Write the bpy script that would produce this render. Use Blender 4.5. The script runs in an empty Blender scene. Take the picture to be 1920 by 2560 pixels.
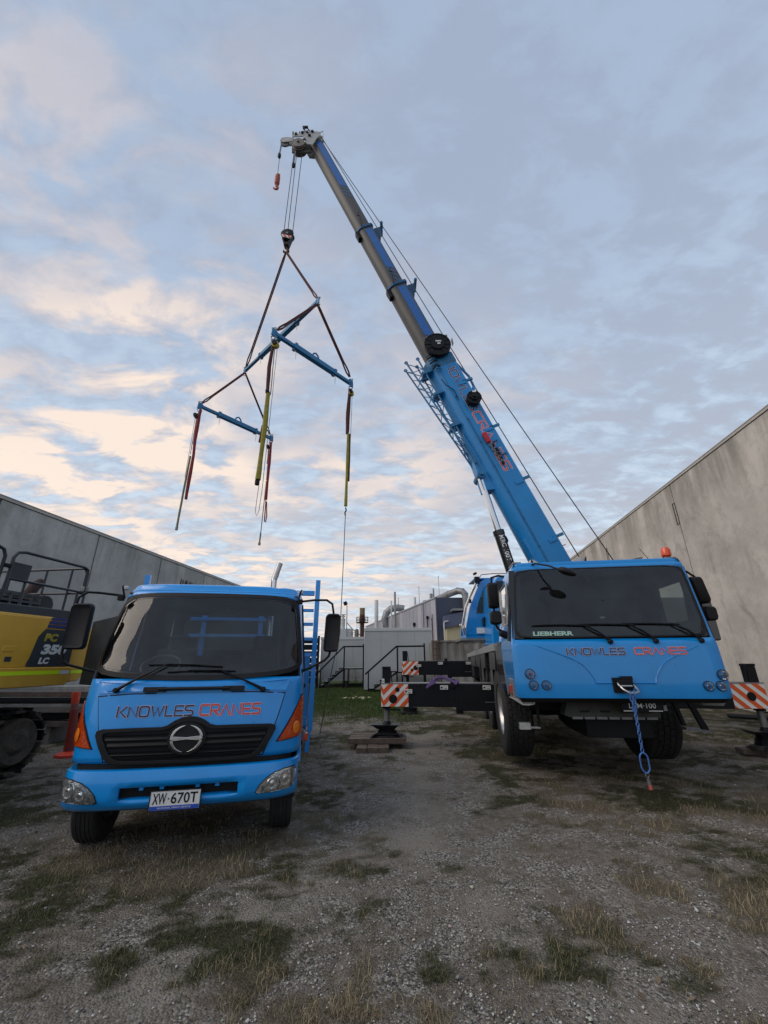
import bpy, bmesh, math, random
import numpy as np
from mathutils import Vector, Matrix
S = bpy.context.scene
COL = S.collection
rnd = random.Random(7)
R = math.radians

# ------------------------------------------------------------ camera
CAM_H = 1.75
pitch = R(20.14); roll = R(0.4)
fw = Vector((0, math.cos(pitch), math.sin(pitch)))
up0 = Vector((0, -math.sin(pitch), math.cos(pitch)))
rx0 = Vector((1, 0, 0))
rx = rx0*math.cos(roll) - up0*math.sin(roll)
up = up0*math.cos(roll) + rx0*math.sin(roll)
cam = bpy.data.cameras.new('camera'); camo = bpy.data.objects.new('camera', cam)
COL.objects.link(camo)
M4 = Matrix(((rx.x, up.x, -fw.x, 0), (rx.y, up.y, -fw.y, 0), (rx.z, up.z, -fw.z, CAM_H), (0, 0, 0, 1)))
camo.matrix_world = M4
cam.sensor_fit = 'HORIZONTAL'; cam.sensor_width = 36; cam.lens = 36*1020/1920
cam.clip_start = 0.05; cam.clip_end = 2000
S.camera = camo

# ------------------------------------------------------------ world: dusk sky with broken cloud
W = bpy.data.worlds.new('World'); S.world = W; W.use_nodes = True
nt = W.node_tree; nt.nodes.clear()
def N(tp, **k):
    n = nt.nodes.new(tp)
    for a, b in k.items(): setattr(n, a, b)
    return n
def L(a, b): nt.links.new(a, b)
def math_(op, a, b=None, c=None, clamp=False):
    n = N('ShaderNodeMath', operation=op); n.use_clamp = clamp
    for i, v in enumerate((a, b, c)):
        if v is None: continue
        if isinstance(v, (int, float)): n.inputs[i].default_value = v
        else: L(v, n.inputs[i])
    return n.outputs[0]
def mixc(f, a, b):
    n = N('ShaderNodeMix', data_type='RGBA')
    if isinstance(f, (int, float)): n.inputs[0].default_value = f
    else: L(f, n.inputs[0])
    for s, v in ((6, a), (7, b)):
        if isinstance(v, tuple): n.inputs[s].default_value = (*v, 1)
        else: L(v, n.inputs[s])
    return n.outputs[2]
def ramp(f, stops, interp='EASE'):
    n = N('ShaderNodeValToRGB'); n.color_ramp.interpolation = interp
    e = n.color_ramp.elements
    while len(e) < len(stops): e.new(0.5)
    for i, (p, c) in enumerate(stops):
        e[i].position = p; e[i].color = (c, c, c, 1) if isinstance(c, (int, float)) else (*c, 1)
    L(f, n.inputs[0]); return n.outputs[0]
tc = N('ShaderNodeTexCoord'); sep = N('ShaderNodeSeparateXYZ'); L(tc.outputs['Generated'], sep.inputs[0])
dx, dy, dz = sep.outputs
dzc = math_('MAXIMUM', dz, 0.0)
den = math_('ADD', dzc, 0.16)
px = math_('DIVIDE', dx, den); py = math_('DIVIDE', dy, den)
cmb = N('ShaderNodeCombineXYZ'); L(px, cmb.inputs[0]); L(py, cmb.inputs[1])
def noise(vec, scale, detail, rough, sx=1, sy=1, rot=0, loc=(0, 0, 0), dist=0):
    mp = N('ShaderNodeMapping'); mp.inputs['Rotation'].default_value = (0, 0, R(rot))
    mp.inputs['Scale'].default_value = (sx, sy, 1); mp.inputs['Location'].default_value = loc
    L(vec, mp.inputs[0])
    n = N('ShaderNodeTexNoise'); n.inputs['Scale'].default_value = scale; n.inputs['Detail'].default_value = detail
    n.inputs['Roughness'].default_value = rough; n.inputs['Distortion'].default_value = dist
    L(mp.outputs[0], n.inputs['Vector']); return n.outputs[0]
n_big = noise(cmb.outputs[0], 1.1, 4, 0.5, 1, 1.4, -32, (3.1, 1.7, 0), 0.3)
n_mid = noise(cmb.outputs[0], 3.6, 7, 0.58, 1, 1.7, -30, (0.4, 5.2, 0), 0.35)
n_fine = noise(cmb.outputs[0], 9.0, 6, 0.6, 1, 1.6, -22, (7.4, 2.2, 0), 0.3)
sky = N('ShaderNodeTexSky', sky_type='NISHITA'); sky.sun_disc = False
sky.sun_elevation = R(4); sky.sun_rotation = R(-58); sky.dust_density = 1.5; sky.air_density = 1.0
# how near the sunset (ahead and to the left) a direction lies
az = math_('ADD', math_('MULTIPLY', dx, -0.80), math_('MULTIPLY', dy, 0.40))
side = math_('MULTIPLY_ADD', az, 1.25, 0.16, clamp=True)
low = math_('MULTIPLY_ADD', dzc, -1.7, 1.75, clamp=True)
warm_n = math_('MULTIPLY_ADD', math_('SUBTRACT', n_mid, 0.47), 6.5, 0.30, clamp=True)
warm_b = math_('MULTIPLY_ADD', math_('SUBTRACT', n_big, 0.43), 4.0, 0.45, clamp=True)
warm = math_('MULTIPLY', math_('MULTIPLY', math_('MULTIPLY', side, low), 1.35), math_('MULTIPLY', warm_n, warm_b), clamp=True)
base = ramp(dzc, [(0.0, (6.0, 6.6, 7.0)), (0.16, (5.0, 5.9, 6.9)), (0.42, (4.0, 4.9, 6.2)), (0.75, (3.4, 4.25, 5.6)), (1.0, (3.1, 3.9, 5.2))], 'LINEAR')
clear = mixc(0.72, sky.outputs[0], base)
grey = ramp(dzc, [(0.0, (4.2, 4.3, 4.7)), (0.3, (3.8, 4.1, 4.8)), (0.7, (3.15, 3.7, 4.8)), (1.0, (2.8, 3.4, 4.6))], 'LINEAR')
cov = ramp(math_('MULTIPLY_ADD', n_mid, 0.6, math_('MULTIPLY', n_fine, 0.4)), [(0.42, 0.0), (0.56, 1.0)])
c1 = mixc(math_('MULTIPLY', cov, 0.9), base, grey)
light = ramp(math_('MULTIPLY_ADD', n_mid, -0.45, math_('MULTIPLY_ADD', n_fine, -0.55, 1.0)), [(0.50, 0.0), (0.64, 1.0)])
c2 = mixc(math_('MULTIPLY', light, math_('MULTIPLY_ADD', dzc, -0.95, 0.72, clamp=True)), c1, (6.5, 7.4, 8.1))
c3 = mixc(math_('MULTIPLY', warm, 0.85), c2, (7.6, 6.35, 5.75))
glow = math_('POWER', math_('MULTIPLY', warm, math_('MULTIPLY_ADD', n_big, 1.3, 0.25), clamp=True), 2.2)
c4 = mixc(math_('MULTIPLY', glow, 0.6), c3, (9.4, 7.7, 6.1))
c5 = mixc(0.12, c4, clear)
bg = N('ShaderNodeBackground'); bg.inputs[1].default_value = 0.125
L(c5, bg.inputs[0])
wo = N('ShaderNodeOutputWorld'); L(bg.outputs[0], wo.inputs[0])

# ------------------------------------------------------------ soft sun lamp, raised high at left to brighten ground and vehicle fronts
sl = bpy.data.lights.new('sun', 'SUN'); sl.energy = 1.5; sl.angle = R(50); sl.color = (1.0, 0.86, 0.72)
so = bpy.data.objects.new('sun', sl); COL.objects.link(so)
sd = Vector((math.sin(R(-112))*math.cos(R(40)), math.cos(R(-112))*math.cos(R(40)), math.sin(R(40))))
so.rotation_euler = sd.to_track_quat('Z', 'Y').to_euler(); so.location = (-20, 10, 30)
S.view_settings.view_transform = 'Standard'; S.view_settings.look = 'None'
S.view_settings.exposure = 0.0; S.view_settings.gamma = 1.0; S.view_settings.use_curve_mapping = False
S.cycles.max_bounces = 8

# ------------------------------------------------------------ materials
MATS = {}
def mat(name, col, rough=0.5, metal=0.0, coat=0.0, var=0.12, vscale=6.0, bump=0.0, bscale=30.0, spec=0.5, emit=None):
    if name in MATS: return MATS[name]
    m = bpy.data.materials.new(name); m.use_nodes = True; t = m.node_tree; b = t.nodes['Principled BSDF']
    b.inputs['Roughness'].default_value = rough; b.inputs['Metallic'].default_value = metal
    b.inputs['Coat Weight'].default_value = coat; b.inputs['Coat Roughness'].default_value = 0.06
    b.inputs['Specular IOR Level'].default_value = spec
    g = t.nodes.new('ShaderNodeNewGeometry')
    n = t.nodes.new('ShaderNodeTexNoise'); n.inputs['Scale'].default_value = vscale; n.inputs['Detail'].default_value = 6
    n.inputs['Roughness'].default_value = 0.65
    t.links.new(g.outputs['Position'], n.inputs['Vector'])
    r = t.nodes.new('ShaderNodeValToRGB'); r.color_ramp.elements[0].position = 0.3; r.color_ramp.elements[1].position = 0.7
    r.color_ramp.elements[0].color = (*[c*(1-var) for c in col], 1); r.color_ramp.elements[1].color = (*[min(1, c*(1+var)) for c in col], 1)
    t.links.new(n.outputs[0], r.inputs[0]); t.links.new(r.outputs[0], b.inputs['Base Color'])
    mr = t.nodes.new('ShaderNodeMapRange'); mr.inputs[3].default_value = max(0, rough-0.07); mr.inputs[4].default_value = min(1, rough+0.1)
    t.links.new(n.outputs[0], mr.inputs[0]); t.links.new(mr.outputs[0], b.inputs['Roughness'])
    if bump:
        n2 = t.nodes.new('ShaderNodeTexNoise'); n2.inputs['Scale'].default_value = bscale; n2.inputs['Detail'].default_value = 5
        t.links.new(g.outputs['Position'], n2.inputs['Vector'])
        bp = t.nodes.new('ShaderNodeBump'); bp.inputs['Strength'].default_value = bump; bp.inputs['Distance'].default_value = 0.02
        t.links.new(n2.outputs[0], bp.inputs['Height']); t.links.new(bp.outputs[0], b.inputs['Normal'])
    MATS[name] = m; return m
BLUE = mat('blue_paint', (0.001, 0.275, 0.75), 0.28, 0, 0.6, 0.08, 3.0, spec=0.5)
BLUE_D = mat('blue_paint_boom', (0.001, 0.21, 0.54), 0.42, 0, 0.25, 0.10, 1.2, 0.05, 8)
BLUE_C = mat('blue_collar', (0.006, 0.075, 0.19), 0.5, 0, 0, 0.2, 3)
BLUE_S = mat('blue_spreader', (0.02, 0.16, 0.34), 0.5, 0, 0, 0.2, 3)
BLACK = mat('black_plastic', (0.010, 0.010, 0.012), 0.55, 0, 0, 0.2, 20, 0.05, 200, spec=0.3)
BLACKG = mat('black_gloss', (0.01, 0.01, 0.012), 0.2, 0, 0.3, 0.1)
BLACKM = mat('black_metal', (0.008, 0.009, 0.012), 0.45, 0.0, 0.0, 0.3, 4, spec=0.2)
NAVYM = mat('dark_rail_paint', (0.02, 0.024, 0.035), 0.45, 0, 0.1, 0.2, 5)
RUBBER = mat('rubber', (0.022, 0.022, 0.023), 0.85, 0, 0, 0.35, 12, 0.3, 60)
GREYT = mat('grey_boom_steel', (0.065, 0.064, 0.064), 0.45, 0.2, 0, 0.15, 1.5)
ALU = mat('aluminium', (0.55, 0.55, 0.54), 0.35, 0.8, 0, 0.15, 8)
CHROME = mat('chrome', (0.75, 0.75, 0.76), 0.12, 1.0, 0, 0.03)
STEEL = mat('grey_steel', (0.22, 0.22, 0.22), 0.5, 0.5, 0, 0.3, 5)
DIRTY = mat('dirty_grey_metal', (0.13, 0.13, 0.125), 0.7, 0.1, 0, 0.4, 5)
WHITE = mat('white_paint', (0.72, 0.72, 0.70), 0.5, 0, 0, 0.06)
OFFW = mat('cream_white', (0.50, 0.51, 0.50), 0.55, 0, 0, 0.15, 2)
REDL = mat('red_letter', (0.62, 0.045, 0.03), 0.4, 0, 0.2, 0.08)
NAVYL = mat('navy_letter', (0.010, 0.012, 0.055), 0.4, 0, 0.2, 0.08)
PALE = mat('pale_outline', (0.55, 0.50, 0.62), 0.4, 0, 0.2, 0.05)
ORANGE = mat('board_orange', (0.68, 0.10, 0.015), 0.4, 0, 0.1, 0.12, 5)
AMBER = mat('amber_lens', (0.50, 0.055, 0.004), 0.14, 0, 0.6, 0.25, 14, 0.35, 40)
AMBERB = mat('amber_bright', (0.9, 0.22, 0.015), 0.12, 0, 0.6, 0.15, 14)
REDP = mat('red_plastic', (0.65, 0.045, 0.02), 0.45, 0, 0.1, 0.2)
MAROON = mat('maroon_sling', (0.07, 0.018, 0.018), 0.85, 0, 0, 0.3, 10, 0.3, 60)
REDSL = mat('red_sling', (0.20, 0.015, 0.02), 0.8, 0, 0, 0.25, 8, 0.3, 60)
YELSL = mat('yellow_sling', (0.25, 0.225, 0.03), 0.8, 0, 0, 0.3, 8, 0.3, 60)
OLIVE = mat('olive_sling', (0.20, 0.19, 0.10), 0.8, 0, 0, 0.3, 8)
HOISTY = mat('hoist_yellow', (0.42, 0.33, 0.04), 0.5, 0, 0, 0.3, 9)
ROPE = mat('wire_rope', (0.05, 0.052, 0.06), 0.5, 0.4, 0, 0.2)
KYEL = mat('machine_yellow', (0.72, 0.40, 0.045), 0.45, 0, 0.15, 0.14, 1.3)
KGREY = mat('machine_dark_grey', (0.035, 0.042, 0.05), 0.55, 0, 0, 0.2, 4)
HIVIS = mat('hivis_tape', (0.75, 0.95, 0.02), 0.4, 0, 0, 0.04)
BLUE_DIM = mat('blue_paint_dimmed', (0.002, 0.22, 0.60), 0.28, 0, 0.6, 0.08, 2.0, spec=0.5)  # truck's blue, darkened: the dimmer exposure is put into the colour
RUST = mat('rust', (0.10, 0.045, 0.03), 0.85, 0, 0, 0.4, 9, 0.2, 40)
MUD = mat('dried_mud', (0.075, 0.062, 0.05), 0.95, 0, 0, 0.5, 7, 0.6, 25)
TIMBER = mat('weathered_timber', (0.115, 0.085, 0.068), 0.85, 0, 0, 0.35, 6, 0.35, 30)
TIMBG = mat('grey_timber', (0.14, 0.13, 0.125), 0.85, 0, 0, 0.3, 5, 0.35, 30)
CLOTHP = mat('purple_sling', (0.10, 0.06, 0.17), 0.85, 0, 0, 0.3, 10)
CHAINB = mat('blue_chain', (0.05, 0.15, 0.42), 0.45, 0.1, 0.1, 0.2)
SKINB = mat('dark_interior', (0.03, 0.031, 0.034), 0.8, 0, 0, 0.2)
SEATM = mat('seat_cloth', (0.06, 0.065, 0.07), 0.9, 0, 0, 0.25, 12)
PLATEB = mat('plate_blue', (0.02, 0.08, 0.45), 0.4, 0, 0, 0.05)
ORIM = mat('oxide_red', (0.32, 0.06, 0.03), 0.6, 0, 0, 0.3, 10)
SILV = mat('reflector', (0.85, 0.86, 0.87), 0.12, 0.85, 0, 0.2, 10, 0.35, 16)

def glassmat(name, tint, refl, rough=0.02, veil=0.04):
    m = bpy.data.materials.new(name); m.use_nodes = True; t = m.node_tree; t.nodes.clear()
    tr = t.nodes.new('ShaderNodeBsdfTransparent'); tr.inputs[0].default_value = (*tint, 1)
    gl = t.nodes.new('ShaderNodeBsdfGlossy'); gl.inputs['Roughness'].default_value = rough
    gl.inputs[0].default_value = (1, 1, 1, 1)
    fr = t.nodes.new('ShaderNodeFresnel'); fr.inputs[0].default_value = 1.45
    g = t.nodes.new('ShaderNodeNewGeometry')
    n = t.nodes.new('ShaderNodeTexNoise'); n.inputs['Scale'].default_value = 2.2; n.inputs['Detail'].default_value = 5
    t.links.new(g.outputs['Position'], n.inputs['Vector'])
    mu = t.nodes.new('ShaderNodeMath'); mu.operation = 'MULTIPLY_ADD'
    t.links.new(n.outputs[0], mu.inputs[0]); mu.inputs[1].default_value = 0.5*refl; mu.inputs[2].default_value = 0.75*refl
    m2 = t.nodes.new('ShaderNodeMath'); m2.operation = 'MULTIPLY'; m2.use_clamp = True
    t.links.new(fr.outputs[0], m2.inputs[0]); t.links.new(mu.outputs[0], m2.inputs[1])
    mx = t.nodes.new('ShaderNodeMixShader'); t.links.new(m2.outputs[0], mx.inputs[0])
    t.links.new(tr.outputs[0], mx.inputs[1]); t.links.new(gl.outputs[0], mx.inputs[2])
    df = t.nodes.new('ShaderNodeBsdfDiffuse'); df.inputs[0].default_value = (.30, .31, .31, 1)  # pale diffuse layer lifts the glass as a sky reflection would
    n3 = t.nodes.new('ShaderNodeTexNoise'); n3.inputs['Scale'].default_value = 5; n3.inputs['Detail'].default_value = 8; n3.inputs['Roughness'].default_value = .7; t.links.new(g.outputs['Position'], n3.inputs['Vector'])
    m3 = t.nodes.new('ShaderNodeMapRange'); m3.inputs[1].default_value = .35; m3.inputs[2].default_value = .75; m3.inputs[3].default_value = veil*.4; m3.inputs[4].default_value = veil*1.8; t.links.new(n3.outputs[0], m3.inputs[0])
    mz = t.nodes.new('ShaderNodeMixShader'); t.links.new(m3.outputs[0], mz.inputs[0]); t.links.new(mx.outputs[0], mz.inputs[1]); t.links.new(df.outputs[0], mz.inputs[2])
    o = t.nodes.new('ShaderNodeOutputMaterial'); t.links.new(mz.outputs[0], o.inputs[0]); MATS[name] = m; return m
GLASS = glassmat('windscreen_glass', (0.46, 0.51, 0.52), 1.5, 0.02, 0.022)
GLASSD = glassmat('tinted_glass', (0.40, 0.49, 0.47), 1.5, 0.02, 0.022)
GLASSL = glassmat('lamp_glass', (0.9, 0.92, 0.93), 1.0, 0.02, 0.01)

# ------------------------------------------------------------ mesh helpers
def V(*a): return Vector(a)
def rootof(o):
    while o.parent: o = o.parent
    return o
def thing(name, label, cat, loc=(0, 0, 0), yaw=0, group=None):
    o = bpy.data.objects.new(name, None); COL.objects.link(o)
    o.location = loc; o.rotation_euler = (0, 0, -R(yaw)); o.empty_display_size = 0.2
    o.matrix_world = Matrix.Translation(Vector(loc)) @ Matrix.Rotation(-R(yaw), 4, 'Z')
    o['label'] = label; o['category'] = cat
    if group: o['group'] = group
    return o
def tag(o, label, cat, group=None):
    o['label'] = label; o['category'] = cat
    if group: o['group'] = group
    return o
MW = {}
class MB:
    def __init__(s): s.v = []; s.f = []
    def add(s, vs, fs):
        k = len(s.v); s.v += [tuple(p) for p in vs]; s.f += [tuple(i+k for i in f) for f in fs]; return s
    def box(s, x0, x1, y0, y1, z0, z1):
        return s.add([(x0, y0, z0), (x1, y0, z0), (x1, y1, z0), (x0, y1, z0), (x0, y0, z1), (x1, y0, z1), (x1, y1, z1), (x0, y1, z1)],
                     [(0, 3, 2, 1), (4, 5, 6, 7), (0, 1, 5, 4), (1, 2, 6, 5), (2, 3, 7, 6), (3, 0, 4, 7)])
    def obox(s, c, a, b, d):
        c, a, b, d = map(Vector, (c, a, b, d)); vs = []
        for k in (-1, 1):
            for i, j in ((-1, -1), (1, -1), (1, 1), (-1, 1)): vs.append(c + a*i + b*j + d*k)
        return s.add(vs, [(0, 3, 2, 1), (4, 5, 6, 7), (0, 1, 5, 4), (1, 2, 6, 5), (2, 3, 7, 6), (3, 0, 4, 7)])
    def bar(s, p0, p1, w, h, upv=(0, 0, 1)):
        p0, p1 = Vector(p0), Vector(p1); d = (p1-p0); L_ = d.length; d.normalize()
        u = Vector(upv); a = d.cross(u)
        if a.length < 1e-4: a = d.cross(Vector((0, 1, 0)))
        a.normalize(); u = a.cross(d)
        return s.obox((p0+p1)/2, d*L_/2, a*w/2, u*h/2)
    def tube(s, pts, r, n=8, closed=False):
        pts = [Vector(p) for p in pts]; m = len(pts); rings = []
        prev = None
        for i, p in enumerate(pts):
            if closed: d = (pts[(i+1) % m]-pts[i-1]).normalized()
            elif i == 0: d = (pts[1]-p).normalized()
            elif i == m-1: d = (p-pts[-2]).normalized()
            else: d = ((pts[i+1]-p).normalized()+(p-pts[i-1]).normalized()).normalized()
            if prev is None:
                a = d.cross(Vector((0, 0, 1)))
                if a.length < 0.05: a = d.cross(Vector((0, 1, 0)))
            else: a = prev - d*prev.dot(d)
            a.normalize(); prev = a; b = d.cross(a)
            rr = r[i] if isinstance(r, (list, tuple)) else r
            rings.append([p+(a*math.cos(2*math.pi*k/n)+b*math.sin(2*math.pi*k/n))*rr for k in range(n)])
        vs = [q for rg in rings for q in rg]; fs = []
        for i in range(m if closed else m-1):
            for k in range(n):
                j = (i+1) % m
                fs.append((i*n+k, i*n+(k+1) % n, j*n+(k+1) % n, j*n+k))
        if not closed: fs += [tuple(range(n-1, -1, -1)), tuple((m-1)*n+k for k in range(n))]
        return s.add(vs, fs)
    def cyl(s, p0, p1, r0, r1=None, n=16): return s.tube([p0, p1], [r0, r0 if r1 is None else r1], n)
    def lathe(s, prof, o, ax, n=24, capped=True):
        o = Vector(o); ax = Vector(ax).normalized(); a = ax.cross(Vector((0, 0, 1)))
        if a.length < 0.05: a = ax.cross(Vector((0, 1, 0)))
        a.normalize(); b = ax.cross(a); vs = []; fs = []
        for (r, h) in prof:
            for k in range(n):
                t = 2*math.pi*k/n; vs.append(o+ax*h+(a*math.cos(t)+b*math.sin(t))*r)
        for i in range(len(prof)-1):
            for k in range(n): fs.append((i*n+k, i*n+(k+1) % n, (i+1)*n+(k+1) % n, (i+1)*n+k))
        if capped: fs += [tuple(range(n-1, -1, -1)), tuple((len(prof)-1)*n+k for k in range(n))]
        return s.add(vs, fs)
    def prism(s, poly, vec):
        poly = [Vector(p) for p in poly]; vec = Vector(vec); n = len(poly)
        fs = [tuple(range(n-1, -1, -1)), tuple(range(n, 2*n))] + [(i, (i+1) % n, n+(i+1) % n, n+i) for i in range(n)]
        return s.add(poly+[p+vec for p in poly], fs)
    def loops(s, lps, closed=True, cap=True):
        n = len(lps[0]); vs = [p for l in lps for p in l]; fs = []
        for i in range(len(lps)-1):
            for k in range(n if closed else n-1):
                fs.append((i*n+k, i*n+(k+1) % n, (i+1)*n+(k+1) % n, (i+1)*n+k))
        if cap: fs += [tuple(range(n-1, -1, -1)), tuple((len(lps)-1)*n+k for k in range(n))]
        return s.add(vs, fs)
    def torus(s, c, ax, Rr, r, n=24, m=8, sx=1.0, a=None):
        c = Vector(c); ax = Vector(ax).normalized()
        a = (ax.cross(Vector((0, 0, 1))) if a is None else Vector(a))
        if a.length < 0.05: a = ax.cross(Vector((0, 1, 0)))
        a.normalize(); b = ax.cross(a)
        return s.tube([c+(a*math.cos(2*math.pi*k/n)*sx+b*math.sin(2*math.pi*k/n))*Rr for k in range(n)], r, m, True)
    def build(s, name, m, parent=None, smooth=False, bevel=0.0, label=None, kind=None, world=False, seg=2, fix=True, angle=35):
        me = bpy.data.meshes.new(name)
        vs = s.v
        if world and parent is not None:
            inv = rootof(parent).matrix_world.inverted(); vs = [tuple(inv @ Vector(p)) for p in vs]
        me.from_pydata(vs, [], s.f); me.materials.append(m)
        if fix:
            bm = bmesh.new(); bm.from_mesh(me); bmesh.ops.recalc_face_normals(bm, faces=bm.faces); bm.to_mesh(me); bm.free()
        o = bpy.data.objects.new(name, me); COL.objects.link(o)
        if parent is not None:
            o.parent = parent
        if smooth or bevel:
            for p in me.polygons: p.use_smooth = True
            if hasattr(me, 'set_sharp_from_angle'): me.set_sharp_from_angle(angle=R(angle))
        if bevel:
            b = o.modifiers.new('bevel', 'BEVEL'); b.width = bevel; b.segments = seg; b.limit_method = 'ANGLE'; b.angle_limit = R(35)
            b.harden_normals = True
        if label: o['label'] = label
        if kind: o['kind'] = kind
        return o
def copy_tree(o, parent=None):
    c = o.copy(); COL.objects.link(c)
    if parent is not None: c.parent = parent
    for ch in list(o.children): copy_tree(ch, c)
    return c

# text from the built-in font, laid on a surface through fn(x, y, off)
def textmesh(s, fn, h, w=None, bold=0.0, shear=0.0, mat_=None, parent=None, name='lettering', world=False, depth=0.002):
    cu = bpy.data.curves.new('t', 'FONT'); cu.body = s; cu.size = 1; cu.offset = bold; cu.shear = shear; cu.resolution_u = 3
    ob = bpy.data.objects.new('t', cu); COL.objects.link(ob)
    dg = bpy.context.evaluated_depsgraph_get(); me = bpy.data.meshes.new_from_object(ob.evaluated_get(dg))
    bpy.data.objects.remove(ob)
    vs = [v.co for v in me.vertices]; x0 = min(v.x for v in vs); x1 = max(v.x for v in vs); y0 = min(v.y for v in vs); y1 = max(v.y for v in vs)
    sy = h/(y1-y0); sx = sy if w is None else w/(x1-x0)
    mb = MB(); mb.add([fn((v.x-x0)*sx, (v.y-y0)*sy, depth) for v in vs], [tuple(p.vertices) for p in me.polygons])
    o = mb.build(name, mat_, parent, world=world); return o
# wide techno letters made of mitred strokes
GLY = {
 'K': (.92, [[(0, 0), (0, 1)], [(.9, 1), (.30, .5), (.92, 0)]]),
 'N': (.95, [[(0, 0), (0, 1), (.95, 0), (.95, 1)]]),
 'O': (1.0, [[(.14, 0), (.86, 0), (1, .16), (1, .84), (.86, 1), (.14, 1), (0, .84), (0, .16), (.14, 0)]]),
 'W': (1.3, [[(0, 1), (.33, 0), (.65, .9), (.97, 0), (1.3, 1)]]),
 'L': (.75, [[(0, 1), (0, 0), (.75, 0)]]),
 'E': (.85, [[(.85, 1), (0, 1), (0, 0), (.85, 0)], [(.12, .5), (.8, .5)]]),
 'S': (.9, [[(.9, 1), (.14, 1), (0, .88), (0, .62), (.12, .52), (.78, .48), (.9, .38), (.9, .12), (.78, 0), (0, 0)]]),
 'C': (.95, [[(.95, 1), (.14, 1), (0, .84), (0, .16), (.14, 0), (.95, 0)]]),
 'R': (.92, [[(0, 0), (0, 1), (.78, 1), (.92, .88), (.92, .55), (.78, .42), (.12, .42)], [(.5, .30), (.92, 0)]]),
 'A': (1.0, [[(0, 0), (.5, 1), (1.0, 0)]]),
}
def ribbon(pts, w):
    n = len(pts); closed = pts[0] == pts[-1]
    P = [Vector((*p, 0)) for p in (pts[:-1] if closed else pts)]; m = len(P); out = []
    for i, p in enumerate(P):
        if closed or 0 < i < m-1:
            a = (p-P[i-1]).normalized(); b = (P[(i+1) % m]-p).normalized()
            na = Vector((-a.y, a.x, 0)); nb = Vector((-b.y, b.x, 0)); mm = (na+nb).normalized()
            k = min(1.12, 1/max(.38, mm.dot(na))); out.append((p+mm*w*k/2, p-mm*w*k/2))
        else:
            a = (P[1]-p).normalized() if i == 0 else (p-P[-2]).normalized(); na = Vector((-a.y, a.x, 0))
            e = -a*w/2 if i == 0 else a*w/2
            out.append((p+e+na*w/2, p+e-na*w/2))
    return out, closed
def strokes(word, fn, h, width, fill, parent, world=False, name='lettering', slant=.0, sw=.18, off=(.003, .005), edge=.275):
    tot = 0; lay = []
    for ch in word:
        w, st = GLY[ch]; lay.append((tot, st)); tot += w+.30
    tot -= .30; k = width/tot
    root = None
    for lw, m, of in ((edge, PALE, off[0]), (sw, fill, off[1])):
        mb = MB(); q = 0
        for x0, st in lay:
            for s_ in st:
                # subdivide long strokes so they follow curved faces
                pts = [s_[0]]
                for a, b in zip(s_, s_[1:]): pts.append(b)
                rb, cl = ribbon(pts, lw); q += 1; vs = []
                for a, b in rb:
                    for p in (a, b):
                        vs.append(fn((x0+p.x)*k + slant*p.y*h, p.y*h, of+(q % 2)*.0006))
                m_ = len(rb); fs = [(2*i, 2*i+1, (2*i+3) % (2*m_), (2*i+2) % (2*m_)) for i in range(m_ if cl else m_-1)]
                mb.add(vs, fs)
        o = mb.build(name if root is None else 'letter_face', m, parent if root is None else root, world=world, fix=False)
        if root is None: root = o
    return root
def rr(x0, x1, z0, z1, r, n=4):
    out = []
    for cx, cz, a0 in ((x1-r, z0+r, -90), (x1-r, z1-r, 0), (x0+r, z1-r, 90), (x0+r, z0+r, 180)):
        for i in range(n+1):
            a = R(a0+90*i/n); out.append((cx+r*math.cos(a), cz+r*math.sin(a)))
    return out
def chain(mb, p0, p1, link=0.06, r=0.007, wid=0.022):
    p0, p1 = Vector(p0), Vector(p1); d = p1-p0; n = max(2, int(d.length/(link*.78))); dd = d.normalized()
    a = dd.cross(Vector((0, 0, 1))); a = a.normalized() if a.length > .05 else Vector((1, 0, 0)); b = dd.cross(a)
    for i in range(n):
        c = p0+d*((i+.5)/n); s_ = a if i % 2 else b
        pts = []
        for k in range(8):
            t = 2*math.pi*k/8; pts.append(c+dd*math.cos(t)*link*.5*(1 if abs(math.cos(t)) > .5 else .8)+s_*math.sin(t)*wid*.5)
        mb.tube(pts, r, 5, True)
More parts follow.
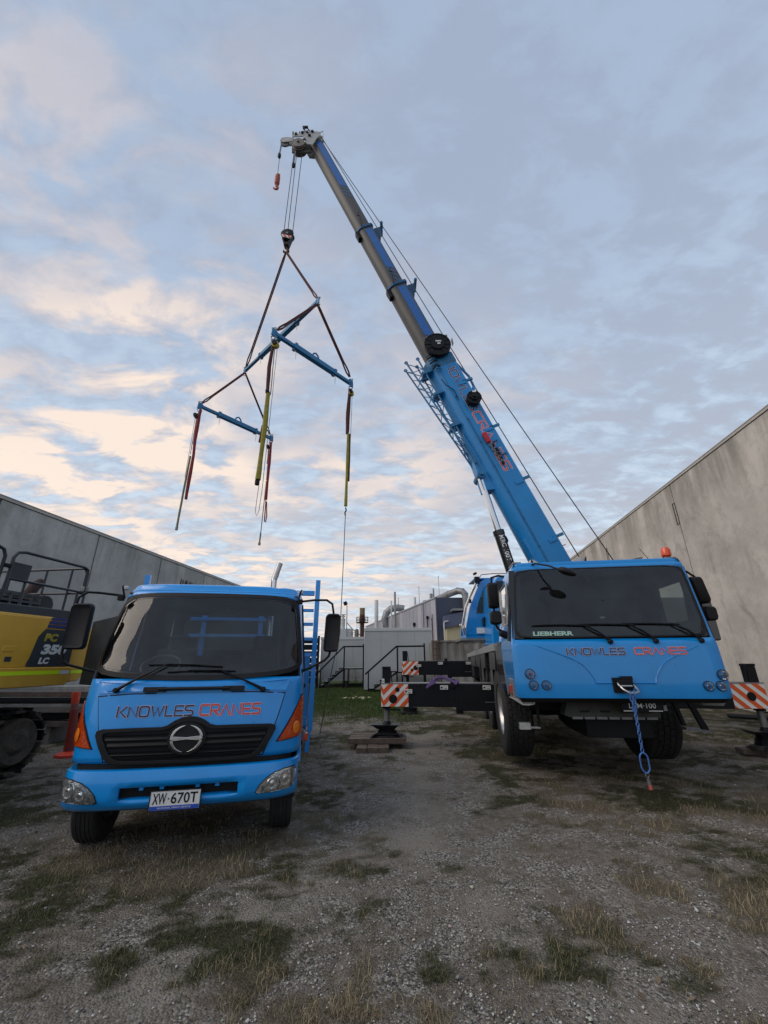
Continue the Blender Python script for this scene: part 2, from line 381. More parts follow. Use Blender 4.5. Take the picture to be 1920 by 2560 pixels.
def wheel(parent, c, Rr, w, rim_r, side=-1, treads=0, rimmat=ALU, world=False, rows=5):
    c = Vector(c); X = Vector((1, 0, 0)); h = w/2
    mb = MB(); prof = [(rim_r, -h*.8), (rim_r*1.04, -h*.95), (Rr*.86, -h*1.0), (Rr*.96, -h*.93), (Rr*.985, -h*.8), (Rr*.985, h*.8), (Rr*.96, h*.93), (Rr*.86, h), (rim_r*1.04, h*.95), (rim_r, h*.8)]
    mb.lathe(prof, c, X, 48, capped=False)
    ty = mb.build('tyre', RUBBER, parent, smooth=True, world=world, angle=50)
    rm = MB(); f = -1 if side < 0 else 1
    rm.lathe([(rim_r*1.02, f*h*.86), (rim_r*.95, f*h*.80), (rim_r*.86, f*h*.35), (rim_r*.55, f*h*.2), (rim_r*.5, f*h*.45), (rim_r*.3, f*h*.5), (rim_r*.28, f*h*.75), (0.01, f*h*.78)], c, X, 32, capped=False)
    rm.lathe([(rim_r*1.01, -h*.86), (rim_r*1.01, h*.86)], c, X, 32, capped=False)
    for k in range(10):
        t = 2*math.pi*k/10; q = c+Vector((f*h*.28, math.cos(t)*rim_r*.68, math.sin(t)*rim_r*.68)); rm.cyl(q, q+X*f*.04, .016, .014, 6)
    rm.build('rim', rimmat, ty, smooth=True, world=world)
    if treads:
        tb = MB()
        for k in range(treads):
            for j in range(rows):
                t = 2*math.pi*(k+.5*(j % 2))/treads
                rad = Vector((0, math.cos(t), math.sin(t))); tan = Vector((0, -math.sin(t), math.cos(t)))
                x = -h*.82+(j+.5)*(h*1.64/rows)
                tb.obox(c+rad*(Rr*.985)+X*x, X*(h*.82/rows*.84), tan*(math.pi*Rr/treads*.80), rad*(Rr*.022))
        tb.build('tread', RUBBER, ty, world=world)
    else:
        tb = MB()
        for j in range(5):
            x = -h*.8+(j+.5)*(h*1.6/5); tb.lathe([(Rr*.985, x-h*.13), (Rr, x-h*.12), (Rr, x+h*.12), (Rr*.985, x+h*.13)], c, X, 48, capped=False)
        tb.build('tread', RUBBER, ty, smooth=True, world=world)
    return ty
# ------------------------------------------------------------ ground
def vnoise(x, y, sc, seed):
    rs = np.random.RandomState(seed); T = rs.rand(256, 256)
    fx, fy = np.asarray(x)/sc+500.3, np.asarray(y)/sc+500.7
    ix, iy = np.floor(fx).astype(int), np.floor(fy).astype(int); u, v = fx-ix, fy-iy
    u = u*u*(3-2*u); v = v*v*(3-2*v)
    g = lambda a, b: T[a % 256, b % 256]
    return (g(ix, iy)*(1-u)+g(ix+1, iy)*u)*(1-v)+(g(ix, iy+1)*(1-u)+g(ix+1, iy+1)*u)*v
def fbm(x, y, sc, seed, o=4):
    t = 0; a = 1; s_ = 0
    for i in range(o): t = t+a*vnoise(x, y, sc/2**i, seed+i); s_ += a; a *= .55
    return t/s_
def sm(x, a, b): t = np.clip((x-a)/(b-a), 0, 1); return t*t*(3-2*t)
def grassmask(x, y):
    n = fbm(x, y, 1.5, 3, 5); n2 = fbm(x, y, .32, 11, 3)
    bias = -.10+.24*sm(-x, .9, 2.4)*sm(9-y, 0, 3)*sm(y, 2.4, 3.4)+.20*sm(x, 1.0, 2.6)*sm(y, 3.0, 4.2)*sm(8-y, 0, 2)+.12*sm(y, 5.5, 8)*sm(x, -.8, .3)
    lane = np.exp(-((x-.30-.10*(y-5))/.75)**2)*sm(14-y, 0, 4)
    lane2 = np.exp(-((x+1.7-.30*(y-4))/.45)**2)*sm(y, 1.5, 2.4)*sm(4.6-y, 0, 1)*.7
    lane3 = np.exp(-((x-2.4+.55*(y-3.4))/.5)**2)*sm(4.2-y, 0, .8)*.8
    cen = .14*np.exp(-((x-.15)/.6)**2)*sm(3.9-y, 0, .8)
    far = .40*sm(y, 14, 17)*sm(1.5-x, 0, 2)*sm(x+9, 0, 3)+.16*sm(y, 9, 13)
    right = .12*sm(x, 5.5, 8)
    n3 = fbm(x, y, .10, 17, 2)
    return np.clip(.585+(n-.5)*1.1+(n2-.5)*1.6+(n3-.5)*.9-.22*wornmask(x, y)+bias-.42*lane-.3*lane2-.3*lane3+cen+far+right-.02, 0, 1)
def wornmask(x, y):
    l1 = np.exp(-((x-.30-.10*(y-5))/.35)**2)*sm(14-y, 0, 4)*sm(y, 4.2, 5.2)
    l2 = np.exp(-((x+1.1-.55*(y-3.6))/.28)**2)*sm(6-y, 0, 1.5)
    l3 = np.exp(-((x-1.15+.55*(y-3.2))/.26)**2)*sm(5.2-y, 0, 1.2)
    l4 = np.exp(-((x-2.1+.35*(y-3.0))/.30)**2)*sm(4.6-y, 0, 1.0)
    return np.clip((l1+l2+l3+l4*.8)*np.clip((fbm(x, y, .5, 211, 4)-.30)*3.2, 0, 1), 0, 1)
def hgt(x, y):
    h = (fbm(x, y, 1.6, 31, 4)-.5)*.05+(fbm(x, y, .22, 41, 3)-.5)*.018
    return h*sm(60-y, 0, 30)
def build_ground():
    xs = np.concatenate([[-260, -120, -60, -35, -22], np.arange(-16, 16.01, .085), [22, 35, 60, 120, 260]])
    ys = np.concatenate([[-60, -20, -6, -2], np.arange(0.5, 9, .05), np.arange(9, 30, .14), [32, 36, 42, 50, 65, 90, 140, 260, 600]])
    Xg, Yg = np.meshgrid(xs, ys); Z = hgt(Xg, Yg)
    Z = Z-.0*Xg
    co = np.stack([Xg, Yg, Z], -1).reshape(-1, 3).astype(np.float32); nx, ny = len(xs), len(ys)
    i = np.arange(nx-1)[None, :]+nx*np.arange(ny-1)[:, None]; i = i.reshape(-1)
    fc = np.stack([i, i+1, i+nx+1, i+nx], 1).astype(np.int32)
    me = bpy.data.meshes.new('ground'); me.vertices.add(len(co)); me.vertices.foreach_set('co', co.ravel())
    me.loops.add(fc.size); me.loops.foreach_set('vertex_index', fc.ravel())
    me.polygons.add(len(fc)); me.polygons.foreach_set('loop_start', np.arange(0, fc.size, 4, dtype=np.int32)); me.polygons.foreach_set('loop_total', np.full(len(fc), 4, np.int32))
    me.update(); me.polygons.foreach_set('use_smooth', np.ones(len(fc), bool))
    g = grassmask(Xg, Yg).reshape(-1); ca = me.color_attributes.new('cover', 'FLOAT_COLOR', 'POINT')
    b = fbm(Xg, Yg, .9, 77, 4).reshape(-1); far = (sm(Yg, 14, 17)*sm(2.5-Xg, 0, 2)*sm(Xg+10, 0, 3)).reshape(-1)
    ca.data.foreach_set('color', np.stack([g, b, far, wornmask(Xg, Yg).reshape(-1)], 1).astype(np.float32).ravel())
    m = bpy.data.materials.new('gravel_yard'); m.use_nodes = True; t = m.node_tree; B_ = t.nodes['Principled BSDF']; ln = t.links.new
    B_.inputs['Roughness'].default_value = .95; B_.inputs['Specular IOR Level'].default_value = .15
    geo = t.nodes.new('ShaderNodeNewGeometry'); at = t.nodes.new('ShaderNodeAttribute'); at.attribute_name = 'cover'
    sp = t.nodes.new('ShaderNodeSeparateColor'); ln(at.outputs['Color'], sp.inputs[0])
    def nz(sc, det=5, ro=.6):
        n = t.nodes.new('ShaderNodeTexNoise'); n.inputs['Scale'].default_value = sc; n.inputs['Detail'].default_value = det; n.inputs['Roughness'].default_value = ro
        ln(geo.outputs['Position'], n.inputs['Vector']); return n.outputs[0]
    def rmp(f, st):
        n = t.nodes.new('ShaderNodeValToRGB'); e = n.color_ramp.elements
        while len(e) < len(st): e.new(.5)
        for i_, (p, c) in enumerate(st): e[i_].position = p; e[i_].color = (c, c, c, 1) if isinstance(c, float) else (*c, 1)
        ln(f, n.inputs[0]); return n.outputs[0]
    def mx(f, a, b_):
        n = t.nodes.new('ShaderNodeMix'); n.data_type = 'RGBA'; n.clamp_factor = True
        for s_, v in ((0, f), (6, a), (7, b_)):
            if isinstance(v, tuple): n.inputs[s_].default_value = (*v, 1)
            elif isinstance(v, float): n.inputs[s_].default_value = v
            else: ln(v, n.inputs[s_])
        return n.outputs[2]
    vo = t.nodes.new('ShaderNodeTexVoronoi'); vo.inputs['Scale'].default_value = 62; ln(geo.outputs['Position'], vo.inputs['Vector'])
    vo2 = t.nodes.new('ShaderNodeTexVoronoi'); vo2.inputs['Scale'].default_value = 28; ln(geo.outputs['Position'], vo2.inputs['Vector'])
    vs_ = t.nodes.new('ShaderNodeSeparateColor'); ln(vo.outputs['Color'], vs_.inputs[0])
    grav = rmp(vs_.outputs[0], [(0.0, (.08, .073, .064)), (.45, (.235, .218, .192)), (.8, (.40, .375, .335)), (1.0, (.60, .575, .53))])
    dirt = rmp(nz(9, 8, .7), [(.3, (.13, .11, .09)), (.55, (.26, .228, .188)), (.75, (.41, .37, .315))])
    bare = mx(rmp(nz(2.4, 6, .65), [(.42, 0.0), (.58, 1.0)]), dirt, grav)
    worn = rmp(nz(30, 9, .8), [(.3, (.23, .205, .175)), (.55, (.37, .335, .285)), (.75, (.47, .43, .37))])
    bare = mx(at.outputs['Alpha'], bare, worn)
    turf = rmp(nz(26, 8, .75), [(.3, (.026, .028, .015)), (.5, (.062, .062, .034)), (.64, (.125, .115, .070)), (.78, (.24, .21, .145))])
    straw = rmp(nz(40, 6, .7), [(.3, (.10, .085, .062)), (.7, (.24, .205, .155))])
    turf2 = mx(rmp(sp.outputs[1], [(.50, 0.0), (.62, 1.0)]), turf, straw)
    green = rmp(nz(20, 6, .7), [(.3, (.025, .042, .013)), (.7, (.065, .10, .028))])
    turf3 = mx(sp.outputs[2], turf2, green)
    fac = t.nodes.new('ShaderNodeMath'); fac.operation = 'ADD'; ln(sp.outputs[0], fac.inputs[0])
    nn = t.nodes.new('ShaderNodeMath'); nn.operation = 'MULTIPLY_ADD'; ln(nz(14, 6, .7), nn.inputs[0]); nn.inputs[1].default_value = 1.1; nn.inputs[2].default_value = -.55; ln(nn.outputs[0], fac.inputs[1])
    c = mx(rmp(fac.outputs[0], [(.36, 0.0), (.76, 1.0)]), bare, turf3)
    ln(c, B_.inputs['Base Color'])
    ad = t.nodes.new('ShaderNodeMath'); ad.operation = 'MULTIPLY_ADD'; ln(vo.outputs['Distance'], ad.inputs[0]); ad.inputs[1].default_value = -1.2; ln(nz(60, 8, .75), ad.inputs[2])
    bp = t.nodes.new('ShaderNodeBump'); bp.inputs['Strength'].default_value = 1.0; bp.inputs['Distance'].default_value = .026
    ln(ad.outputs[0], bp.inputs['Height']); ln(bp.outputs[0], B_.inputs['Normal'])
    me.materials.append(m)
    o = bpy.data.objects.new('ground', me); COL.objects.link(o); o['kind'] = 'structure'; o['label'] = 'worn yard ground of gravel, dirt and sparse grass between the walls'
    return o
build_ground()

def attr_mat(name, rough=.9, spec=.2, trans=0.0):
    m = bpy.data.materials.new(name); m.use_nodes = True; t = m.node_tree; b = t.nodes['Principled BSDF']
    a = t.nodes.new('ShaderNodeAttribute'); a.attribute_name = 'tint'; t.links.new(a.outputs['Color'], b.inputs['Base Color'])
    b.inputs['Roughness'].default_value = rough; b.inputs['Specular IOR Level'].default_value = spec
    return m
def soup(name, co, faces_n, col, m, label):
    # co (n, k, 3): k vertices per piece; faces_n list of index tuples per piece
    n, k, _ = co.shape; me = bpy.data.meshes.new(name)
    me.vertices.add(n*k); me.vertices.foreach_set('co', co.astype(np.float32).ravel())
    sz = [len(f) for f in faces_n]; tot = sum(sz); fi = np.concatenate([np.array(f) for f in faces_n])
    li = (fi[None, :]+k*np.arange(n)[:, None]).astype(np.int32)
    me.loops.add(li.size); me.loops.foreach_set('vertex_index', li.ravel())
    st = np.cumsum([0]+sz[:-1]); ls = (st[None, :]+tot*np.arange(n)[:, None]).astype(np.int32)
    me.polygons.add(ls.size); me.polygons.foreach_set('loop_start', ls.ravel()); me.polygons.foreach_set('loop_total', np.tile(np.array(sz, np.int32), n))
    me.update(); ca = me.color_attributes.new('tint', 'FLOAT_COLOR', 'POINT')
    cc = np.repeat(np.concatenate([col, np.ones((n, 1))], 1)[:, None, :], k, 1)
    ca.data.foreach_set('color', cc.astype(np.float32).ravel()); me.materials.append(m)
    o = bpy.data.objects.new(name, me); COL.objects.link(o); o['kind'] = 'stuff'; o['label'] = label; return o
rs = np.random.RandomState(5)
def scatter(n, y0, y1, pw):
    # ground points, denser near the viewer's side of the yard
    u = rs.rand(n); y = (y0**-pw+(y1**-pw-y0**-pw)*u)**(-1/pw); x = (rs.rand(n)*2-1)*(1.15*y+1.5); return x, y
def pebbles():
    x, y = scatter(120000, 1.8, 16, 1.2); g = grassmask(x, y)
    cl = fbm(x, y, .5, 91, 3)
    k = rs.rand(len(x)) < np.clip(1.25-g*1.9, .03, 1)*np.clip((cl-.32)*3.2, .12, 1); x, y, g = x[k], y[k], g[k]; n = len(x)
    r = .0042+.0085*rs.rand(n)**2.2+.014*(rs.rand(n) > .986)*rs.rand(n)
    base = np.array([[1, 0, 0], [-.6, .8, 0], [-.6, -.8, 0], [.35, .1, .75], [-.35, -.1, .7], [0, 0, -.6]])
    co = base[None]*(.75+.5*rs.rand(n, 6, 3)); a = rs.rand(n)*6.28; c, s_ = np.cos(a)[:, None], np.sin(a)[:, None]
    X_ = co[..., 0]*c-co[..., 1]*s_; Y_ = co[..., 0]*s_+co[..., 1]*c; sc = r[:, None]
    co = np.stack([x[:, None]+X_*sc, y[:, None]+Y_*sc, hgt(x, y)[:, None]+r[:, None]*.35+co[..., 2]*sc*.8], -1)
    b = (.12+.56*rs.rand(n)**2.0)[:, None]; tint = np.array([[1, .95, .88]])*(1+.06*rs.randn(n, 3)); col = np.clip(b*tint, 0, .5)
    f = [(0, 1, 3), (1, 4, 3), (1, 2, 4), (2, 0, 3), (2, 3, 4), (1, 0, 5), (2, 1, 5), (0, 2, 5)]
    soup('gravel', co, f, col, attr_mat('gravel_stone'), 'loose pale gravel stones lying over the yard')
pebbles()
def blades(name, x, y, h, w, col, lean, label, m):
    n = len(x); a = rs.rand(n)*6.28; dxx, dyy = np.cos(a), np.sin(a); b = rs.rand(n)*6.28
    lx, ly = np.cos(b)*lean*h, np.sin(b)*lean*h; z = hgt(x, y)-.004
    P = lambda sx, t: np.stack([x+dxx*w*sx+lx*t*t, y+dyy*w*sx+ly*t*t, z+h*t*np.sqrt(np.clip(1-(lean*t*.75)**2, .08, 1))], -1)
    co = np.stack([P(-.5, 0), P(.5, 0), P(.38, .55), P(-.38, .55), P(0, 1.0)], 1)
    return soup(name, co, [(0, 1, 2, 3), (3, 2, 4)], col, m, label)
GM = attr_mat('grass_blade', .8, .15)
def grass():
    x, y = scatter(420000, 1.8, 14, 1.2); g = grassmask(x, y); tuft = fbm(x, y, .16, 55, 3)
    k = rs.rand(len(x)) < sm(g, .34, .86)*np.clip((tuft-.30)*3.2, .08, 1); x, y, g = x[k], y[k], g[k]; n = len(x)
    br = fbm(x, y, .9, 77, 4); t = np.clip((br-.47)*7+rs.randn(n)*.35+.25, 0, 1)[:, None]
    gr = np.array([[.082, .094, .046]]); st = np.array([[.27, .225, .145]]); col = (gr*(1-t)+st*t)*(.6+.8*rs.rand(n, 1))
    h = (.012+.046*rs.rand(n)**1.8)*(.6+.9*g); w = .0018+.0020*rs.rand(n)+.0003*y
    blades('short_grass', x, y, h, w, col, .3+.85*rs.rand(n), 'short trodden grass and straw growing through the gravel', GM)
grass()
def tufts():
    # scattered taller tufts and dry clumps
    cx, cy = scatter(620, 2.4, 13, 1.0); g = grassmask(cx, cy); k = rs.rand(len(cx)) < np.clip(g*1.6-.55, .04, 1); cx, cy = cx[k], cy[k]
    ex = np.array([3.05, 3.3, 2.8, 3.5, .52, .45, -2.9, -3.3, -3.8, -4.2, -3.6, -4.5, -2.5, 6.2, 6.8, 7.4]); ey = np.array([3.9, 4.1, 3.75, 4.3, 4.5, 3.1, 4.3, 4.9, 5.2, 4.6, 6.1, 5.8, 3.7, 9.8, 11, 10.5])
    cx = np.concatenate([cx, ex, ex+.2]); cy = np.concatenate([cy, ey, ey-.15]); m = len(cx); per = 46
    sz = .35+.65*rs.rand(m); x = np.repeat(cx, per)+rs.randn(m*per)*.055*np.repeat(sz, per)*1.3; y = np.repeat(cy, per)+rs.randn(m*per)*.05*np.repeat(sz, per)*1.3
    n = len(x); t = np.clip(np.repeat(rs.rand(m)*1.1-.15, per)+rs.randn(n)*.2, 0, 1)[:, None]
    col = (np.array([[.055, .080, .028]])*(1-t)+np.array([[.26, .215, .12]])*t)*(.6+.8*rs.rand(n, 1))
    blades('grass_tufts', x, y, (.025+.06*rs.rand(n))*np.repeat(sz, per), .002+.002*rs.rand(n), col, .5+.6*rs.rand(n), 'taller tufts of green and dry grass in the yard', GM)
tufts()
def fargrass():
    n = 60000; x = rs.rand(n)*9.5-7.8; y = 13.5+rs.rand(n)*17; k = (rs.rand(n) < .25+.9*fbm(x, y, 1.2, 61, 3)*sm(y, 13.5, 17)) & (x < 1.3-(y-14)*.06); x, y = x[k], y[k]; n = len(x)
    e = 16000; x2 = rs.rand(e)*18-9; y2 = 9+rs.rand(e)*10; g2 = grassmask(x2, y2); k = rs.rand(e) < sm(g2, .45, .8); x2, y2 = x2[k], y2[k]
    t = rs.rand(n, 1)**2.2; col = (np.array([[.050, .095, .022]])*(1-t)+np.array([[.13, .15, .055]])*t)*(.6+.7*rs.rand(n, 1))
    t2 = rs.rand(len(x2), 1); col2 = (np.array([[.07, .078, .035]])*(1-t2)+np.array([[.24, .20, .12]])*t2)*(.6+.7*rs.rand(len(x2), 1))
    h = .06+.20*rs.rand(n)*np.clip(fbm(x, y, .8, 63, 3)*1.6-.2, .2, 1.2)*sm(y, 14, 19)
    h2 = .02+.05*rs.rand(len(x2))
    blades('green_grass', np.concatenate([x, x2]), np.concatenate([y, y2]), np.concatenate([h, h2]), .010+.008*rs.rand(n+len(x2)), np.concatenate([col, col2]), .3+.6*rs.rand(n+len(x2)), 'longer green grass in front of the site buildings', GM)
fargrass()
def leaves():
    x, y = scatter(500, 2.2, 12, 1.0); n = len(x); a = rs.rand(n)*6.28; L_ = .008+.04*rs.rand(n)**2.5; w = L_*(.06+.25*(rs.rand(n) > .85))
    u = np.stack([np.cos(a), np.sin(a)], 1); p = np.stack([-u[:, 1], u[:, 0]], 1); z = hgt(x, y)+.012
    Q = lambda s_, t, dz_: np.stack([x+u[:, 0]*L_*s_+p[:, 0]*w*t, y+u[:, 1]*L_*s_+p[:, 1]*w*t, z+dz_], -1)
    co = np.stack([Q(-1, 0, 0), Q(0, 1, .006), Q(1, 0, .003), Q(0, -1, .001)], 1)
    b = rs.rand(n, 1); col = np.array([[.10, .055, .035]])*(1-b)+np.array([[.26, .20, .13]])*b
    soup('litter', co, [(0, 1, 2), (0, 2, 3)], col, GM, 'dry twigs and dead leaves on the gravel')
leaves()

# ------------------------------------------------------------ precast walls
def concrete(name, base, dark, streak=1.0, hh=9.4):
    m = bpy.data.materials.new(name); m.use_nodes = True; t = m.node_tree; B_ = t.nodes['Principled BSDF']; ln = t.links.new
    B_.inputs['Roughness'].default_value = .88; B_.inputs['Specular IOR Level'].default_value = .25
    geo = t.nodes.new('ShaderNodeNewGeometry')
    def nz(sc, det, ro, s3=(1, 1, 1), dist=0):
        mp = t.nodes.new('ShaderNodeMapping'); mp.inputs['Scale'].default_value = s3; ln(geo.outputs['Position'], mp.inputs[0])
        n = t.nodes.new('ShaderNodeTexNoise'); n.inputs['Scale'].default_value = sc; n.inputs['Detail'].default_value = det; n.inputs['Roughness'].default_value = ro; n.inputs['Distortion'].default_value = dist
        ln(mp.outputs[0], n.inputs['Vector']); return n.outputs[0]
    def mr(f, a, b, c=0., d=1.):
        n = t.nodes.new('ShaderNodeMapRange'); n.interpolation_type = 'SMOOTHSTEP'; ln(f, n.inputs[0])
        for i, v in enumerate((a, b, c, d)): n.inputs[i+1].default_value = v
        return n.outputs[0]
    def mx(f, a, b, mode='MIX'):
        n = t.nodes.new('ShaderNodeMix'); n.data_type = 'RGBA'; n.blend_type = mode
        for s_, v in ((0, f), (6, a), (7, b)):
            if isinstance(v, tuple): n.inputs[s_].default_value = (*v, 1)
            elif isinstance(v, float): n.inputs[s_].default_value = v
            else: ln(v, n.inputs[s_])
        return n.outputs[2]
    def mul(a, b):
        n = t.nodes.new('ShaderNodeMath'); n.operation = 'MULTIPLY'
        for i, v in enumerate((a, b)):
            if isinstance(v, float): n.inputs[i].default_value = v
            else: ln(v, n.inputs[i])
        return n.outputs[0]
    c = mx(mr(nz(.45, 6, .6), .35, .65), tuple(x*.84 for x in base), tuple(min(1, x*1.12) for x in base))
    c = mx(mul(mr(nz(2.6, 9, .72), .45, .72), .45), c, tuple(x*.62 for x in base))
    st = mul(mr(nz(1.0, 9, .72, (1.5, 1.5, .13), .5), .50, .72), mr(nz(.30, 4, .6), .46, .62))
    c = mx(mul(st, .55*streak), c, dark)
    bl = mul(mr(nz(.9, 10, .75, (1, 1, .7), .8), .50, .66), mr(nz(.22, 3, .5, (1, 1, 1)), .46, .58))
    c = mx(mul(bl, .50*streak), c, tuple(x*1.25 for x in dark))
    sz_ = t.nodes.new('ShaderNodeSeparateXYZ'); ln(geo.outputs['Position'], sz_.inputs[0])
    tp = mul(mr(nz(1.0, 9, .7, (.7, .7, .10), .6), .40, .60), mr(sz_.outputs[2], hh-3.2, hh, 0., 1.))
    c = mx(mul(tp, .62*streak), c, tuple(x*1.1 for x in dark))
    crack = mul(mr(nz(1.5, 10, .78, (1, 1, .8), 1.0), .60, .68), mr(nz(.5, 3, .5), .50, .62))
    c = mx(mul(crack, .6*streak), c, tuple(x*.6 for x in dark))
    pin = t.nodes.new('ShaderNodeTexVoronoi'); pin.inputs['Scale'].default_value = 1.1; ln(geo.outputs['Position'], pin.inputs['Vector'])
    c = mx(mul(mr(pin.outputs['Distance'], .035, .02), .5), c, (.05, .045, .04))
    ln(c, B_.inputs['Base Color'])
    bp = t.nodes.new('ShaderNodeBump'); bp.inputs['Strength'].default_value = .35; bp.inputs['Distance'].default_value = .03
    ln(nz(7, 9, .7), bp.inputs['Height']); ln(bp.outputs[0], B_.inputs['Normal']); return m
CONR = concrete('concrete_warm', (.52, .49, .45), (.17, .16, .138), 1.0)
CONL = concrete('concrete_grey', (.46, .465, .445), (.20, .20, .185), .9, 6.85)
CAPM = mat('wall_capping', (.42, .40, .37), .6, 0, 0, .15, 3)
MORT = mat('joint_sealant', (.05, .048, .045), .8, 0, 0, .2)
WD = Vector((0.1219, 0.9925, 0)); WN = Vector((0.9925, -0.1219, 0))
def wall(label, off, h, joints, inward, m, slots):
    t = thing('concrete_wall', label, 'wall', tuple(WN*off+WD*joints[0]))
    def pt(a, o, z): return WD*a+WN*(off+o)+Vector((0, 0, z))
    th = -inward*.18
    for a, b in zip(joints, joints[1:]):
        mb = MB(); mb.prism([pt(a+.03, 0, -.1), pt(b-.03, 0, -.1), pt(b-.03, 0, h), pt(a+.03, 0, h)], WN*th)
        mb.build('panel', m, t, world=True, bevel=.008, seg=1)
    bk = MB(); bk.prism([pt(joints[0], th*.35, 0), pt(joints[-1], th*.35, 0), pt(joints[-1], th*.35, h-.02), pt(joints[0], th*.35, h-.02)], WN*th*.3)
    bk.build('joint_sealant', MORT, t, world=True)
    cp = MB(); cp.prism([pt(joints[0], inward*.035, h+.02), pt(joints[-1], inward*.035, h+.02), pt(joints[-1], inward*.035, h+.13), pt(joints[0], inward*.035, h+.13)], WN*(th-inward*.07))
    cp.prism([pt(joints[0], inward*.05, h+.115), pt(joints[-1], inward*.05, h+.115), pt(joints[-1], inward*.05, h+.145), pt(joints[0], inward*.05, h+.145)], WN*(th-inward*.10))
    cp.build('capping', CAPM, t, world=True)
    lk = MB(); lk.prism([pt(joints[0], th*.5, h-.01), pt(joints[-1], th*.5, h-.01), pt(joints[-1], th*.5, h+.03), pt(joints[0], th*.5, h+.03)], WN*th*.3); lk.build('flashing_shadow_gap', MORT, t, world=True)
    if slots:
        for a in joints[1:-1]:
            # bolted plates across each joint near the top
            mb = MB(); mb.tube([pt(a-.03, inward*.015, h-1.9), pt(a+.14, inward*.015, h-1.9), pt(a+.14, inward*.015, h-.9), pt(a-.03, inward*.015, h-.9)], .018, 5, True); mb.build('joint_plate', MORT, t, world=True)
    return t
wall('tall stained precast concrete wall on the right behind the big crane', 11.13, 9.42, [-4, 10.9, 19.03, 27.1, 31.8, 36.5, 41.2], -1, CONR, True)
wall('lower grey precast concrete wall on the left behind the yellow excavator', -14.0, 6.85, [-1.6, 2.55, 6.65, 10.8, 14.97, 19.13, 23.3, 27.45, 31.6, 35.8], 1, CONL, False)

# dark damp marks on the left wall
def leftpt(a, z, o=.004): return WD*a+WN*(-14+o)+Vector((0, 0, z))

# ------------------------------------------------------------ site offices with stairs
PAN = mat('office_panel', (.40, .42, .43), .5, 0, 0, .06, .7, .04, 5)
TRIM = mat('office_trim', (.50, .52, .53), .45, 0, 0, .05)
def office(label, x0, x1, y0, y1, z0, z1, n):
    t = thing('site_office', label, 'site office', ((x0+x1)/2, y0, 0), 0, None)
    b = MB(); b.box(x0+.03, x1-.03, y0+.04, y1, z0+.1, z1-.2); b.build('core', PAN, t, world=True)
    w = (x1-x0)/n
    for i in range(n):
        MB().box(x0+i*w+.006, x0+(i+1)*w-.006, y0, y0+.05, z0+.1, z1-.2).build('panel', PAN, t, world=True, bevel=.004, seg=1)
    MB().box(x0-.03, x1+.03, y0-.04, y1, z1-.2, z1).build('roof_edge', TRIM, t, world=True, bevel=.01)
    MB().box(x0, x1, y0-.012, y0+.02, z0, z0+.1).box(x0, x0+.05, y0-.014, y0-.002, z0+.1, z1-.2).build('floor_edge', TRIM, t, world=True)
    for i in range(3):
        xx = x0+.3+i*(x1-x0-.7)/2; MB().box(xx, xx+.25, y0+.3, y0+.7, -.02, z0).build('stump', DIRTY, t, world=True)
    return t
office('larger pale grey site office standing nearer, behind the front outrigger', -1.36, 3.1, 28.3, 33.5, .08, 3.87, 4)
office('smaller pale grey site office further back, right of the blue truck mirror', -4.95, -1.2, 33.2, 39, .42, 3.58, 3)
def stair(label, x, y, k, top, wid, plat, steps, depth):
    # climbs to the right, landing with a handrail
    t = thing('access_stair', label, 'stair', (x, y, 0))
    run = wid/steps; rise = top/steps
    for i in range(steps):
        MB().box(x+i*run-.03, x+(i+1)*run+.06, y, y+depth, (i+1)*rise-.05, (i+1)*rise-.012).build('tread', ALU if i % 1 == 0 else STEEL, t, world=True)
    for yy in (y, y+depth):
        fr = MB()
        for i in range(steps):
            fr.bar((x+i*run, yy, (i)*rise), (x+i*run, yy, (i+1)*rise-.03), .05, .05); fr.bar((x+i*run, yy, (i+1)*rise-.055), (x+(i+1)*run, yy, (i+1)*rise-.055), .05, .07)
        fr.bar((x, yy, 0), (x+wid, yy, top-.12), .05, .08)
        fr.build('stringer', BLACKM, t, world=True)
    MB().box(x+wid, x+wid+plat, y, y+depth, top-.06, top-.01).build('landing', ALU, t, world=True)
    for yy in (y, y+depth):
        lf = MB()
        lf.bar((x+wid, yy, top-.10), (x+wid+plat, yy, top-.10), .05, .08)
        for xx in (x+wid+.02, x+wid+plat): lf.bar((xx, yy, 0), (xx, yy, top-.1), .07, .07)
        lf.bar((x+wid+.35, yy, 0), (x+wid+.35, yy, top-.1), .06, .06)
        lf.build('landing_frame', BLACKM, t, world=True)
    hr = MB(); yy = y
    hr.bar((x-.25, yy, 1.02), (x+wid, yy, top+1.42), .075, .10); hr.bar((x+wid-.02, yy, top+1.42), (x+wid+plat, yy, top+1.43), .075, .10)
    hr.bar((x-.05, yy, 0), (x-.05, yy, 1.15), .08, .08); hr.bar((x+wid+.05, yy, top-.1), (x+wid+.05, yy, top+1.4), .09, .09); hr.bar((x+wid+plat, yy, 0), (x+wid+plat, yy, top+1.6), .09, .09)
    hr.build('handrail', BLACKM, t, world=True)
    return t
stair('black framed stair with handrail in front of the larger site office', -.98, 27.0, 1, 1.22, 1.70, 1.75, 5, .95)
stair('black framed stair with landing in front of the smaller site office', -4.6, 31.5, 1, 1.38, 1.58, 1.45, 6, .95)

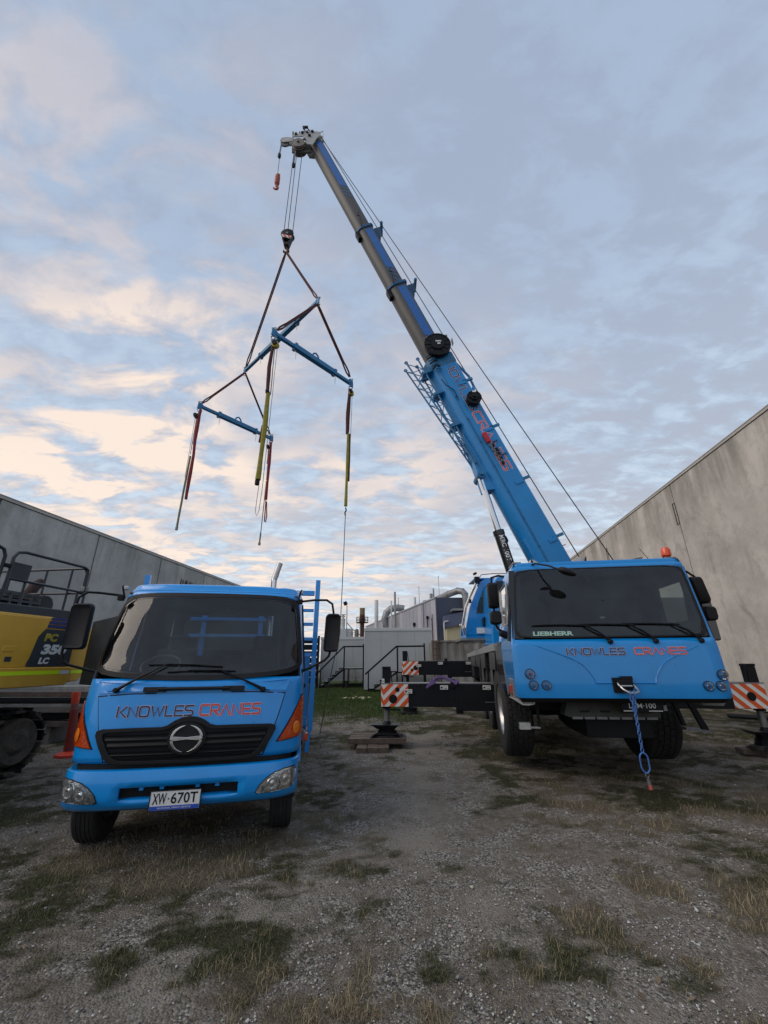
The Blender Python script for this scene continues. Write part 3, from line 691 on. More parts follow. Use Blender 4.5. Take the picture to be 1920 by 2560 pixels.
# old grey container with rust streaks right of the offices
def container():
    t = thing('shipping_container', 'weathered grey shipping container with rust streaks beside the crane', 'container', (2.85, 26.2, 0))
    m = concrete('old_container_paint', (.30, .30, .285), (.09, .07, .055), 1.3, 2.95)
    x0, x1, y0, y1, z0, z1 = 2.85, 8.9, 26.2, 28.2, .35, 2.95
    n = 44; pts = []
    for i in range(n+1):
        xx = x0+.25+(x1-x0-.5)*i/n; pts.append((xx, y0+(.0 if i % 4 in (0, 1) else .05)))
    mb = MB(); vs = []; fs = []
    for (a, b) in pts: vs += [(a, b, z0+.12), (a, b, z1-.12)]
    fs = [(2*i, 2*i+2, 2*i+3, 2*i+1) for i in range(n)]; mb.add(vs, fs); mb.box(x0+.1, x1-.1, y0+.08, y1, z0+.1, z1-.05); mb.build('corrugated_wall', m, t, world=True)
    fr = MB(); fr.box(x0, x1, y0-.03, y0+.1, z0, z0+.14); fr.box(x0, x1, y0-.03, y0+.1, z1-.12, z1); fr.box(x0, x0+.28, y0-.034, y0+.11, z0+.14, z1-.12); fr.box(x1-.28, x1, y0-.034, y0+.11, z0+.14, z1-.12)
    fr.build('frame', m, t, world=True, bevel=.01)
    for i in range(3): MB().box(x0+.2+i*2.6, x0+.7+i*2.6, y0+.1, y0+.9, -.02, z0).build('block', TIMBG, t, world=True)
container()
def cladder():
    t = thing('rusty_ladder', 'thin rusty ladder leaning between the site office and grey container', 'ladder', (3.0, 25.8, 0))
    for xx in (2.92, 3.32): MB().bar((xx, 25.9, 0), (xx, 26.05, 3.1 if xx > 3 else 4.3), .05, .05).build('rail', RUST, t, world=True)
    for i in range(8): MB().bar((2.92, 25.9+.015*i, .3+.36*i), (3.32, 25.9+.015*i, .3+.36*i), .035, .035).build('rung', RUST, t, world=True)
cladder()

# ------------------------------------------------------------ factory
FLIL = mat('lilac_cladding', (.30, .31, .37), .5, .1, 0, .08, 1.2, .03, 4)
FLIL2 = mat('pale_cladding', (.37, .38, .43), .5, .1, 0, .08, 1.2)
FNAV = mat('navy_cladding', (.042, .055, .09), .5, .1, 0, .12, 1.0)
FNAV2 = mat('blue_grey_cladding', (.085, .10, .17), .5, .1, 0, .10, 1.0)
FCRE = mat('cream_cladding', (.50, .44, .28), .55, 0, 0, .08, 1.0)
DUCT = mat('galvanised_duct', (.25, .255, .26), .45, .5, 0, .2, 2.5)
def factory():
    t = thing('factory_building', 'long lilac grey factory with navy end wall and pipes on its roof', 'factory', (5.6, 45, 0))
    D = Vector((-.235, .972, 0)).normalized(); O = Vector((5.6, 45, 0)); H = 8.2
    core = MB(); core.prism([O+V(.1, .1, 0), O+V(9, .1, 0), O+V(9, 0, 0)+D*40, O+D*40+V(.1, 0, 0)], V(0, 0, H-.05)); core.build('core', FLIL, t, world=True)
    nrm = Vector((-D.y, D.x, 0))
    for i in range(24):
        a = i*1.62; m = FLIL2 if i in (0, 3, 8, 9, 15) else FLIL
        mb = MB(); p0 = O+D*(a+.03); p1 = O+D*(a+1.59)
        q = []
        for k in range(9): q.append(p0.lerp(p1, k/8)+nrm*(.05+(.0 if k % 2 else .045)))
        mb.add([x for p in q for x in (p+V(0, 0, .0), p+V(0, 0, H))], [(2*k, 2*k+2, 2*k+3, 2*k+1) for k in range(8)])
        mb.build('wall_panel', m, t, world=True)
    cap = MB(); cap.prism([O+nrm*.18, O+D*40+nrm*.18, O+D*40-nrm*.3, O-nrm*.3], V(0, 0, .14)); 
    for i, p in enumerate(cap.v): cap.v[i] = (p[0], p[1], p[2]+H)
    cap.build('roof_edge', FLIL2, t, world=True)
    for i in range(3): MB().box(5.6+i*3.0, 5.6+(i+1)*3.0-.04, 44.95, 45.08, 0, 8.25).build('end_panel', FNAV if i else FNAV2 if False else FNAV, t, world=True)
    MB().box(5.5, 5.62, 44.9, 45.0, 0, 8.3).build('corner_trim', FNAV2, t, world=True)
    # lean-to with blue fascia and cream doors
    an = MB(); an.prism([(6.15, 43.2, 4.95), (8.4, 43.2, 5.35), (12.5, 43.2, 5.35), (12.5, 43.2, 6.6), (8.3, 43.2, 6.6), (6.15, 43.2, 6.15)], (0, 1.7, 0)); an.build('fascia', FNAV2, t, world=True)
    MB().box(8.2, 12.6, 43.1, 43.19, 5.3, 6.75).build('fascia_panel', FNAV2, t, world=True)
    MB().box(6.35, 7.65, 43.5, 44.8, 0, 5.2).build('cream_wall', FCRE, t, world=True)
    for i in range(9): MB().box(7.66+i*.32, 7.94+i*.32, 43.45, 44.8, 0, 5.1).build('door_slat', FCRE, t, world=True)
    MB().tube([(6.05, 43.1, 3.0), (6.05, 43.1, 5.4), (6.15, 43.1, 5.55), (6.5, 43.1, 5.6)], .07, 8).build('downpipe', TRIM, t, world=True, smooth=True)
    MB().tube([(7.6, 43.0, 5.15), (8.6, 43.0, 5.5)], .10, 8).build('gutter', WHITE, t, world=True, smooth=True)
    MB().box(7.0, 8.4, 43.0, 44.8, 6.66, 6.86).build('roof_sheet', DUCT, t, world=True)
    for a, z, w in ((2.4, 6.2, .22), (7.4, 5.9, .30)):
        p = O+D*a+nrm*.25; MB().bar(p+V(0, 0, 0), p+V(0, 0, z), w*.5, w*.5).bar(p+V(0, 0, z), p+V(0, 0, z+.35), w, w).build('downpipe', BLACKM, t, world=True)
    p = O+D*7.0+nrm*.3; MB().bar(p, p+V(0, 0, 5.3), .55, .1).build('door_strip', mat('orange_strip', (.35, .16, .07), .6), t, world=True)
    MB().bar(O+D*3.9+nrm*.2, O+D*3.9+nrm*.2+V(0, 0, H), .08, .08).bar(O+D*.9+nrm*.2, O+D*.9+nrm*.2+V(0, 0, H-1.6), .08, .08).build('conduit', FNAV2, t, world=True)
    v = O+D*6+V(1, 0, H); MB().lathe([(.35, 0), (.35, .35), (.5, .4), (.5, .55), (.05, .65)], v, (0, 0, 1), 16).build('roof_vent', DUCT, t, world=True, smooth=True)
factory()
def ringduct(name, label, pts, r, m, cat='duct'):
    P = [Vector(p) for p in pts]; 
    t = thing(name, label, cat, tuple(P[-1]*1.0))
    MB().tube(P, r, 16).build('pipe', m, t, world=True, smooth=True)
    for i in range(1, len(P)-1, 1):
        d = (P[i+1]-P[i-1]).normalized(); MB().cyl(P[i]-d*.04, P[i]+d*.04, r*1.05, n=16).build('seam_ring', m, t, world=True, smooth=True)
    return t
ringduct('roof_duct', 'big galvanised duct bending down over the navy end of the factory', [(5.4, 49, 8.2), (6.2, 47.6, 8.5), (7.2, 45.9, 8.8), (8.0, 44.8, 8.95), (8.45, 44.55, 8.85), (8.68, 44.4, 8.5), (8.72, 44.4, 7.8), (8.72, 44.4, 6.7)], .36, DUCT)
ringduct('side_duct', 'large grey arched duct curving over the far end of the factory wall', [(3.1, 66, 9.6), (2.1, 66, 9.75), (1.0, 66, 9.6), (.3, 66, 9.0), (.0, 66, 8.1), (.2, 66, 7.1), (.6, 66, 6.3), (.7, 66, 3.0), (.7, 66, 0)], .55, DUCT)
def stack(label, x, y, z1, r, m, cap=True, cat='chimney'):
    t = thing('flue_stack', label, cat, (x, y, 0))
    MB().lathe([(r*1.02, 0), (r, z1*.55), (r, z1-r*.5), (r*.8, z1-r*.15), (r*.35, z1)] if cap else [(r, 0), (r, z1)], (x, y, 0), (0, 0, 1), 20).build('flue', m, t, world=True, smooth=True)
    MB().lathe([(r*1.06, z1*.70), (r*1.06, z1*.70+.08)], (x, y, 0), (0, 0, 1), 20, False).lathe([(r*1.12, z1*.3), (r*1.12, z1*.3+.1)], (x, y, 0), (0, 0, 1), 20, False).build('band', m, t, world=True, smooth=True)
    return t
stack('thick cream flue with a rounded top rising behind the larger office', -1.17, 59, 10.05, .27, OFFW)
stack('tall slim grey post rising beside the arched duct', 1.5, 60, 11.3, .15, mat('grey_post', (.27, .26, .24), .6), False, 'post')
stack('short pale pipe just left of the tall grey post', .98, 61, 10.2, .11, OFFW, True, 'pipe')
stack('pale square vent pipe on the factory roof, halfway along', 4.4, 60, 10.5, .16, OFFW, False, 'pipe')
stack('thick dark pipe on the factory roof near the navy end', 6.78, 60, 11.0, .22, STEEL, False, 'pipe')
stack('thin taller dark pipe next to the thick dark roof pipe', 7.15, 60, 11.75, .11, STEEL, False, 'pipe')
for x, z, l in ((7.97, 13.5, 'tallest thin aerial standing above the navy end of the factory'), (5.03, 11.9, 'thin aerial with a small tip in the middle of the factory roof'), (2.0, 10.3, 'shortest thin aerial right of the tall grey post')):
    t = thing('roof_aerial', l, 'aerial', (x, 60, 7)); MB().cyl((x, 60, 5), (x, 60, z), .045, .03, 6).build('mast', STEEL, t, world=True); MB().lathe([(.02, 0), (.09, .05), (.02, .16)], (x, 60, z), (0, 0, 1), 8).build('tip', STEEL, t, world=True)
def brownstack():
    t = thing('rusty_stack', 'rust brown chimney stack with a railed platform around it', 'chimney', (-3.22, 60, 0)); x, y = -3.22, 60
    MB().lathe([(.30, 4.6), (.31, 6.9), (.37, 7.0), (.38, 8.1)], (x, y, 0), (0, 0, 1), 20, False).build('flue', RUST, t, world=True, smooth=True)
    MB().lathe([(.38, 8.1), (.37, 8.9), (.40, 8.92), (.40, 9.0)], (x, y, 0), (0, 0, 1), 20).build('upper_flue', mat('ochre_stack', (.20, .15, .085), .8, 0, 0, .2), t, world=True, smooth=True, label='ochre brown upper section')
    MB().lathe([(.27, 0), (.27, 5.4)], (x, y, 0), (0, 0, 1), 16).build('base', ALU, t, world=True, smooth=True)
    MB().lathe([(.32, 6.95), (.85, 6.95), (.85, 7.03), (.32, 7.03)], (x, y, 0), (0, 0, 1), 12, False).build('platform', BLACKM, t, world=True)
    rl = MB()
    for zz in (7.35, 7.72): rl.tube([(x+.85*math.cos(a*.524), y+.85*math.sin(a*.524), zz) for a in range(12)], .03, 5, True)
    for a in range(12): rl.cyl((x+.85*math.cos(a*.524), y+.85*math.sin(a*.524), 7), (x+.85*math.cos(a*.524), y+.85*math.sin(a*.524), 7.72), .025, n=5)
    rl.build('railing', BLACKM, t, world=True)
    ld = MB()
    for s_ in (-.18, .18): ld.bar((x-.55+s_, y-.4, 3), (x-.55+s_, y-.4, 7), .04, .04)
    for i in range(14): ld.bar((x-.73, y-.4, 3.2+.28*i), (x-.37, y-.4, 3.2+.28*i), .03, .03)
    ld.build('ladder', STEEL, t, world=True)
brownstack()
def plant():
    t = thing('rooftop_plant', 'white cylindrical plant unit with stacked rings on a low building', 'plant unit', (-6.9, 68, 0)); x, y = -6.75, 68
    MB().box(-8.2, -5.3, 67, 71, 0, 6.7).build('housing', mat('plant_white', (.45, .47, .50), .5), t, world=True)
    for k in range(4): MB().lathe([(.36, 6.7+.42*k), (.36, 7.06+.42*k), (.32, 7.08+.42*k), (.32, 7.12+.42*k)], (x, y, 0), (0, 0, 1), 16).build('ring', OFFW, t, world=True, smooth=True)
    MB().lathe([(.12, 8.3), (.12, 8.55), (.36, 8.6), (.36, 8.72), (.1, 8.8), (.1, 8.86), (.42, 8.9), (.42, 9.0)], (x, y, 0), (0, 0, 1), 16).build('cowl', OFFW, t, world=True, smooth=True)
    t2 = thing('pipe_gantry', 'thin pipe gantry with a small tank left of the rusty stack', 'gantry', (-5, 66, 0))
    g = MB()
    for xx in (-5.75, -5.1, -4.4): g.bar((xx, 66, 0), (xx, 66, 6.6 if xx < -5.5 else 6.0), .07, .07)
    for zz in (5.3, 6.0): g.bar((-5.9, 66, zz), (-4.2, 66, zz), .06, .06)
    g.bar((-5.75, 66, 5.3), (-5.1, 66, 6.0), .05, .05); g.bar((-5.1, 66, 6.0), (-4.4, 66, 5.3), .05, .05)
    g.build('frame', STEEL, t2, world=True)
    MB().tube([(-6.0, 66, 7.6), (-5.3, 66, 6.8), (-4.5, 66, 6.1), (-3.8, 66, 5.6)], .07, 6).build('sloping_pipe', DIRTY, t2, world=True)
    MB().lathe([(.30, 4.9), (.33, 5.0), (.33, 6.3), (.2, 6.5)], (-4.35, 65.5, 0), (0, 0, 1), 14).build('tank', DIRTY, t2, world=True, smooth=True)
plant()
def floodlight():
    t = thing('floodlight_pole', 'slim pole with a dark floodlight head beside the white plant unit', 'floodlight', (-6.0, 62, 0))
    MB().cyl((-5.55, 62, 0), (-5.62, 62, 9.6), .09, .06, 8).build('pole', STEEL, t, world=True)
    MB().obox((-5.85, 61.9, 9.95), V(.22, -.05, .12), V(.03, .12, .02), V(-.13, 0, .24)).build('lamp_head', BLACKM, t, world=True, bevel=.03)
    MB().bar((-5.62, 62, 9.55), (-5.72, 61.95, 9.85), .06, .06).build('bracket', BLACKM, t, world=True)
floodlight()
def darkfence():
    t = thing('dark_site_gate', 'dark slatted metal gate left of the smaller site office', 'gate', (-5.4, 32, 0))
    for i in range(7): MB().box(-9.5, -5.0, 32, 32.06, .3+.46*i, .3+.46*i+.38).build('slat', BLACKM, t, world=True)
    MB().box(-5.02, -4.88, 31.9, 32.1, 0, 3.6).build('post', BLACKM, t, world=True)
darkfence()
def weed(label, x, y, h):
    t = thing('weed', label, 'weed', (x, y, 0))
    MB().cyl((x, y, 0), (x+.03, y, h), .012, .006, 5).build('stem', mat('weed_stem', (.03, .045, .02), .8), t, world=True)
    mb = MB()
    for i in range(70):
        z = h*(.25+.75*rnd.random()); a = rnd.random()*6.28; r_ = .05+.18*rnd.random(); c = V(x+math.cos(a)*r_, y+math.sin(a)*r_, z); d = V(math.cos(a), math.sin(a), .3)*.06; q = V(-math.sin(a), math.cos(a), .2)*.03
        mb.add([c-d, c+q, c+d, c-q], [(0, 1, 2, 3)])
    mb.build('foliage', mat('weed_leaf', (.03, .05, .02), .8), t, world=True, fix=False)
weed('tall leafy weed against the smaller site office under the landing', -2.2, 32.6, 1.35)
weed('low weed at the foot of the stair to the smaller office', -4.5, 31.0, .7)
# ------------------------------------------------------------ blue flatbed truck
TRK = thing('flatbed_truck', 'bright blue cab over truck parked facing the camera on the left', 'truck', (-1.979, 4.572, 0), -11.96)
# plan outline of the cab (half), from the middle of the front to the middle of the back
PL = [(0, 0), (.22, .002), (.45, .008), (.65, .024), (.82, .050), (.94, .088), (1.03, .145), (1.09, .225), (1.12, .34), (1.135, .52), (1.14, .80), (1.14, 1.25), (1.14, 1.62), (1.11, 1.72), (.97, 1.76), (.60, 1.77), (0, 1.77)]
SL = [0]
for a, b in zip(PL, PL[1:]): SL.append(SL[-1]+math.dist(a, b))
ZR = [(.845, .06, 1.0), (1.0, .055, 1.0), (1.2, .065, 1.0), (1.40, .085, 1.0), (1.52, .105, 1.0), (1.62, .14, .998), (2.0, .27, .972), (2.3, .385, .952), (2.50, .475, .936), (2.56, .52, .93), (2.61, .59, .915)]
def lerpt(tab, x, k):
    if x <= tab[0][0]: return tab[0][k]
    for a, b in zip(tab, tab[1:]):
        if x <= b[0]: t = (x-a[0])/(b[0]-a[0]); return a[k]*(1-t)+b[k]*t
    return tab[-1][k]
def plan(s):
    sg = 1 if s >= 0 else -1; s = abs(s)
    for i in range(len(SL)-1):
        if s <= SL[i+1]:
            t = (s-SL[i])/(SL[i+1]-SL[i]); return sg*(PL[i][0]*(1-t)+PL[i+1][0]*t), PL[i][1]*(1-t)+PL[i+1][1]*t
    return 0, PL[-1][1]
def cabp(s, z, off=0):
    x, y = plan(s); x2, y2 = plan(s+.03); x1, y1 = plan(s-.03)
    nx, ny = (y2-y1), -(x2-x1); l = math.hypot(nx, ny) or 1; nx /= l; ny /= l
    y0 = lerpt(ZR, z, 1); w = lerpt(ZR, z, 2); k = (1.77-y0)/1.77
    slope = (lerpt(ZR, z+.04, 1)-lerpt(ZR, z-.04, 1))/.08; nz = max(0, -ny)*slope
    return Vector((x*w+nx*off, y0+y*k+ny*off, z+nz*off*.9))
def lattice_patch(F, u, v, skip=lambda i, j: False):
    mb = MB(); vs = [F(a, b) for b in v for a in u]; n = len(u)
    fs = [(j*n+i, j*n+i+1, (j+1)*n+i+1, (j+1)*n+i) for j in range(len(v)-1) for i in range(n-1) if not skip(i, j)]
    mb.add(vs, fs); return mb
def surfpatch(F, outline, off, depth, rings=5, c=None):
    # plate following surface F: outline in (s, z), star shaped about its centre
    n = len(outline); cx = sum(p[0] for p in outline)/n; cz = sum(p[1] for p in outline)/n
    if c: cx, cz = c
    mb = MB(); lps = []
    if depth: lps.append([F(p[0], p[1], off-depth) for p in outline])
    for k in range(rings+1):
        t = 1-k/rings*.985; lps.append([F(cx+(p[0]-cx)*t, cz+(p[1]-cz)*t, off) for p in outline])
    mb.loops(lps, True, False); m = len(mb.v); mb.f.append(tuple(range(m-n, m))); return mb
def dens(poly, step=.06, closed=True):
    out = []; n = len(poly)
    for i in range(n if closed else n-1):
        a = poly[i]; b = poly[(i+1) % n]; L_ = math.dist(a, b); k = max(1, int(L_/step))
        for j in range(k): out.append((a[0]+(b[0]-a[0])*j/k, a[1]+(b[1]-a[1])*j/k))
    if not closed: out.append(poly[-1])
    return out
def ringpatch(F, outer, inner, off, depth):
    mb = MB(); mb.loops([[F(*p, off-depth) for p in outer], [F(*p, off) for p in outer], [F(*p, off) for p in inner], [F(*p, off-depth) for p in inner]], True, False); return mb
ST = SL[-1]
half = [0, .12, .24, .36, .48, .60, .72, .83, .93, 1.02, 1.09, 1.14, 1.19, 1.25, 1.36, 1.50, 1.66, 1.86, 2.06, 2.26, 2.42, 2.56, 2.78, 2.98, 3.2, ST-.01]
us = [-x for x in reversed(half[1:])]+half
zs = [.845, .90, 1.0, 1.1, 1.2, 1.3, 1.4, 1.48, 1.545, 1.60, 1.66, 1.72, 1.85, 2.0, 2.15, 2.3, 2.42, 2.50, 2.56, 2.61]
def cabskip(i, j):
    s = abs((us[i]+us[i+1])/2); z = (zs[j]+zs[j+1])/2
    if s < 1.14 and 1.60 < z < 2.52: return True
    if 1.42 < s < 2.40 and 1.66 < z < 2.46: return True
    if s > 2.97 and 1.90 < z < 2.45: return True
    return False
cab = lattice_patch(lambda s, z: cabp(s, z), us, zs, cabskip)
body = cab.build('cab_shell', BLUE, TRK, smooth=True, fix=False)
sd_ = body.modifiers.new('wall', 'SOLIDIFY'); sd_.thickness = .035; sd_.offset = -1; body.data.materials.append(SKINB); sd_.material_offset = 1; sd_.material_offset_rim = 1
bm_ = bmesh.new(); bm_.from_mesh(body.data); bmesh.ops.recalc_face_normals(bm_, faces=bm_.faces); bm_.to_mesh(body.data); bm_.free()
# roof: rows closing in toward the middle
rf = []
for z, k, fy in ((2.585, 1.004, 0), (2.61, 1.0, 0), (2.645, .985, .02), (2.668, .955, .06), (2.68, .90, .12), (2.688, .75, .3), (2.692, .45, .6), (2.693, .02, .9)):
    row = []
    for s in us[:-1]:
        p = cabp(s, min(z, 2.61)); cx, cy = 0, 1.25
        row.append(Vector((cx+(p.x-cx)*k, cy+(p.y-cy)*k, z-(.012 if .70 < abs(p.x*k) < .78 and z > 2.66 else 0))))
    rf.append(row)
mb = MB(); mb.loops(rf, True, False); mb.build('roof', BLUE, TRK, smooth=True, angle=60)
MB().box(-.90, .90, .22, 1.70, .86, .90).build('cab_floor', SKINB, TRK)
# windscreen: black seal ring and glass (s, z)
def zb(s): return 1.575+.075*(abs(s)/1.1)**2.2
def zt(s): return 2.545-.012*(abs(s)/1.0)**2
def wsmap(u, v):
    hw = 1.205-.085*v; s = u*hw; return s, zb(s)+(zt(s)-zb(s))*v
def wsloop(k, p=9, n=72):
    out = []
    for i in range(n):
        t = 2*math.pi*i/n; cu, sv = math.cos(t), math.sin(t); r_ = (abs(cu)**p+abs(sv)**p)**(-1/p)
        out.append(wsmap(cu*r_*k[0], .5+.5*sv*r_*k[1]))
    return out
outer, inner = wsloop((1.0, 1.0)), wsloop((.945, .90))
ringpatch(cabp, outer, inner, .010, .03).build('windscreen_seal', BLACK, TRK, smooth=True)
mb = MB(); lps = [[cabp(*p, .004) for p in wsloop((.95*t, .91*t))] for t in (1, .85, .7, .55, .4, .25, .1, .01)]
mb.loops(lps, True, False); mb.build('windscreen', GLASS, TRK, smooth=True, fix=True)
mb = MB(); mb.loops([[cabp(*p, .006) for p in wsloop((.95, .91))], [cabp(*p, .006) for p in wsloop((.925, .865))]], True, False); 
mb.build('windscreen_band', BLACKG, TRK, smooth=True)
for sg in (-1, 1):
    ol = dens([(sg*1.40, 1.64), (sg*2.34, 1.64), (sg*2.34, 2.42), (sg*2.28, 2.48), (sg*1.47, 2.48), (sg*1.40, 2.40)], .1)
    il = [((p[0]-sg*1.87)*.93+sg*1.87, (p[1]-2.06)*.9+2.06) for p in ol]
    ringpatch(cabp, ol, il, .012, .03).build('door_window_seal', BLACK, TRK)
    surfpatch(cabp, il, .002, 0, 3).build('door_window', GLASSL if sg < 0 else GLASS, TRK, smooth=True)
    for ss in (1.32, 2.40):
        MB().add([cabp(sg*(ss+d), z, .002) for z in (.87, 1.2, 1.5, 1.62) for d in (0, .012)], [(0, 1, 3, 2), (2, 3, 5, 4), (4, 5, 7, 6)]).build('door_gap', BLACK, TRK)
    hd = MB(); hd.obox(cabp(sg*2.22, 1.45, .02), V(.015, 0, 0), V(0, .09, 0), V(0, 0, .025)); hd.build('door_handle', BLACK, TRK, bevel=.01)
# raised front panels with dark shut lines
fp = dens([(-.735, .865), (.735, .865), (.79, 1.0), (.86, 1.2), (.925, 1.428), (.62, 1.448), (0, 1.455), (-.62, 1.448), (-.925, 1.428), (-.86, 1.2), (-.79, 1.0)], .07)
surfpatch(cabp, fp, .010, .012, 7, (0, 1.18)).build('front_panel', BLUE, TRK, smooth=True, angle=50)
sh = [((p[0])*1.016, (p[1]-1.16)*1.045+1.16) for p in fp]
surfpatch(cabp, sh, .002, 0, 7, (0, 1.18)).build('shut_line', BLACK, TRK, smooth=True)
cw = dens([(-.94, 1.462), (-.62, 1.474), (0, 1.480), (.62, 1.474), (.94, 1.462), (.985, 1.57), (.6, 1.545), (0, 1.535), (-.6, 1.545), (-.985, 1.57)], .06)
surfpatch(cabp, cw, .009, .010, 3, (0, 1.51)).build('cowl_panel', BLUE, TRK, smooth=True, angle=50)
# flat plate with the recess shade put into its blue, black handle over it
surfpatch(cabp, dens([(-.36, 1.452), (.36, 1.452), (.40, 1.515), (-.40, 1.515)], .05), .0145, .002, 3).build('handle_recess_shade', BLUE_D, TRK)
hp = [cabp(s, 1.492+.002*math.cos(s*3), .035) for s in [x*.05 for x in range(-7, 8)]]
hb = MB(); hb.tube(hp, .017, 8)
for sg in (-1, 1): hb.obox(cabp(sg*.385, 1.492, .02), cabp(sg*.44, 1.492, 0)-cabp(sg*.33, 1.492, 0), V(0, .018, 0), V(0, .004, .024))
hb.build('grab_handle', BLACK, TRK, bevel=.006, smooth=True)
# grille
go = [(-.80, 1.143), (-.50, 1.150), (-.26, 1.150), (-.20, 1.165), (-.14, 1.205), (-.07, 1.232), (0, 1.240), (.07, 1.232), (.14, 1.205), (.20, 1.165), (.26, 1.150), (.50, 1.150), (.80, 1.143), (.845, 1.128), (.85, 1.09), (.80, .99), (.74, .895), (.69, .855), (.60, .838), (0, .828), (-.60, .838), (-.69, .855), (-.74, .895), (-.80, .99), (-.85, 1.09), (-.845, 1.128)]
go = dens(go, .05)
surfpatch(cabp, go, .0165, .006, 6, (0, .99)).build('grille', BLACKM, TRK, smooth=True, angle=40)
gi = [(p[0]*.915, .985+(p[1]-.985)*.80) for p in go]
gf = ringpatch(cabp, go, gi, .036, .028); gf.build('grille_frame', BLACK, TRK, smooth=True, bevel=.005, angle=30)
for z, hh, ww in ((1.085, .006, .76), (1.045, .020, .75), (.995, .022, .72), (.945, .006, .70), (.915, .012, .68), (.885, .006, .66)):
    b = MB(); n = 26
    lo = [[cabp(-ww+2*ww*i/n, z-hh, .022) for i in range(n+1)], [cabp(-ww+2*ww*i/n, z, .034) for i in range(n+1)], [cabp(-ww+2*ww*i/n, z+hh, .022) for i in range(n+1)]]
    b.loops(lo, False, False); b.build('grille_slat', BLACK if hh > .01 else BLACKM, TRK, smooth=True)
# badge: oval ring broken top and bottom, with a cross bar
bz = 1.045
surfpatch(cabp, [(.180*math.cos(t*.262), bz+.142*math.sin(t*.262)) for t in range(24)], .044, .03, 3).build('badge_base', BLACK, TRK, smooth=True, angle=40)
bd = MB()
for sg in (-1, 1):
    for ud in (-1, 1):
        vs = []
        n = 10
        for i in range(n+1):
            a = R(9+72*i/n); r0 = .78-.0*i; w_ = .17*(1-(i/n)**2*.75)
            for rr_ in (1.0, 1.0-w_):
                vs.append(cabp(sg*.152*rr_*math.cos(a), bz+ud*.118*rr_*math.sin(a), .058))
        k = len(vs); vs2 = [v+Vector((0, .014, 0)) for v in vs]
        bd.add(vs+vs2, [(2*i, 2*i+1, 2*i+3, 2*i+2) for i in range(n)]+[(2*i, 2*i+2, k+2*i+2, k+2*i) for i in range(n)]+[(2*i+1, 2*i+3, k+2*i+3, k+2*i+1) for i in range(n)])
cb = [(-.150, .010), (-.11, .019), (0, .010), (.11, .019), (.150, .010), (.150, -.010), (.11, -.019), (0, -.010), (-.11, -.019), (-.150, -.010)]
bd.prism([cabp(a, bz+b_, .062) for a, b_ in cb], (0, .016, 0))
bd.build('badge', CHROME, TRK, bevel=.003)
# company lettering
strokes('KNOWLES', lambda x, y, o: cabp(-.695+x, 1.248+y, .010+o), .088, .71, NAVYL, TRK)
strokes('CRANES', lambda x, y, o: cabp(.085+x, 1.245+y, .010+o), .094, .59, REDL, TRK)
# corner indicator lamps
for sg in (-1, 1):
    ol = dens([(sg*.865, .965), (sg*1.12, .985), (sg*1.34, 1.01), (sg*1.42, 1.10), (sg*1.42, 1.36), (sg*1.30, 1.41), (sg*1.20, 1.40), (sg*1.135, 1.345), (sg*1.045, 1.225), (sg*.94, 1.075)], .05)
    il = [((p[0]-sg*1.22)*.93+sg*1.22, (p[1]-1.13)*.93+1.13) for p in ol]
    surfpatch(cabp, ol, .004, .004, 4, (sg*1.22, 1.13)).build('lamp_surround', BLACK, TRK)
    lp = surfpatch(cabp, il, .014, .012, 6, (sg*1.22, 1.13)).build('indicator_lamp', AMBER, TRK, smooth=True, angle=40)
    for i in range(4):
        z = 1.165+i*.045; a, b_ = 1.09+i*.035, 1.34
        MB().add([cabp(sg*s_, zz, .0165) for s_, zz in ((a, z), ((a+b_)/2, z+.003), (b_, z+.008), (b_, z+.024), ((a+b_)/2+.01, z+.018), (a+.02, z+.014))], [(0, 1, 4, 5), (1, 2, 3, 4)]).build('lamp_flute', AMBERB, lp)
    pc_ = cabp(sg*1.10, 1.085, .016); qn_ = cabp(sg*1.10, 1.085, 1)-cabp(sg*1.10, 1.085, 0); MB().lathe([(.062, 0), (.055, .004), (.030, .002), (.012, .007), (.002, .008)], pc_, qn_, 20, False).build('bulb_dome', AMBERB, lp, smooth=True)
# bumper
BPL = [(0, 0), (.3, .003), (.6, .014), (.8, .035), (.93, .07), (1.02, .12), (1.085, .20), (1.115, .32), (1.12, .55), (1.12, .78)]
BS = [0]
for a, b in zip(BPL, BPL[1:]): BS.append(BS[-1]+math.dist(a, b))
def bump(s, z, off=0):
    sg = 1 if s >= 0 else -1; q = abs(s); i = min(range(len(BS)-1), key=lambda k: 0 if BS[k] <= q <= BS[k+1] else 1+abs(BS[k]-q))
    t = (q-BS[i])/(BS[i+1]-BS[i]); x = BPL[i][0]*(1-t)+BPL[i+1][0]*t; y = BPL[i][1]*(1-t)+BPL[i+1][1]*t
    dx_, dy_ = BPL[i+1][0]-BPL[i][0], BPL[i+1][1]-BPL[i][1]; l = math.hypot(dx_, dy_)
    yo = {True: 0}.get(True); yo = .028*max(0, (z-.66)/.14)**2+.05*max(0, (.58-z)/.10)**2
    return Vector((sg*(x+off*dy_/l), y-off*dx_/l+yo, z))
bu = [0, .15, .30, .42, .535, .62, .70, .78, .86, .94, 1.01, 1.08, 1.15, 1.25, 1.40, BS[-1]-.01]; bu = [-x for x in reversed(bu[1:])]+bu
bzs = [.445, .465, .50, .53, .56, .60, .65, .70, .75, .785, .80]
def bskip(i, j):
    s = abs((bu[i]+bu[i+1])/2); z = (bzs[j]+bzs[j+1])/2
    return s < .535 and .53 < z < .65
o = lattice_patch(lambda s, z: bump(s, z, -.02 if z < .45 or z > .79 else 0), bu, bzs, bskip).build('bumper', BLUE, TRK, smooth=True, fix=True)
sd_ = o.modifiers.new('wall', 'SOLIDIFY'); sd_.thickness = .06; sd_.offset = -1
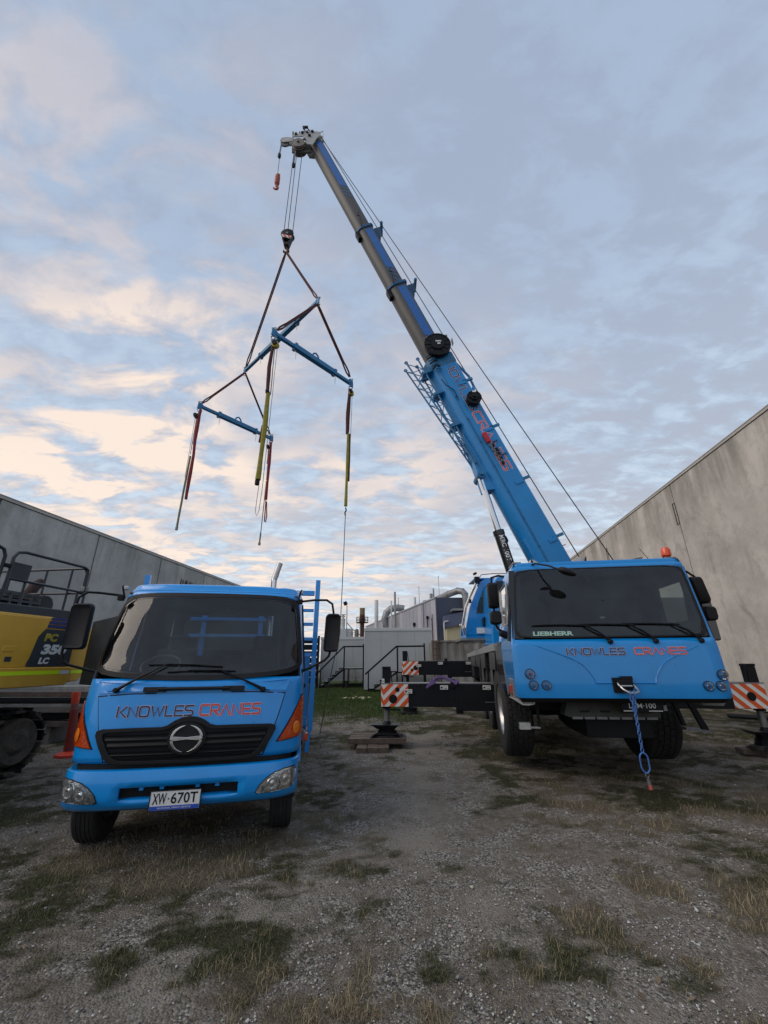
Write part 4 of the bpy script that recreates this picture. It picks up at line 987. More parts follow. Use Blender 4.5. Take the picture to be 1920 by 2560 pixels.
MB().box(-.58, .58, .075, .14, .50, .68).build('air_intake', BLACKM, TRK)
gp = [(s, 0) for s in bu]; gm = MB(); gm.loops([[bump(s, .66, -.08)*1+Vector((0, 0, z-.66)) for s in bu] for z in (.78, .846)], False, False).build('bumper_gap', BLACK, TRK)
for sg in (-1, 1):
    for xx in (.16, .34): MB().box(sg*xx-.02, sg*xx+.02, .02, .08, .62, .652).build('intake_rib', BLUE, TRK, bevel=.004)
    ol = [(1.12, .735), (1.155, .70), (1.15, .60), (1.11, .552), (1.03, .540), (.86, .528), (.725, .527), (.70, .54), (.73, .60), (.80, .665), (.88, .705), (.98, .728)]
    ol = dens([(sg*a, b_) for a, b_ in ol], .04); cc = (sg*.94, .63)
    surfpatch(bump, ol, .004, .004, 4, cc).build('headlamp_bezel', BLACK, TRK)
    i1 = [((p[0]-cc[0])*.95+cc[0], (p[1]-cc[1])*.93+cc[1]) for p in ol]
    hl = surfpatch(bump, i1, .007, .003, 6, cc).build('headlamp', SILV, TRK, smooth=True)
    for (cx, cz, r_) in ((.99, .64, .07), (.86, .61, .052)):
        n = MB(); pc = bump(sg*cx, cz, .004); q = bump(sg*cx, cz, .06)-pc; n.lathe([(r_, .004), (r_*.9, .010), (r_*.55, .007), (r_*.3, .012), (.01, .016)], pc, q, 20, False); n.build('lamp_bowl', SILV, hl, smooth=True)
    for k in range(5):
        s0 = .76+.075*k; MB().add([bump(sg*s0, .55, .0085), bump(sg*(s0+.02), .55, .0085), bump(sg*(s0+.035), .585, .0085), bump(sg*(s0+.012), .59, .0085)], [(0, 1, 2, 3)]).build('lens_facet', SILV if k % 2 else STEEL, hl)
    surfpatch(bump, i1, .016, .010, 5, cc).build('lens', GLASSL, hl, smooth=True)
# number plate
px0, px1, pz0, pz1, py = -.235, .205, .462, .617, -.032
pl = MB().box(px0, px1, py, py+.012, pz0, pz1).build('number_plate', WHITE, TRK, bevel=.004)
MB().box(px0+.004, px1-.004, py-.002, py, pz0+.003, pz0+.036).build('plate_strip', PLATEB, pl)
fr = MB(); w = .006
for a in ((px0, px1, pz0-w, pz0), (px0, px1, pz1, pz1+w), (px0-w, px0, pz0-w, pz1+w), (px1, px1+w, pz0-w, pz1+w)): fr.box(a[0], a[1], py-.004, py+.014, a[2], a[3])
fr.build('plate_frame', BLACK, pl)
f2 = lambda x0, z0: (lambda x, y, o: Vector((x0+x, py-o-.001, z0+y)))
textmesh('XW', f2(px0+.022, pz0+.050), .088, .120, .012, 0, BLACKM, pl)
textmesh('\u00b7', f2(px0+.154, pz0+.085), .014, .014, .0, 0, BLACKM, pl)
textmesh('670T', f2(px0+.182, pz0+.050), .088, .235, .012, 0, BLACKM, pl)
textmesh('NATIONAL HEAVY VEHICLE', f2(px0+.075, pz0+.013), .015, .29, .004, 0, WHITE, pl, depth=.003)
MB().box(px0+.05, px1-.05, py+.01, .03, pz1-.06, pz1-.02).build('plate_bracket', BLACKM, TRK)
# wipers
def wip(piv, elb, tipa, tipb):
    P = lambda p, o: cabp(p[0], p[1], o); w = MB(); w.tube([P(piv, .03), P(((piv[0]*.55+elb[0]*.45), (piv[1]*.55+elb[1]*.45)), .045), P(elb, .040)], [.019, .012, .008], 6)
    w.lathe([(.026, 0), (.026, .04), (.018, .055)], P(piv, .0), P(piv, 1)-P(piv, 0), 10)
    n = 10; w.tube([P((tipa[0]+(tipb[0]-tipa[0])*i/n, tipa[1]+(tipb[1]-tipa[1])*i/n+.008*math.sin(math.pi*i/n)), .022) for i in range(n+1)], .007, 5)
    w.tube([P((tipa[0]*.7+tipb[0]*.3, tipa[1]*.7+tipb[1]*.3+.01), .03), P((elb[0], elb[1]), .042), P((tipa[0]*.3+tipb[0]*.7, tipa[1]*.3+tipb[1]*.7+.01), .03)], .006, 5)
    w.tube([P(piv, .03), P((piv[0]+(-.07 if piv[0] < 0 else .07), piv[1]-.012), .03)], .004, 4)
    w.build('wiper', BLACKM, TRK, smooth=True)
wip((-.76, 1.488), (-.33, 1.725), (-.52, 1.73), (.24, 1.705)); wip((.69, 1.475), (.24, 1.66), (-.31, 1.655), (.38, 1.66))
# mirrors and arms
for sg, mx0, mz0 in ((-1, -1.345, 2.14), (1, 1.435, 2.09)):
    mb = MB(); hw, hh = (.105, .245) if sg < 0 else (.09, .225); lo = []
    tilt = .0 if sg < 0 else .01
    for y_, k in ((.33, .80), (.31, .93), (.34, 1.0), (.395, 1.0), (.41, .93)):
        lo.append([Vector((mx0+a*k+tilt*(b_/hh), y_, mz0+b_*k)) for a, b_ in rr(-hw, hw, -hh, hh, .045)])
    mb.loops(lo); m_ = mb.build('mirror', BLACK, TRK, smooth=True, angle=55)
    ym = .36
    if sg < 0: arm = [(-1.02, .50, 2.50), (-1.25, .45, 2.52), (-1.36, .42, 2.52), (-1.43, .40, 2.46), (-1.455, .40, 2.30), (-1.47, .40, 2.1), (-1.465, .40, 1.86), (-1.44, .40, 1.78), (-1.38, .41, 1.74), (-1.2, .42, 1.69), (-1.08, .44, 1.66)]
    else: arm = [(1.0, .50, 2.47), (1.2, .45, 2.49), (1.36, .42, 2.49), (1.43, .40, 2.44), (1.455, .40, 2.30), (1.44, .40, 2.1), (1.43, .40, 1.90), (1.41, .40, 1.82), (1.36, .41, 1.77), (1.2, .43, 1.69), (1.06, .46, 1.63)]
    MB().tube(arm, .014, 8).build('mirror_arm', BLACKM, m_, smooth=True)
    MB().tube([(sg*1.0, .5, 2.47), (sg*1.03, .46, 2.60), (sg*1.04, .50, 2.62)], .012, 6).obox((sg*1.03, .48, 2.47), V(.03, 0, 0), V(0, .03, 0), V(0, 0, .03)).build('arm_bracket', BLACKM, m_, bevel=.008)
    MB().obox((sg*1.075, .44, 1.63), V(.035, 0, 0), V(0, .05, 0), V(0, 0, .05)).build('lower_bracket', BLACKM, m_, bevel=.015)
    MB().obox((sg*1.03, .56, 2.60), V(.03, 0, 0), V(0, .025, 0), V(0, 0, .022)).build('roof_marker_lamp', ALU, TRK, bevel=.008)
MB().obox((1.19, .82, .90), V(.035, 0, 0), V(0, .055, 0), V(0, 0, .042)).build('side_marker', AMBER, TRK, bevel=.01, label='orange side marker lamp')
MB().obox((1.15, .83, .92), V(.02, 0, 0), V(0, .07, 0), V(0, 0, .055)).build('marker_mount', DIRTY, TRK)
# wheel arches below the doors
for sg in (-1, 1):
    mb = MB(); vs = []; n = 10
    for i in range(n+1):
        a = R(155*i/n+28); vs += [(sg*1.10, .98-.56*math.cos(a), .42+.60*math.sin(a)), (sg*1.14, .98-.56*math.cos(a), .42+.60*math.sin(a)), (sg*1.14, .98-.50*math.cos(a), .42+.53*math.sin(a))]
    mb.add(vs, [q for i in range(n) for q in ((3*i, 3*i+1, 3*i+4, 3*i+3), (3*i+1, 3*i+2, 3*i+5, 3*i+4))]); mb.build('wheel_arch', BLUE, TRK, smooth=True)
    mb = MB(); vs = []
    for i in range(n+1):
        a = R(190*i/n-5); vs += [(sg*1.09, .98-.53*math.cos(a), .42+.55*math.sin(a)), (sg*.68, .98-.53*math.cos(a), .42+.55*math.sin(a))]
    mb.add(vs, [(2*i, 2*i+1, 2*i+3, 2*i+2) for i in range(n)]); mb.build('arch_liner', BLACKM, TRK)
    MB().box(sg*1.02-.06, sg*1.02+.06, 1.5, 1.95, .42, .85).build('step_box', BLUE, TRK, bevel=.01)
    wheel(TRK, (sg*.96, .90, .415), .42, .24, .25, sg, rimmat=STEEL)
    wheel(TRK, (sg*.93, 4.75, .415), .42, .24, .25, sg, rimmat=STEEL); wheel(TRK, (sg*.67, 4.75, .415), .42, .24, .25, sg, rimmat=STEEL)
ch = MB()
for sg in (-1, 1): ch.box(sg*.42-.04, sg*.42+.04, .15, 6.6, .52, .74)
ch.box(-.42, .42, .15, .3, .5, .7); ch.box(-.46, .46, 1.2, 1.4, .52, .74); ch.box(-.42, .42, 6.3, 6.5, .52, .74); ch.box(-.25, .25, .7, 1.4, .36, .85); ch.cyl((-.95, .9, .41), (.95, .9, .41), .06); ch.cyl((-.9, 4.75, .41), (.9, 4.75, .41), .08)
ch.build('chassis', BLACKM, TRK)
# interior
def seat(x):
    s_ = MB().box(x-.25, x+.25, .95, 1.42, 1.15, 1.30).build('seat', SEATM, TRK, bevel=.04)
    MB().obox((x, 1.50, 1.60), V(.25, 0, 0), V(0, .07, .01), V(0, .06, .34)).build('seat_back', SEATM, s_, bevel=.04)
    MB().obox((x, 1.55, 2.02), V(.13, 0, 0), V(0, .05, 0), V(0, .01, .09)).build('headrest', SEATM, s_, bevel=.03)
seat(-.58); seat(.55)
MB().box(-1.0, 1.0, .30, .72, 1.28, 1.56).box(-.86, -.30, .45, .70, 1.50, 1.66).build('dashboard', SKINB, TRK, bevel=.05)
sw = MB().torus((-.56, .80, 1.72), V(0, -.55, .83), .21, .017, 28, 8).build('steering_wheel', STEEL, TRK, smooth=True)  # grey rim: its highlight is put into the colour
MB().cyl((-.56, .62, 1.52), (-.56, .80, 1.68), .03).bar((-.76, .80, 1.68), (-.36, .80, 1.68), .03, .02).build('steering_column', BLACK, sw)
MB().box(-1.0, 1.0, .62, 1.7, 2.54, 2.56).build('headlining', SEATM, TRK)
MB().box(-.55, -.20, .62, .64, 2.40, 2.50).build('sun_visor', SEATM, TRK)
MB().add([(-.60, 1.765, 1.92), (.60, 1.765, 1.92), (.60, 1.765, 2.43), (-.60, 1.765, 2.43)], [(0, 1, 2, 3)]).build('rear_window', GLASSL, TRK)
# exhaust, headboard rack, tray
MB().tube([(.60, 2.0, 1.1), (.60, 2.0, 2.9), (.60, 2.0, 3.02), (.63, 2.0, 3.12)], .045, 14).add([], []).build('exhaust_pipe', CHROME, TRK, smooth=True)
MB().tube([(.60, 2.0, 3.02), (.635, 2.0, 3.16), (.67, 2.0, 3.30)], [.046, .048, .05], 14).build('exhaust_tip', ALU, TRK, smooth=True)
rk = TRK
RX_ = (-1.30, 1.30)
for x in RX_: MB().bar((x, 2.1, .78), (x+(.02 if x > 0 else -.02), 2.1, 3.05), .075, .075).build('rack_post', BLUE, rk, bevel=.005)
MB().bar((1.265, 2.12, .50), (1.285, 2.12, .80), .08, .06).build('post_foot', BLUE, rk, bevel=.005)
for z, h_ in ((2.83, .08), (2.55, .05), (2.33, .05), (2.10, .05), (1.86, .06)):
    if z == 2.83: MB().bar((-1.26, 2.1, z), (1.27, 2.1, z), .06, h_).build('rack_rail', BLUE, rk, bevel=.004)
    else:
        for s_ in (-1, 1): MB().bar((s_*1.02, 2.1, z), (s_*1.27, 2.1, z), .045, h_).build('ladder_rung', BLUE, rk, bevel=.004)
for s_ in (-1, 1): MB().bar((s_*1.02, 2.1, 1.0), (s_*1.02, 2.1, 2.8), .06, .06).build('rack_upright', BLUE, rk, bevel=.004); MB().box(s_*1.15-.10, s_*1.15+.10, 2.09, 2.13, .98, 1.84).build('rack_panel', BLUE_D, rk)
for z in (2.40, 2.15): MB().bar((-.62, 2.16, z), (.52, 2.16, z), .04, .045).build('window_guard_rail', BLUE, rk, bevel=.004)
for x, z0_ in ((-.42, 1.6), (.44, 1.9)): MB().bar((x, 2.2, z0_), (x, 2.2, 2.45), .07, .06).build('window_guard_post', BLUE, rk, bevel=.004)
MB().box(-1.22, 1.24, 2.0, 7.4, .86, .98).build('tray_floor', BLUE_D, rk, bevel=.01)
for s_ in (-1, 1): MB().box(s_*1.23-.02, s_*1.23+.02, 2.2, 7.4, .78, 1.0).build('tray_side', BLUE, rk, bevel=.008)
LC = thing('dark_backdrop', 'black crate added behind the cab to darken its rear window', 'backdrop', tuple(TRK.matrix_world @ Vector((0, 2.8, .98))), -11.96)  # added box that makes the view through the rear window dark
MB().box(-.95, 1.05, -.3, .4, 0, 1.66).build('box', BLACKM, LC, bevel=.02); MB().box(-.97, 1.07, -.32, .42, 1.66, 1.70).build('lid', BLACKM, LC, bevel=.01)
MB().box(1.0, 1.20, 1.95, 2.3, .62, .84).build('tool_box', BLACKM, rk, bevel=.01)
# ------------------------------------------------------------ mobile crane
CR = thing('mobile_crane', 'huge bright blue mobile crane with raised telescopic boom and extended outriggers', 'crane', (3.19, 6.01, 0), 7.5)
def loftbox(rows):
    mb = MB(); mb.loops(rows); return mb
# front cab: vertical nose, raked windscreen. rows of (z, yfront, halfwidth)
CZ = [(1.265, .0, 1.345), (1.30, -.004, 1.372), (1.60, .0, 1.375), (1.95, .02, 1.37), (2.035, .045, 1.36), (2.30, .135, 1.345), (2.70, .27, 1.325), (3.10, .405, 1.305), (3.17, .43, 1.295), (3.215, .46, 1.27)]
CREAR = 1.5
def czy(z, k): return lerpt(CZ, z, k)
def xs(z): return .12*max(0, z-2.03)/1.15
def face(x, z, off=0):
    y0 = czy(z, 1); sl = (czy(z+.03, 1)-czy(z-.03, 1))/.06; q = abs(x)/1.37
    yb = .03*q**6
    return Vector((x+xs(z), y0+yb-off, z+off*sl))
cols = [-1, -.97, -.93, -.86, -.6, -.3, 0, .3, .6, .86, .93, .97, 1]
mb = MB(); vs = []; NZ = [z for z, a, b in CZ]; extra = sorted(NZ+[1.45, 1.75, 2.5, 2.9])
prof = lambda z: [Vector((c*czy(z, 2)+xs(z), czy(z, 1)+(.035*((abs(c)-.9)/.1)**2 if abs(c) > .9 else 0), z)) for c in cols]
def ring_(z):
    w = czy(z, 2); f = prof(z); side = [Vector((w+xs(z), y, z)) for y in (.47, .52, 1.28, CREAR)]; back = [Vector((-w+xs(z), y, z)) for y in (CREAR, 1.28, .52, .47)]
    return f+side+back
rows = [ring_(z) for z in extra]; n = len(rows[0])
for rw in rows: vs += rw
fs = []
for j in range(len(rows)-1):
    zm = (extra[j]+extra[j+1])/2
    for i in range(n):
        k = (i+1) % n
        fr_ = i < 12 and 1 <= i <= 10 and 2.04 < zm < 3.10
        lo_ = 1.62
        sideR = i in (14,) and 2.3 < zm < 2.95; sideL = i == 18 and 2.3 < zm < 2.95
        if fr_ or sideR or sideL: continue
        fs.append((j*n+i, j*n+k, (j+1)*n+k, (j+1)*n+i))
fs.append(tuple(range(n-1, -1, -1)))
mb.add(vs, fs); ob = mb.build('cab_shell', BLUE_DIM, CR, smooth=True, bevel=0, angle=40)
sdm = ob.modifiers.new('wall', 'SOLIDIFY'); sdm.thickness = .04; sdm.offset = -1; ob.data.materials.append(SKINB); sdm.material_offset = 1; sdm.material_offset_rim = 1
rt = []
for z, k in ((3.205, 1.0), (3.245, .99), (3.26, .96), (3.262, .01)):
    rt.append([Vector((p.x*k, .85+(p.y-.85)*k, z)) for p in ring_(3.215)])
MB().loops(rt).build('roof', BLUE_DIM, CR, smooth=True, angle=50)
# dark lower edge
MB().prism([(-1.33, .02, 1.265), (1.33, .02, 1.265), (1.30, .10, 1.205), (-1.30, .10, 1.205)], (0, .5, 0)).build('lower_edge', BLACK, CR, bevel=.01)
# windscreen
def cwl(k, n=64, p=14):
    out = []
    for i in range(n):
        t = 2*math.pi*i/n; cu, sv = math.cos(t), math.sin(t); r_ = (abs(cu)**p+abs(sv)**p)**(-1/p)
        v = .5+.5*sv*r_*k[1]; z = 2.05+(3.13-2.05)*v; out.append((cu*r_*k[0]*(1.315-.05*v), z))
    return out
mb = MB(); mb.loops([[face(*p, .012-.0) for p in cwl((.975*t, .972*t))] for t in (1, .8, .6, .4, .2, .01)], True, False); mb.build('windscreen', GLASSD, CR, smooth=True)
ringpatch(face, cwl((1.0, 1.0)), cwl((.972, .965)), .016, .03).build('windscreen_seal', BLACK, CR, smooth=True)
MB().add([face(x, z, .004) for z in (2.06, 2.245) for x in (-1.29, -.6, 0, .6, 1.29)], [(i, i+1, i+6, i+5) for i in range(4)]).build('windscreen_band', BLACKG, CR)
for x0_, x1_, o__ in ((-1.345, -1.18, .004), (1.20, 1.27, .002)): MB().add([face(x, z, o__) for x in (x0_, x1_) for z in (2.05, 3.13)], [(0, 2, 3, 1)]).build('pillar_band', BLACKG, CR)
for sg in (-1, 1):   # dark pillar trims
    MB().prism([Vector((sg*(czy(z, 2)+.004)+xs(z), czy(z, 1)+.06, z)) for z in (2.03, 3.12)]+[Vector((sg*(czy(3.12, 2)+.004)+xs(3.12), .53, 3.12)), Vector((sg*(czy(2.03, 2)+.004), .30, 2.03))], (sg*.02, 0, 0)).build('pillar_trim', BLACK, CR)
    mb = MB(); x = sg*1.352+.05
    MB().add([(x, .52, 2.31), (x, 1.28, 2.31), (x-sg*.03, 1.28, 2.92), (x-sg*.03, .56, 2.92)], [(0, 1, 2, 3)]).build('side_window', GLASSL, CR)
    fr = MB(); q = [(x, .50, 2.30), (x, 1.29, 2.30), (x-sg*.03, 1.29, 2.94), (x-sg*.03, .54, 2.94)]; fr.tube(q, .022, 6, True); fr.build('side_window_frame', ALU if sg < 0 else BLACK, CR)
# creases of the nose panel: proud mouldings
for sg in (-1, 1):
    X0 = .07; c = [(X0+sg*1.28, 2.00), (X0+sg*1.05, 1.93), (X0+sg*.80, 1.835), (X0+sg*.62, 1.755), (X0+sg*.52, 1.69), (X0+sg*.455, 1.61), (X0+sg*.405, 1.53), (X0+sg*.385, 1.455)]
    w = .012; mb = MB(); up_ = [face(a, b_+w*.9, .001) for a, b_ in c]; md = [face(a, b_, .012) for a, b_ in c]; dn = [face(a-sg*w, b_-w, .001) for a, b_ in c]
    mb.loops([up_, md, dn], False, False).build('nose_crease', BLUE_DIM, CR, smooth=True)
c = [(.07-.385, 1.455), (.07+.385, 1.455)]
MB().loops([[face(a, 1.462, .001) for a, _ in c], [face(a, 1.455, .012) for a, _ in c], [face(a, 1.443, .001) for a, _ in c]], False, False).build('nose_crease', BLUE_DIM, CR, smooth=True)
strokes('KNOWLES', lambda x, y, o: face(-.625+x, 1.823+y, .004+o), .083, .765, NAVYL, CR)
strokes('CRANES', lambda x, y, o: face(.275+x, 1.823+y, .004+o), .083, .655, REDL, CR)
textmesh('LIEBHERR', lambda x, y, o: face(-1.055+x, 2.078+y, .020+o), .062, .56, .045, 0, mat('pale_green_letter', (.30, .46, .40), .4, 0, 0, .05), CR)
# head and indicator lamps
for i, (x, z) in enumerate(((-1.17, 1.575), (-1.14, 1.43), (-.97, 1.43), (1.30, 1.555), (1.09, 1.42), (1.245, 1.42))):
    r_ = .060 if i in (0, 3) else .055; p = Vector((x, czy(z, 1)-.012+(.006 if x > 1.29 else 0), z))
    l_ = MB().lathe([(r_*1.14, -.006), (r_*1.14, .006), (r_*1.05, .010), (r_*1.0, -.012)], p, (0, -1, 0), 28, False).build('lamp_bezel', BLACK, CR, smooth=True)
    MB().lathe([(r_, .002), (r_*.8, -.02), (r_*.45, -.034), (r_*.2, -.02), (.004, -.016)], p+V(0, -.008, 0), (0, -1, 0), 24, False).build('reflector', SILV, l_, smooth=True)
    MB().lathe([(r_*.30, .0), (r_*.2, .006), (.002, .01)], p+V(0, -.006, 0), (0, -1, 0), 16, False).build('bulb_cap', AMBER if i in (0,) else STEEL, l_, smooth=True)
    MB().lathe([(r_*1.02, .006), (r_*.7, .014), (.002, .018)], p, (0, -1, 0), 24, False).build('lens', GLASSL, l_, smooth=True)
# tow coupling, ring
tw = MB().box(-.10, .145, -.03, .05, 1.335, 1.525).box(-.06, .13, -.10, -.03, 1.40, 1.50).box(.0, .14, -.09, -.02, 1.49, 1.545).build('tow_coupling', BLACKM, CR, bevel=.008)
rg = [(-.05, -.06, 1.465), (-.062, -.10, 1.44), (-.03, -.15, 1.385), (.03, -.18, 1.345), (.09, -.18, 1.34), (.155, -.15, 1.355), (.165, -.10, 1.385), (.12, -.06, 1.455)]
MB().tube(rg, .0125, 8).build('tow_ring', ALU, tw, smooth=True); MB().tube([(-.06, -.12, 1.425), (.10, -.12, 1.425)], .011, 8).build('tow_pin', ALU, tw, smooth=True)
# number plate below the nose
pl = MB().box(.03, .56, .18, .19, 1.085, 1.215).build('number_plate', BLACKM, CR, bevel=.004)
f3 = lambda x0, z0: (lambda x, y, o: Vector((x0+x, .18-o, z0+y)))
textmesh('LTM\u00b7100', f3(.125, 1.130), .062, .345, .006, 0, WHITE, pl)
MB().box(.045, .22, .176, .18, 1.092, 1.102).box(.37, .545, .176, .18, 1.092, 1.102).build('plate_stripe', WHITE, pl)
MB().box(.56, .60, .17, .21, 1.10, 1.17).build('plate_end', STEEL, pl)
# folded step tray under the nose and frame parts
MB().prism([(-.60, .46, 1.20), (.55, .46, 1.20), (.62, .42, 1.05), (.60, .40, .985), (-.60, .40, .985), (-.68, .42, 1.01)], (0, .25, 0)).build('front_step_tray', mat('tray_metal', (.07, .07, .06), .6, .3, 0, .3, 10), CR, bevel=.006)
for i in range(7): MB().box(-.58+.165*i, -.44+.165*i, .385, .41, .965, .995).build('tray_tooth', STEEL, CR)
for i in range(4): MB().box(-.46+.28*i, -.34+.28*i, .39, .42, 1.055, 1.075).build('tray_slot', BLACKM, CR)
ch = MB(); ch.box(-.55, .55, .5, 11.3, .95, 1.75); ch.box(-.35, .55, .6, 1.7, .70, .98); ch.cyl((-1.0, 2.33, .925), (1.0, 2.33, .925), .12); ch.lathe([(.12, -.3), (.26, -.15), (.26, .15), (.12, .3)], (.0, 2.33, .85), (1, 0, 0), 14)
ch.box(-.95, .95, 1.2, 1.5, 1.0, 1.25); ch.build('chassis', BLACKM, CR, bevel=.01)
# steps and fenders at the corners
sp = MB().prism([(-1.43, .16, 1.25), (-1.10, .16, 1.25), (-1.12, .16, 1.17), (-1.20, .16, 1.155), (-1.29, .16, 1.16)], (0, .3, 0)).build('corner_step', ALU, CR, bevel=.006)
for i in range(9): MB().box(-1.28+.018*i, -1.275+.018*i, .145, .16, 1.18, 1.235).build('step_grip', BLACKM, sp)
MB().prism([(1.02, .2, 1.24), (1.40, .2, 1.24), (1.33, .2, 1.16), (1.08, .2, 1.17)], (0, .3, 0)).build('corner_step', STEEL, CR, bevel=.006)
MB().box(-1.42, -1.36, .25, .42, 1.30, 1.42).build('side_marker', mat('red_marker', (.35, .05, .03), .3, 0, .3), CR, bevel=.01)
MB().box(-1.39, -1.30, .20, .55, 1.245, 1.50).build('marker_mount', STEEL, CR, bevel=.01)
mb = MB().prism([(1.36, 1.15, 1.12), (1.44, 1.15, 1.12), (1.585, 1.15, .74), (1.585, 1.15, .70), (1.50, 1.15, .70)], (0, .05, 0)).prism([(1.14, 1.15, 1.12), (1.21, 1.15, 1.12), (1.27, 1.15, .80), (1.22, 1.15, .80)], (0, .05, 0)); mb.build('side_ladder', BLACKM, CR, bevel=.006)
MB().obox((1.40, 1.20, .745), V(.17, 0, -.02), V(0, .10, 0), V(0, 0, .018)).build('ladder_tread', STEEL, CR); MB().box(1.48, 1.585, 1.14, 1.152, .705, .735).build('ladder_foot', ALU, CR)
MB().obox((-1.16, .95, .80), V(.085, 0, .0), V(0, .05, 0), V(0, 0, .05)).build('left_step_plate', ALU, CR, bevel=.006); MB().box(-1.12, -.92, .98, 1.04, .76, .785).build('step_rung', ALU, CR); MB().bar((-1.24, .98, .80), (-1.24, 1.02, 1.25), .04, .05).bar((-.93, .98, .78), (-.93, 1.02, 1.2), .04, .04).build('step_hanger', BLACKM, CR)
# wipers
for x in (-.02, .58, 1.165):
    P = lambda a, z, o: face(a, z, o); w = MB()
    w.tube([P(x, 2.00, .03), P(x-.14, 2.11, .05), P(x-.31, 2.205, .045)], [.022, .016, .012], 6); w.tube([P(x-.02, 2.03, .045), P(x-.17, 2.13, .062), P(x-.33, 2.222, .05)], .006, 5)
    w.lathe([(.034, -.01), (.034, .04), (.02, .05)], P(x, 1.995, .0), (0, -1, 0), 10)
    x0 = -1.07 if x < 0 else (x-1.08)
    w.tube([P(x0+(x-.22-x0)*i/8, 2.222+.02*(i/8)**.5-.035*(i/8)**2, .028) for i in range(9)], [.006]+[.013]*7+[.01], 6)
    w.build('wiper', BLACKM, CR, smooth=True)
# mirrors on the cab corners
for sg in (-1, 1):
    lo = []; xc = -1.50 if sg < 0 else 1.60; y0_ = .62; 
    for y_, k in ((-.06, .84), (-.03, .97), (.0, 1), (.09, 1), (.11, .93)): lo.append([Vector((xc+a*k-(.0 if sg < 0 else b_*.12), y0_+y_-.1, 2.755+b_*k)) for a, b_ in rr(-.085, .085, -.205, .205, .04)])
    m_ = MB().loops(lo).build('mirror', BLACK, CR, smooth=True, angle=55)
    lo = []
    for y_, k in ((-.07, .78), (-.035, .96), (.0, 1), (.08, 1), (.10, .92)): lo.append([Vector((xc+.01-(.0 if sg < 0 else -.04)+a*k, y0_+y_-.1, 2.40+b_*k)) for a, b_ in rr(-.09, .09, -.105, .105, .045)])
    MB().loops(lo).build('wide_mirror', BLACK, m_, smooth=True, angle=55)
    MB().tube([(sg*1.30, .52, 3.05), (sg*1.38, .55, 3.08), (sg*1.50, .55, 3.05), (xc, .56, 2.97), (xc, .58, 2.75), (xc+.0, .58, 2.3), (xc+.05*-sg, .58, 2.22), (sg*1.40, .55, 2.19)], .017, 8).build('mirror_arm', BLACKM, m_, smooth=True)
    MB().lathe([(.02, 0), (.055, .03), (.06, .12), (.03, .2)], (sg*1.46, .56, 2.18), (-sg, 0, -.5), 10).build('arm_socket', BLACK, m_, smooth=True)
# kerb mirror reaching over the windscreen
lo = []
for k_, zz in ((.6, -.035), (.95, -.015), (1, 0), (.95, .03), (.6, .06), (.2, .07)): lo.append([Vector((-.46+.125*k_*math.cos(t*.2618), -.02+.075*k_*math.sin(t*.2618), 2.985-.10*k_*math.cos(t*.2618)*.45+zz)) for t in range(24)])
m_ = MB().loops(lo).build('kerb_mirror', BLACK, CR, smooth=True, angle=60)
MB().tube([(-.86, .50, 3.22), (-.80, .40, 3.23), (-.66, .15, 3.13), (-.55, .05, 3.05)], .014, 8).build('mirror_arm', BLACKM, m_, smooth=True)
MB().tube([(-.86, .50, 3.10), (-.85, .42, 2.95), (-.80, .34, 2.83)], .012, 6).build('round_mirror_arm', BLACKM, m_)
MB().lathe([(.13, 0), (.135, .02), (.1, .05), (.01, .06)], (-.72, .31, 2.70), (0, .95, .3), 28).build('round_mirror', BLACKM, m_, smooth=True)
# beacon and roof bits
MB().lathe([(.045, .13), (.055, .15), (.078, .17), (.080, .20), (.074, .275), (.052, .315), (.01, .325)], (1.64, 1.25, 3.30), (0, 0, 1), 24).build('beacon', mat('beacon_lens', (.70, .07, .01), .2, 0, .5, .1), CR, smooth=True)
MB().lathe([(.03, 0), (.03, .05), (.05, .07), (.05, .11), (.07, .16)], (1.64, 1.25, 3.28), (0, 0, 1), 16).tube([(1.55, 1.25, 3.30), (1.52, 1.25, 3.36), (1.56, 1.25, 3.40)], .015, 6).bar((1.2, 1.22, 3.24), (1.66, 1.27, 3.28), .06, .03).build('beacon_base', BLACKM, CR, smooth=True)
MB().cyl((1.40, 1.2, 3.25), (1.20, 1.2, 3.60), .007, .004, 6).lathe([(.03, 0), (.02, .03)], (1.38, 1.2, 3.25), (0, 0, 1), 10).build('roof_aerial', BLACKM, CR)
MB().tube([(1.35, 1.0, 3.26), (1.42, 1.0, 3.34), (1.5, 1.0, 3.33), (1.56, 1.0, 3.27)], .006, 5).build('roof_cable', BLACKM, CR)
for a_, b_ in ((1.22, 1.38), (-1.14, -1.0)): MB().box(a_, b_, .50, .9, 3.25, 3.285).build('roof_corner_cap', STEEL, CR, bevel=.008)
# interior
MB().box(-1.25, 1.25, .35, .70, 1.9, 2.22).build('dashboard', SKINB, CR, bevel=.05)
for x in (-.75, .70):
    s_ = MB().box(x-.25, x+.25, .75, 1.15, 1.85, 2.0).build('seat', SKINB, CR, bevel=.04); MB().obox((x, 1.13, 2.40), V(.24, 0, 0), V(0, .06, 0), V(0, .03, .42)).build('seat_back', SKINB, s_, bevel=.05)
sw = MB().torus((.72, .78, 2.36), V(0, -.6, .8), .21, .016, 24, 8).build('steering_wheel', BLACK, CR, smooth=True)
MB().box(-1.3, 1.3, 1.44, 1.47, 1.3, 3.15).build('rear_wall', SKINB, CR)
MB().bar((-.06, .45, 3.05), (.0, .36, 2.72), .035, .02).build('blind_rail', SKINB, CR); MB().box(-.02, .05, .23, .24, 2.33, 2.36).build('windscreen_sticker', WHITE, CR)
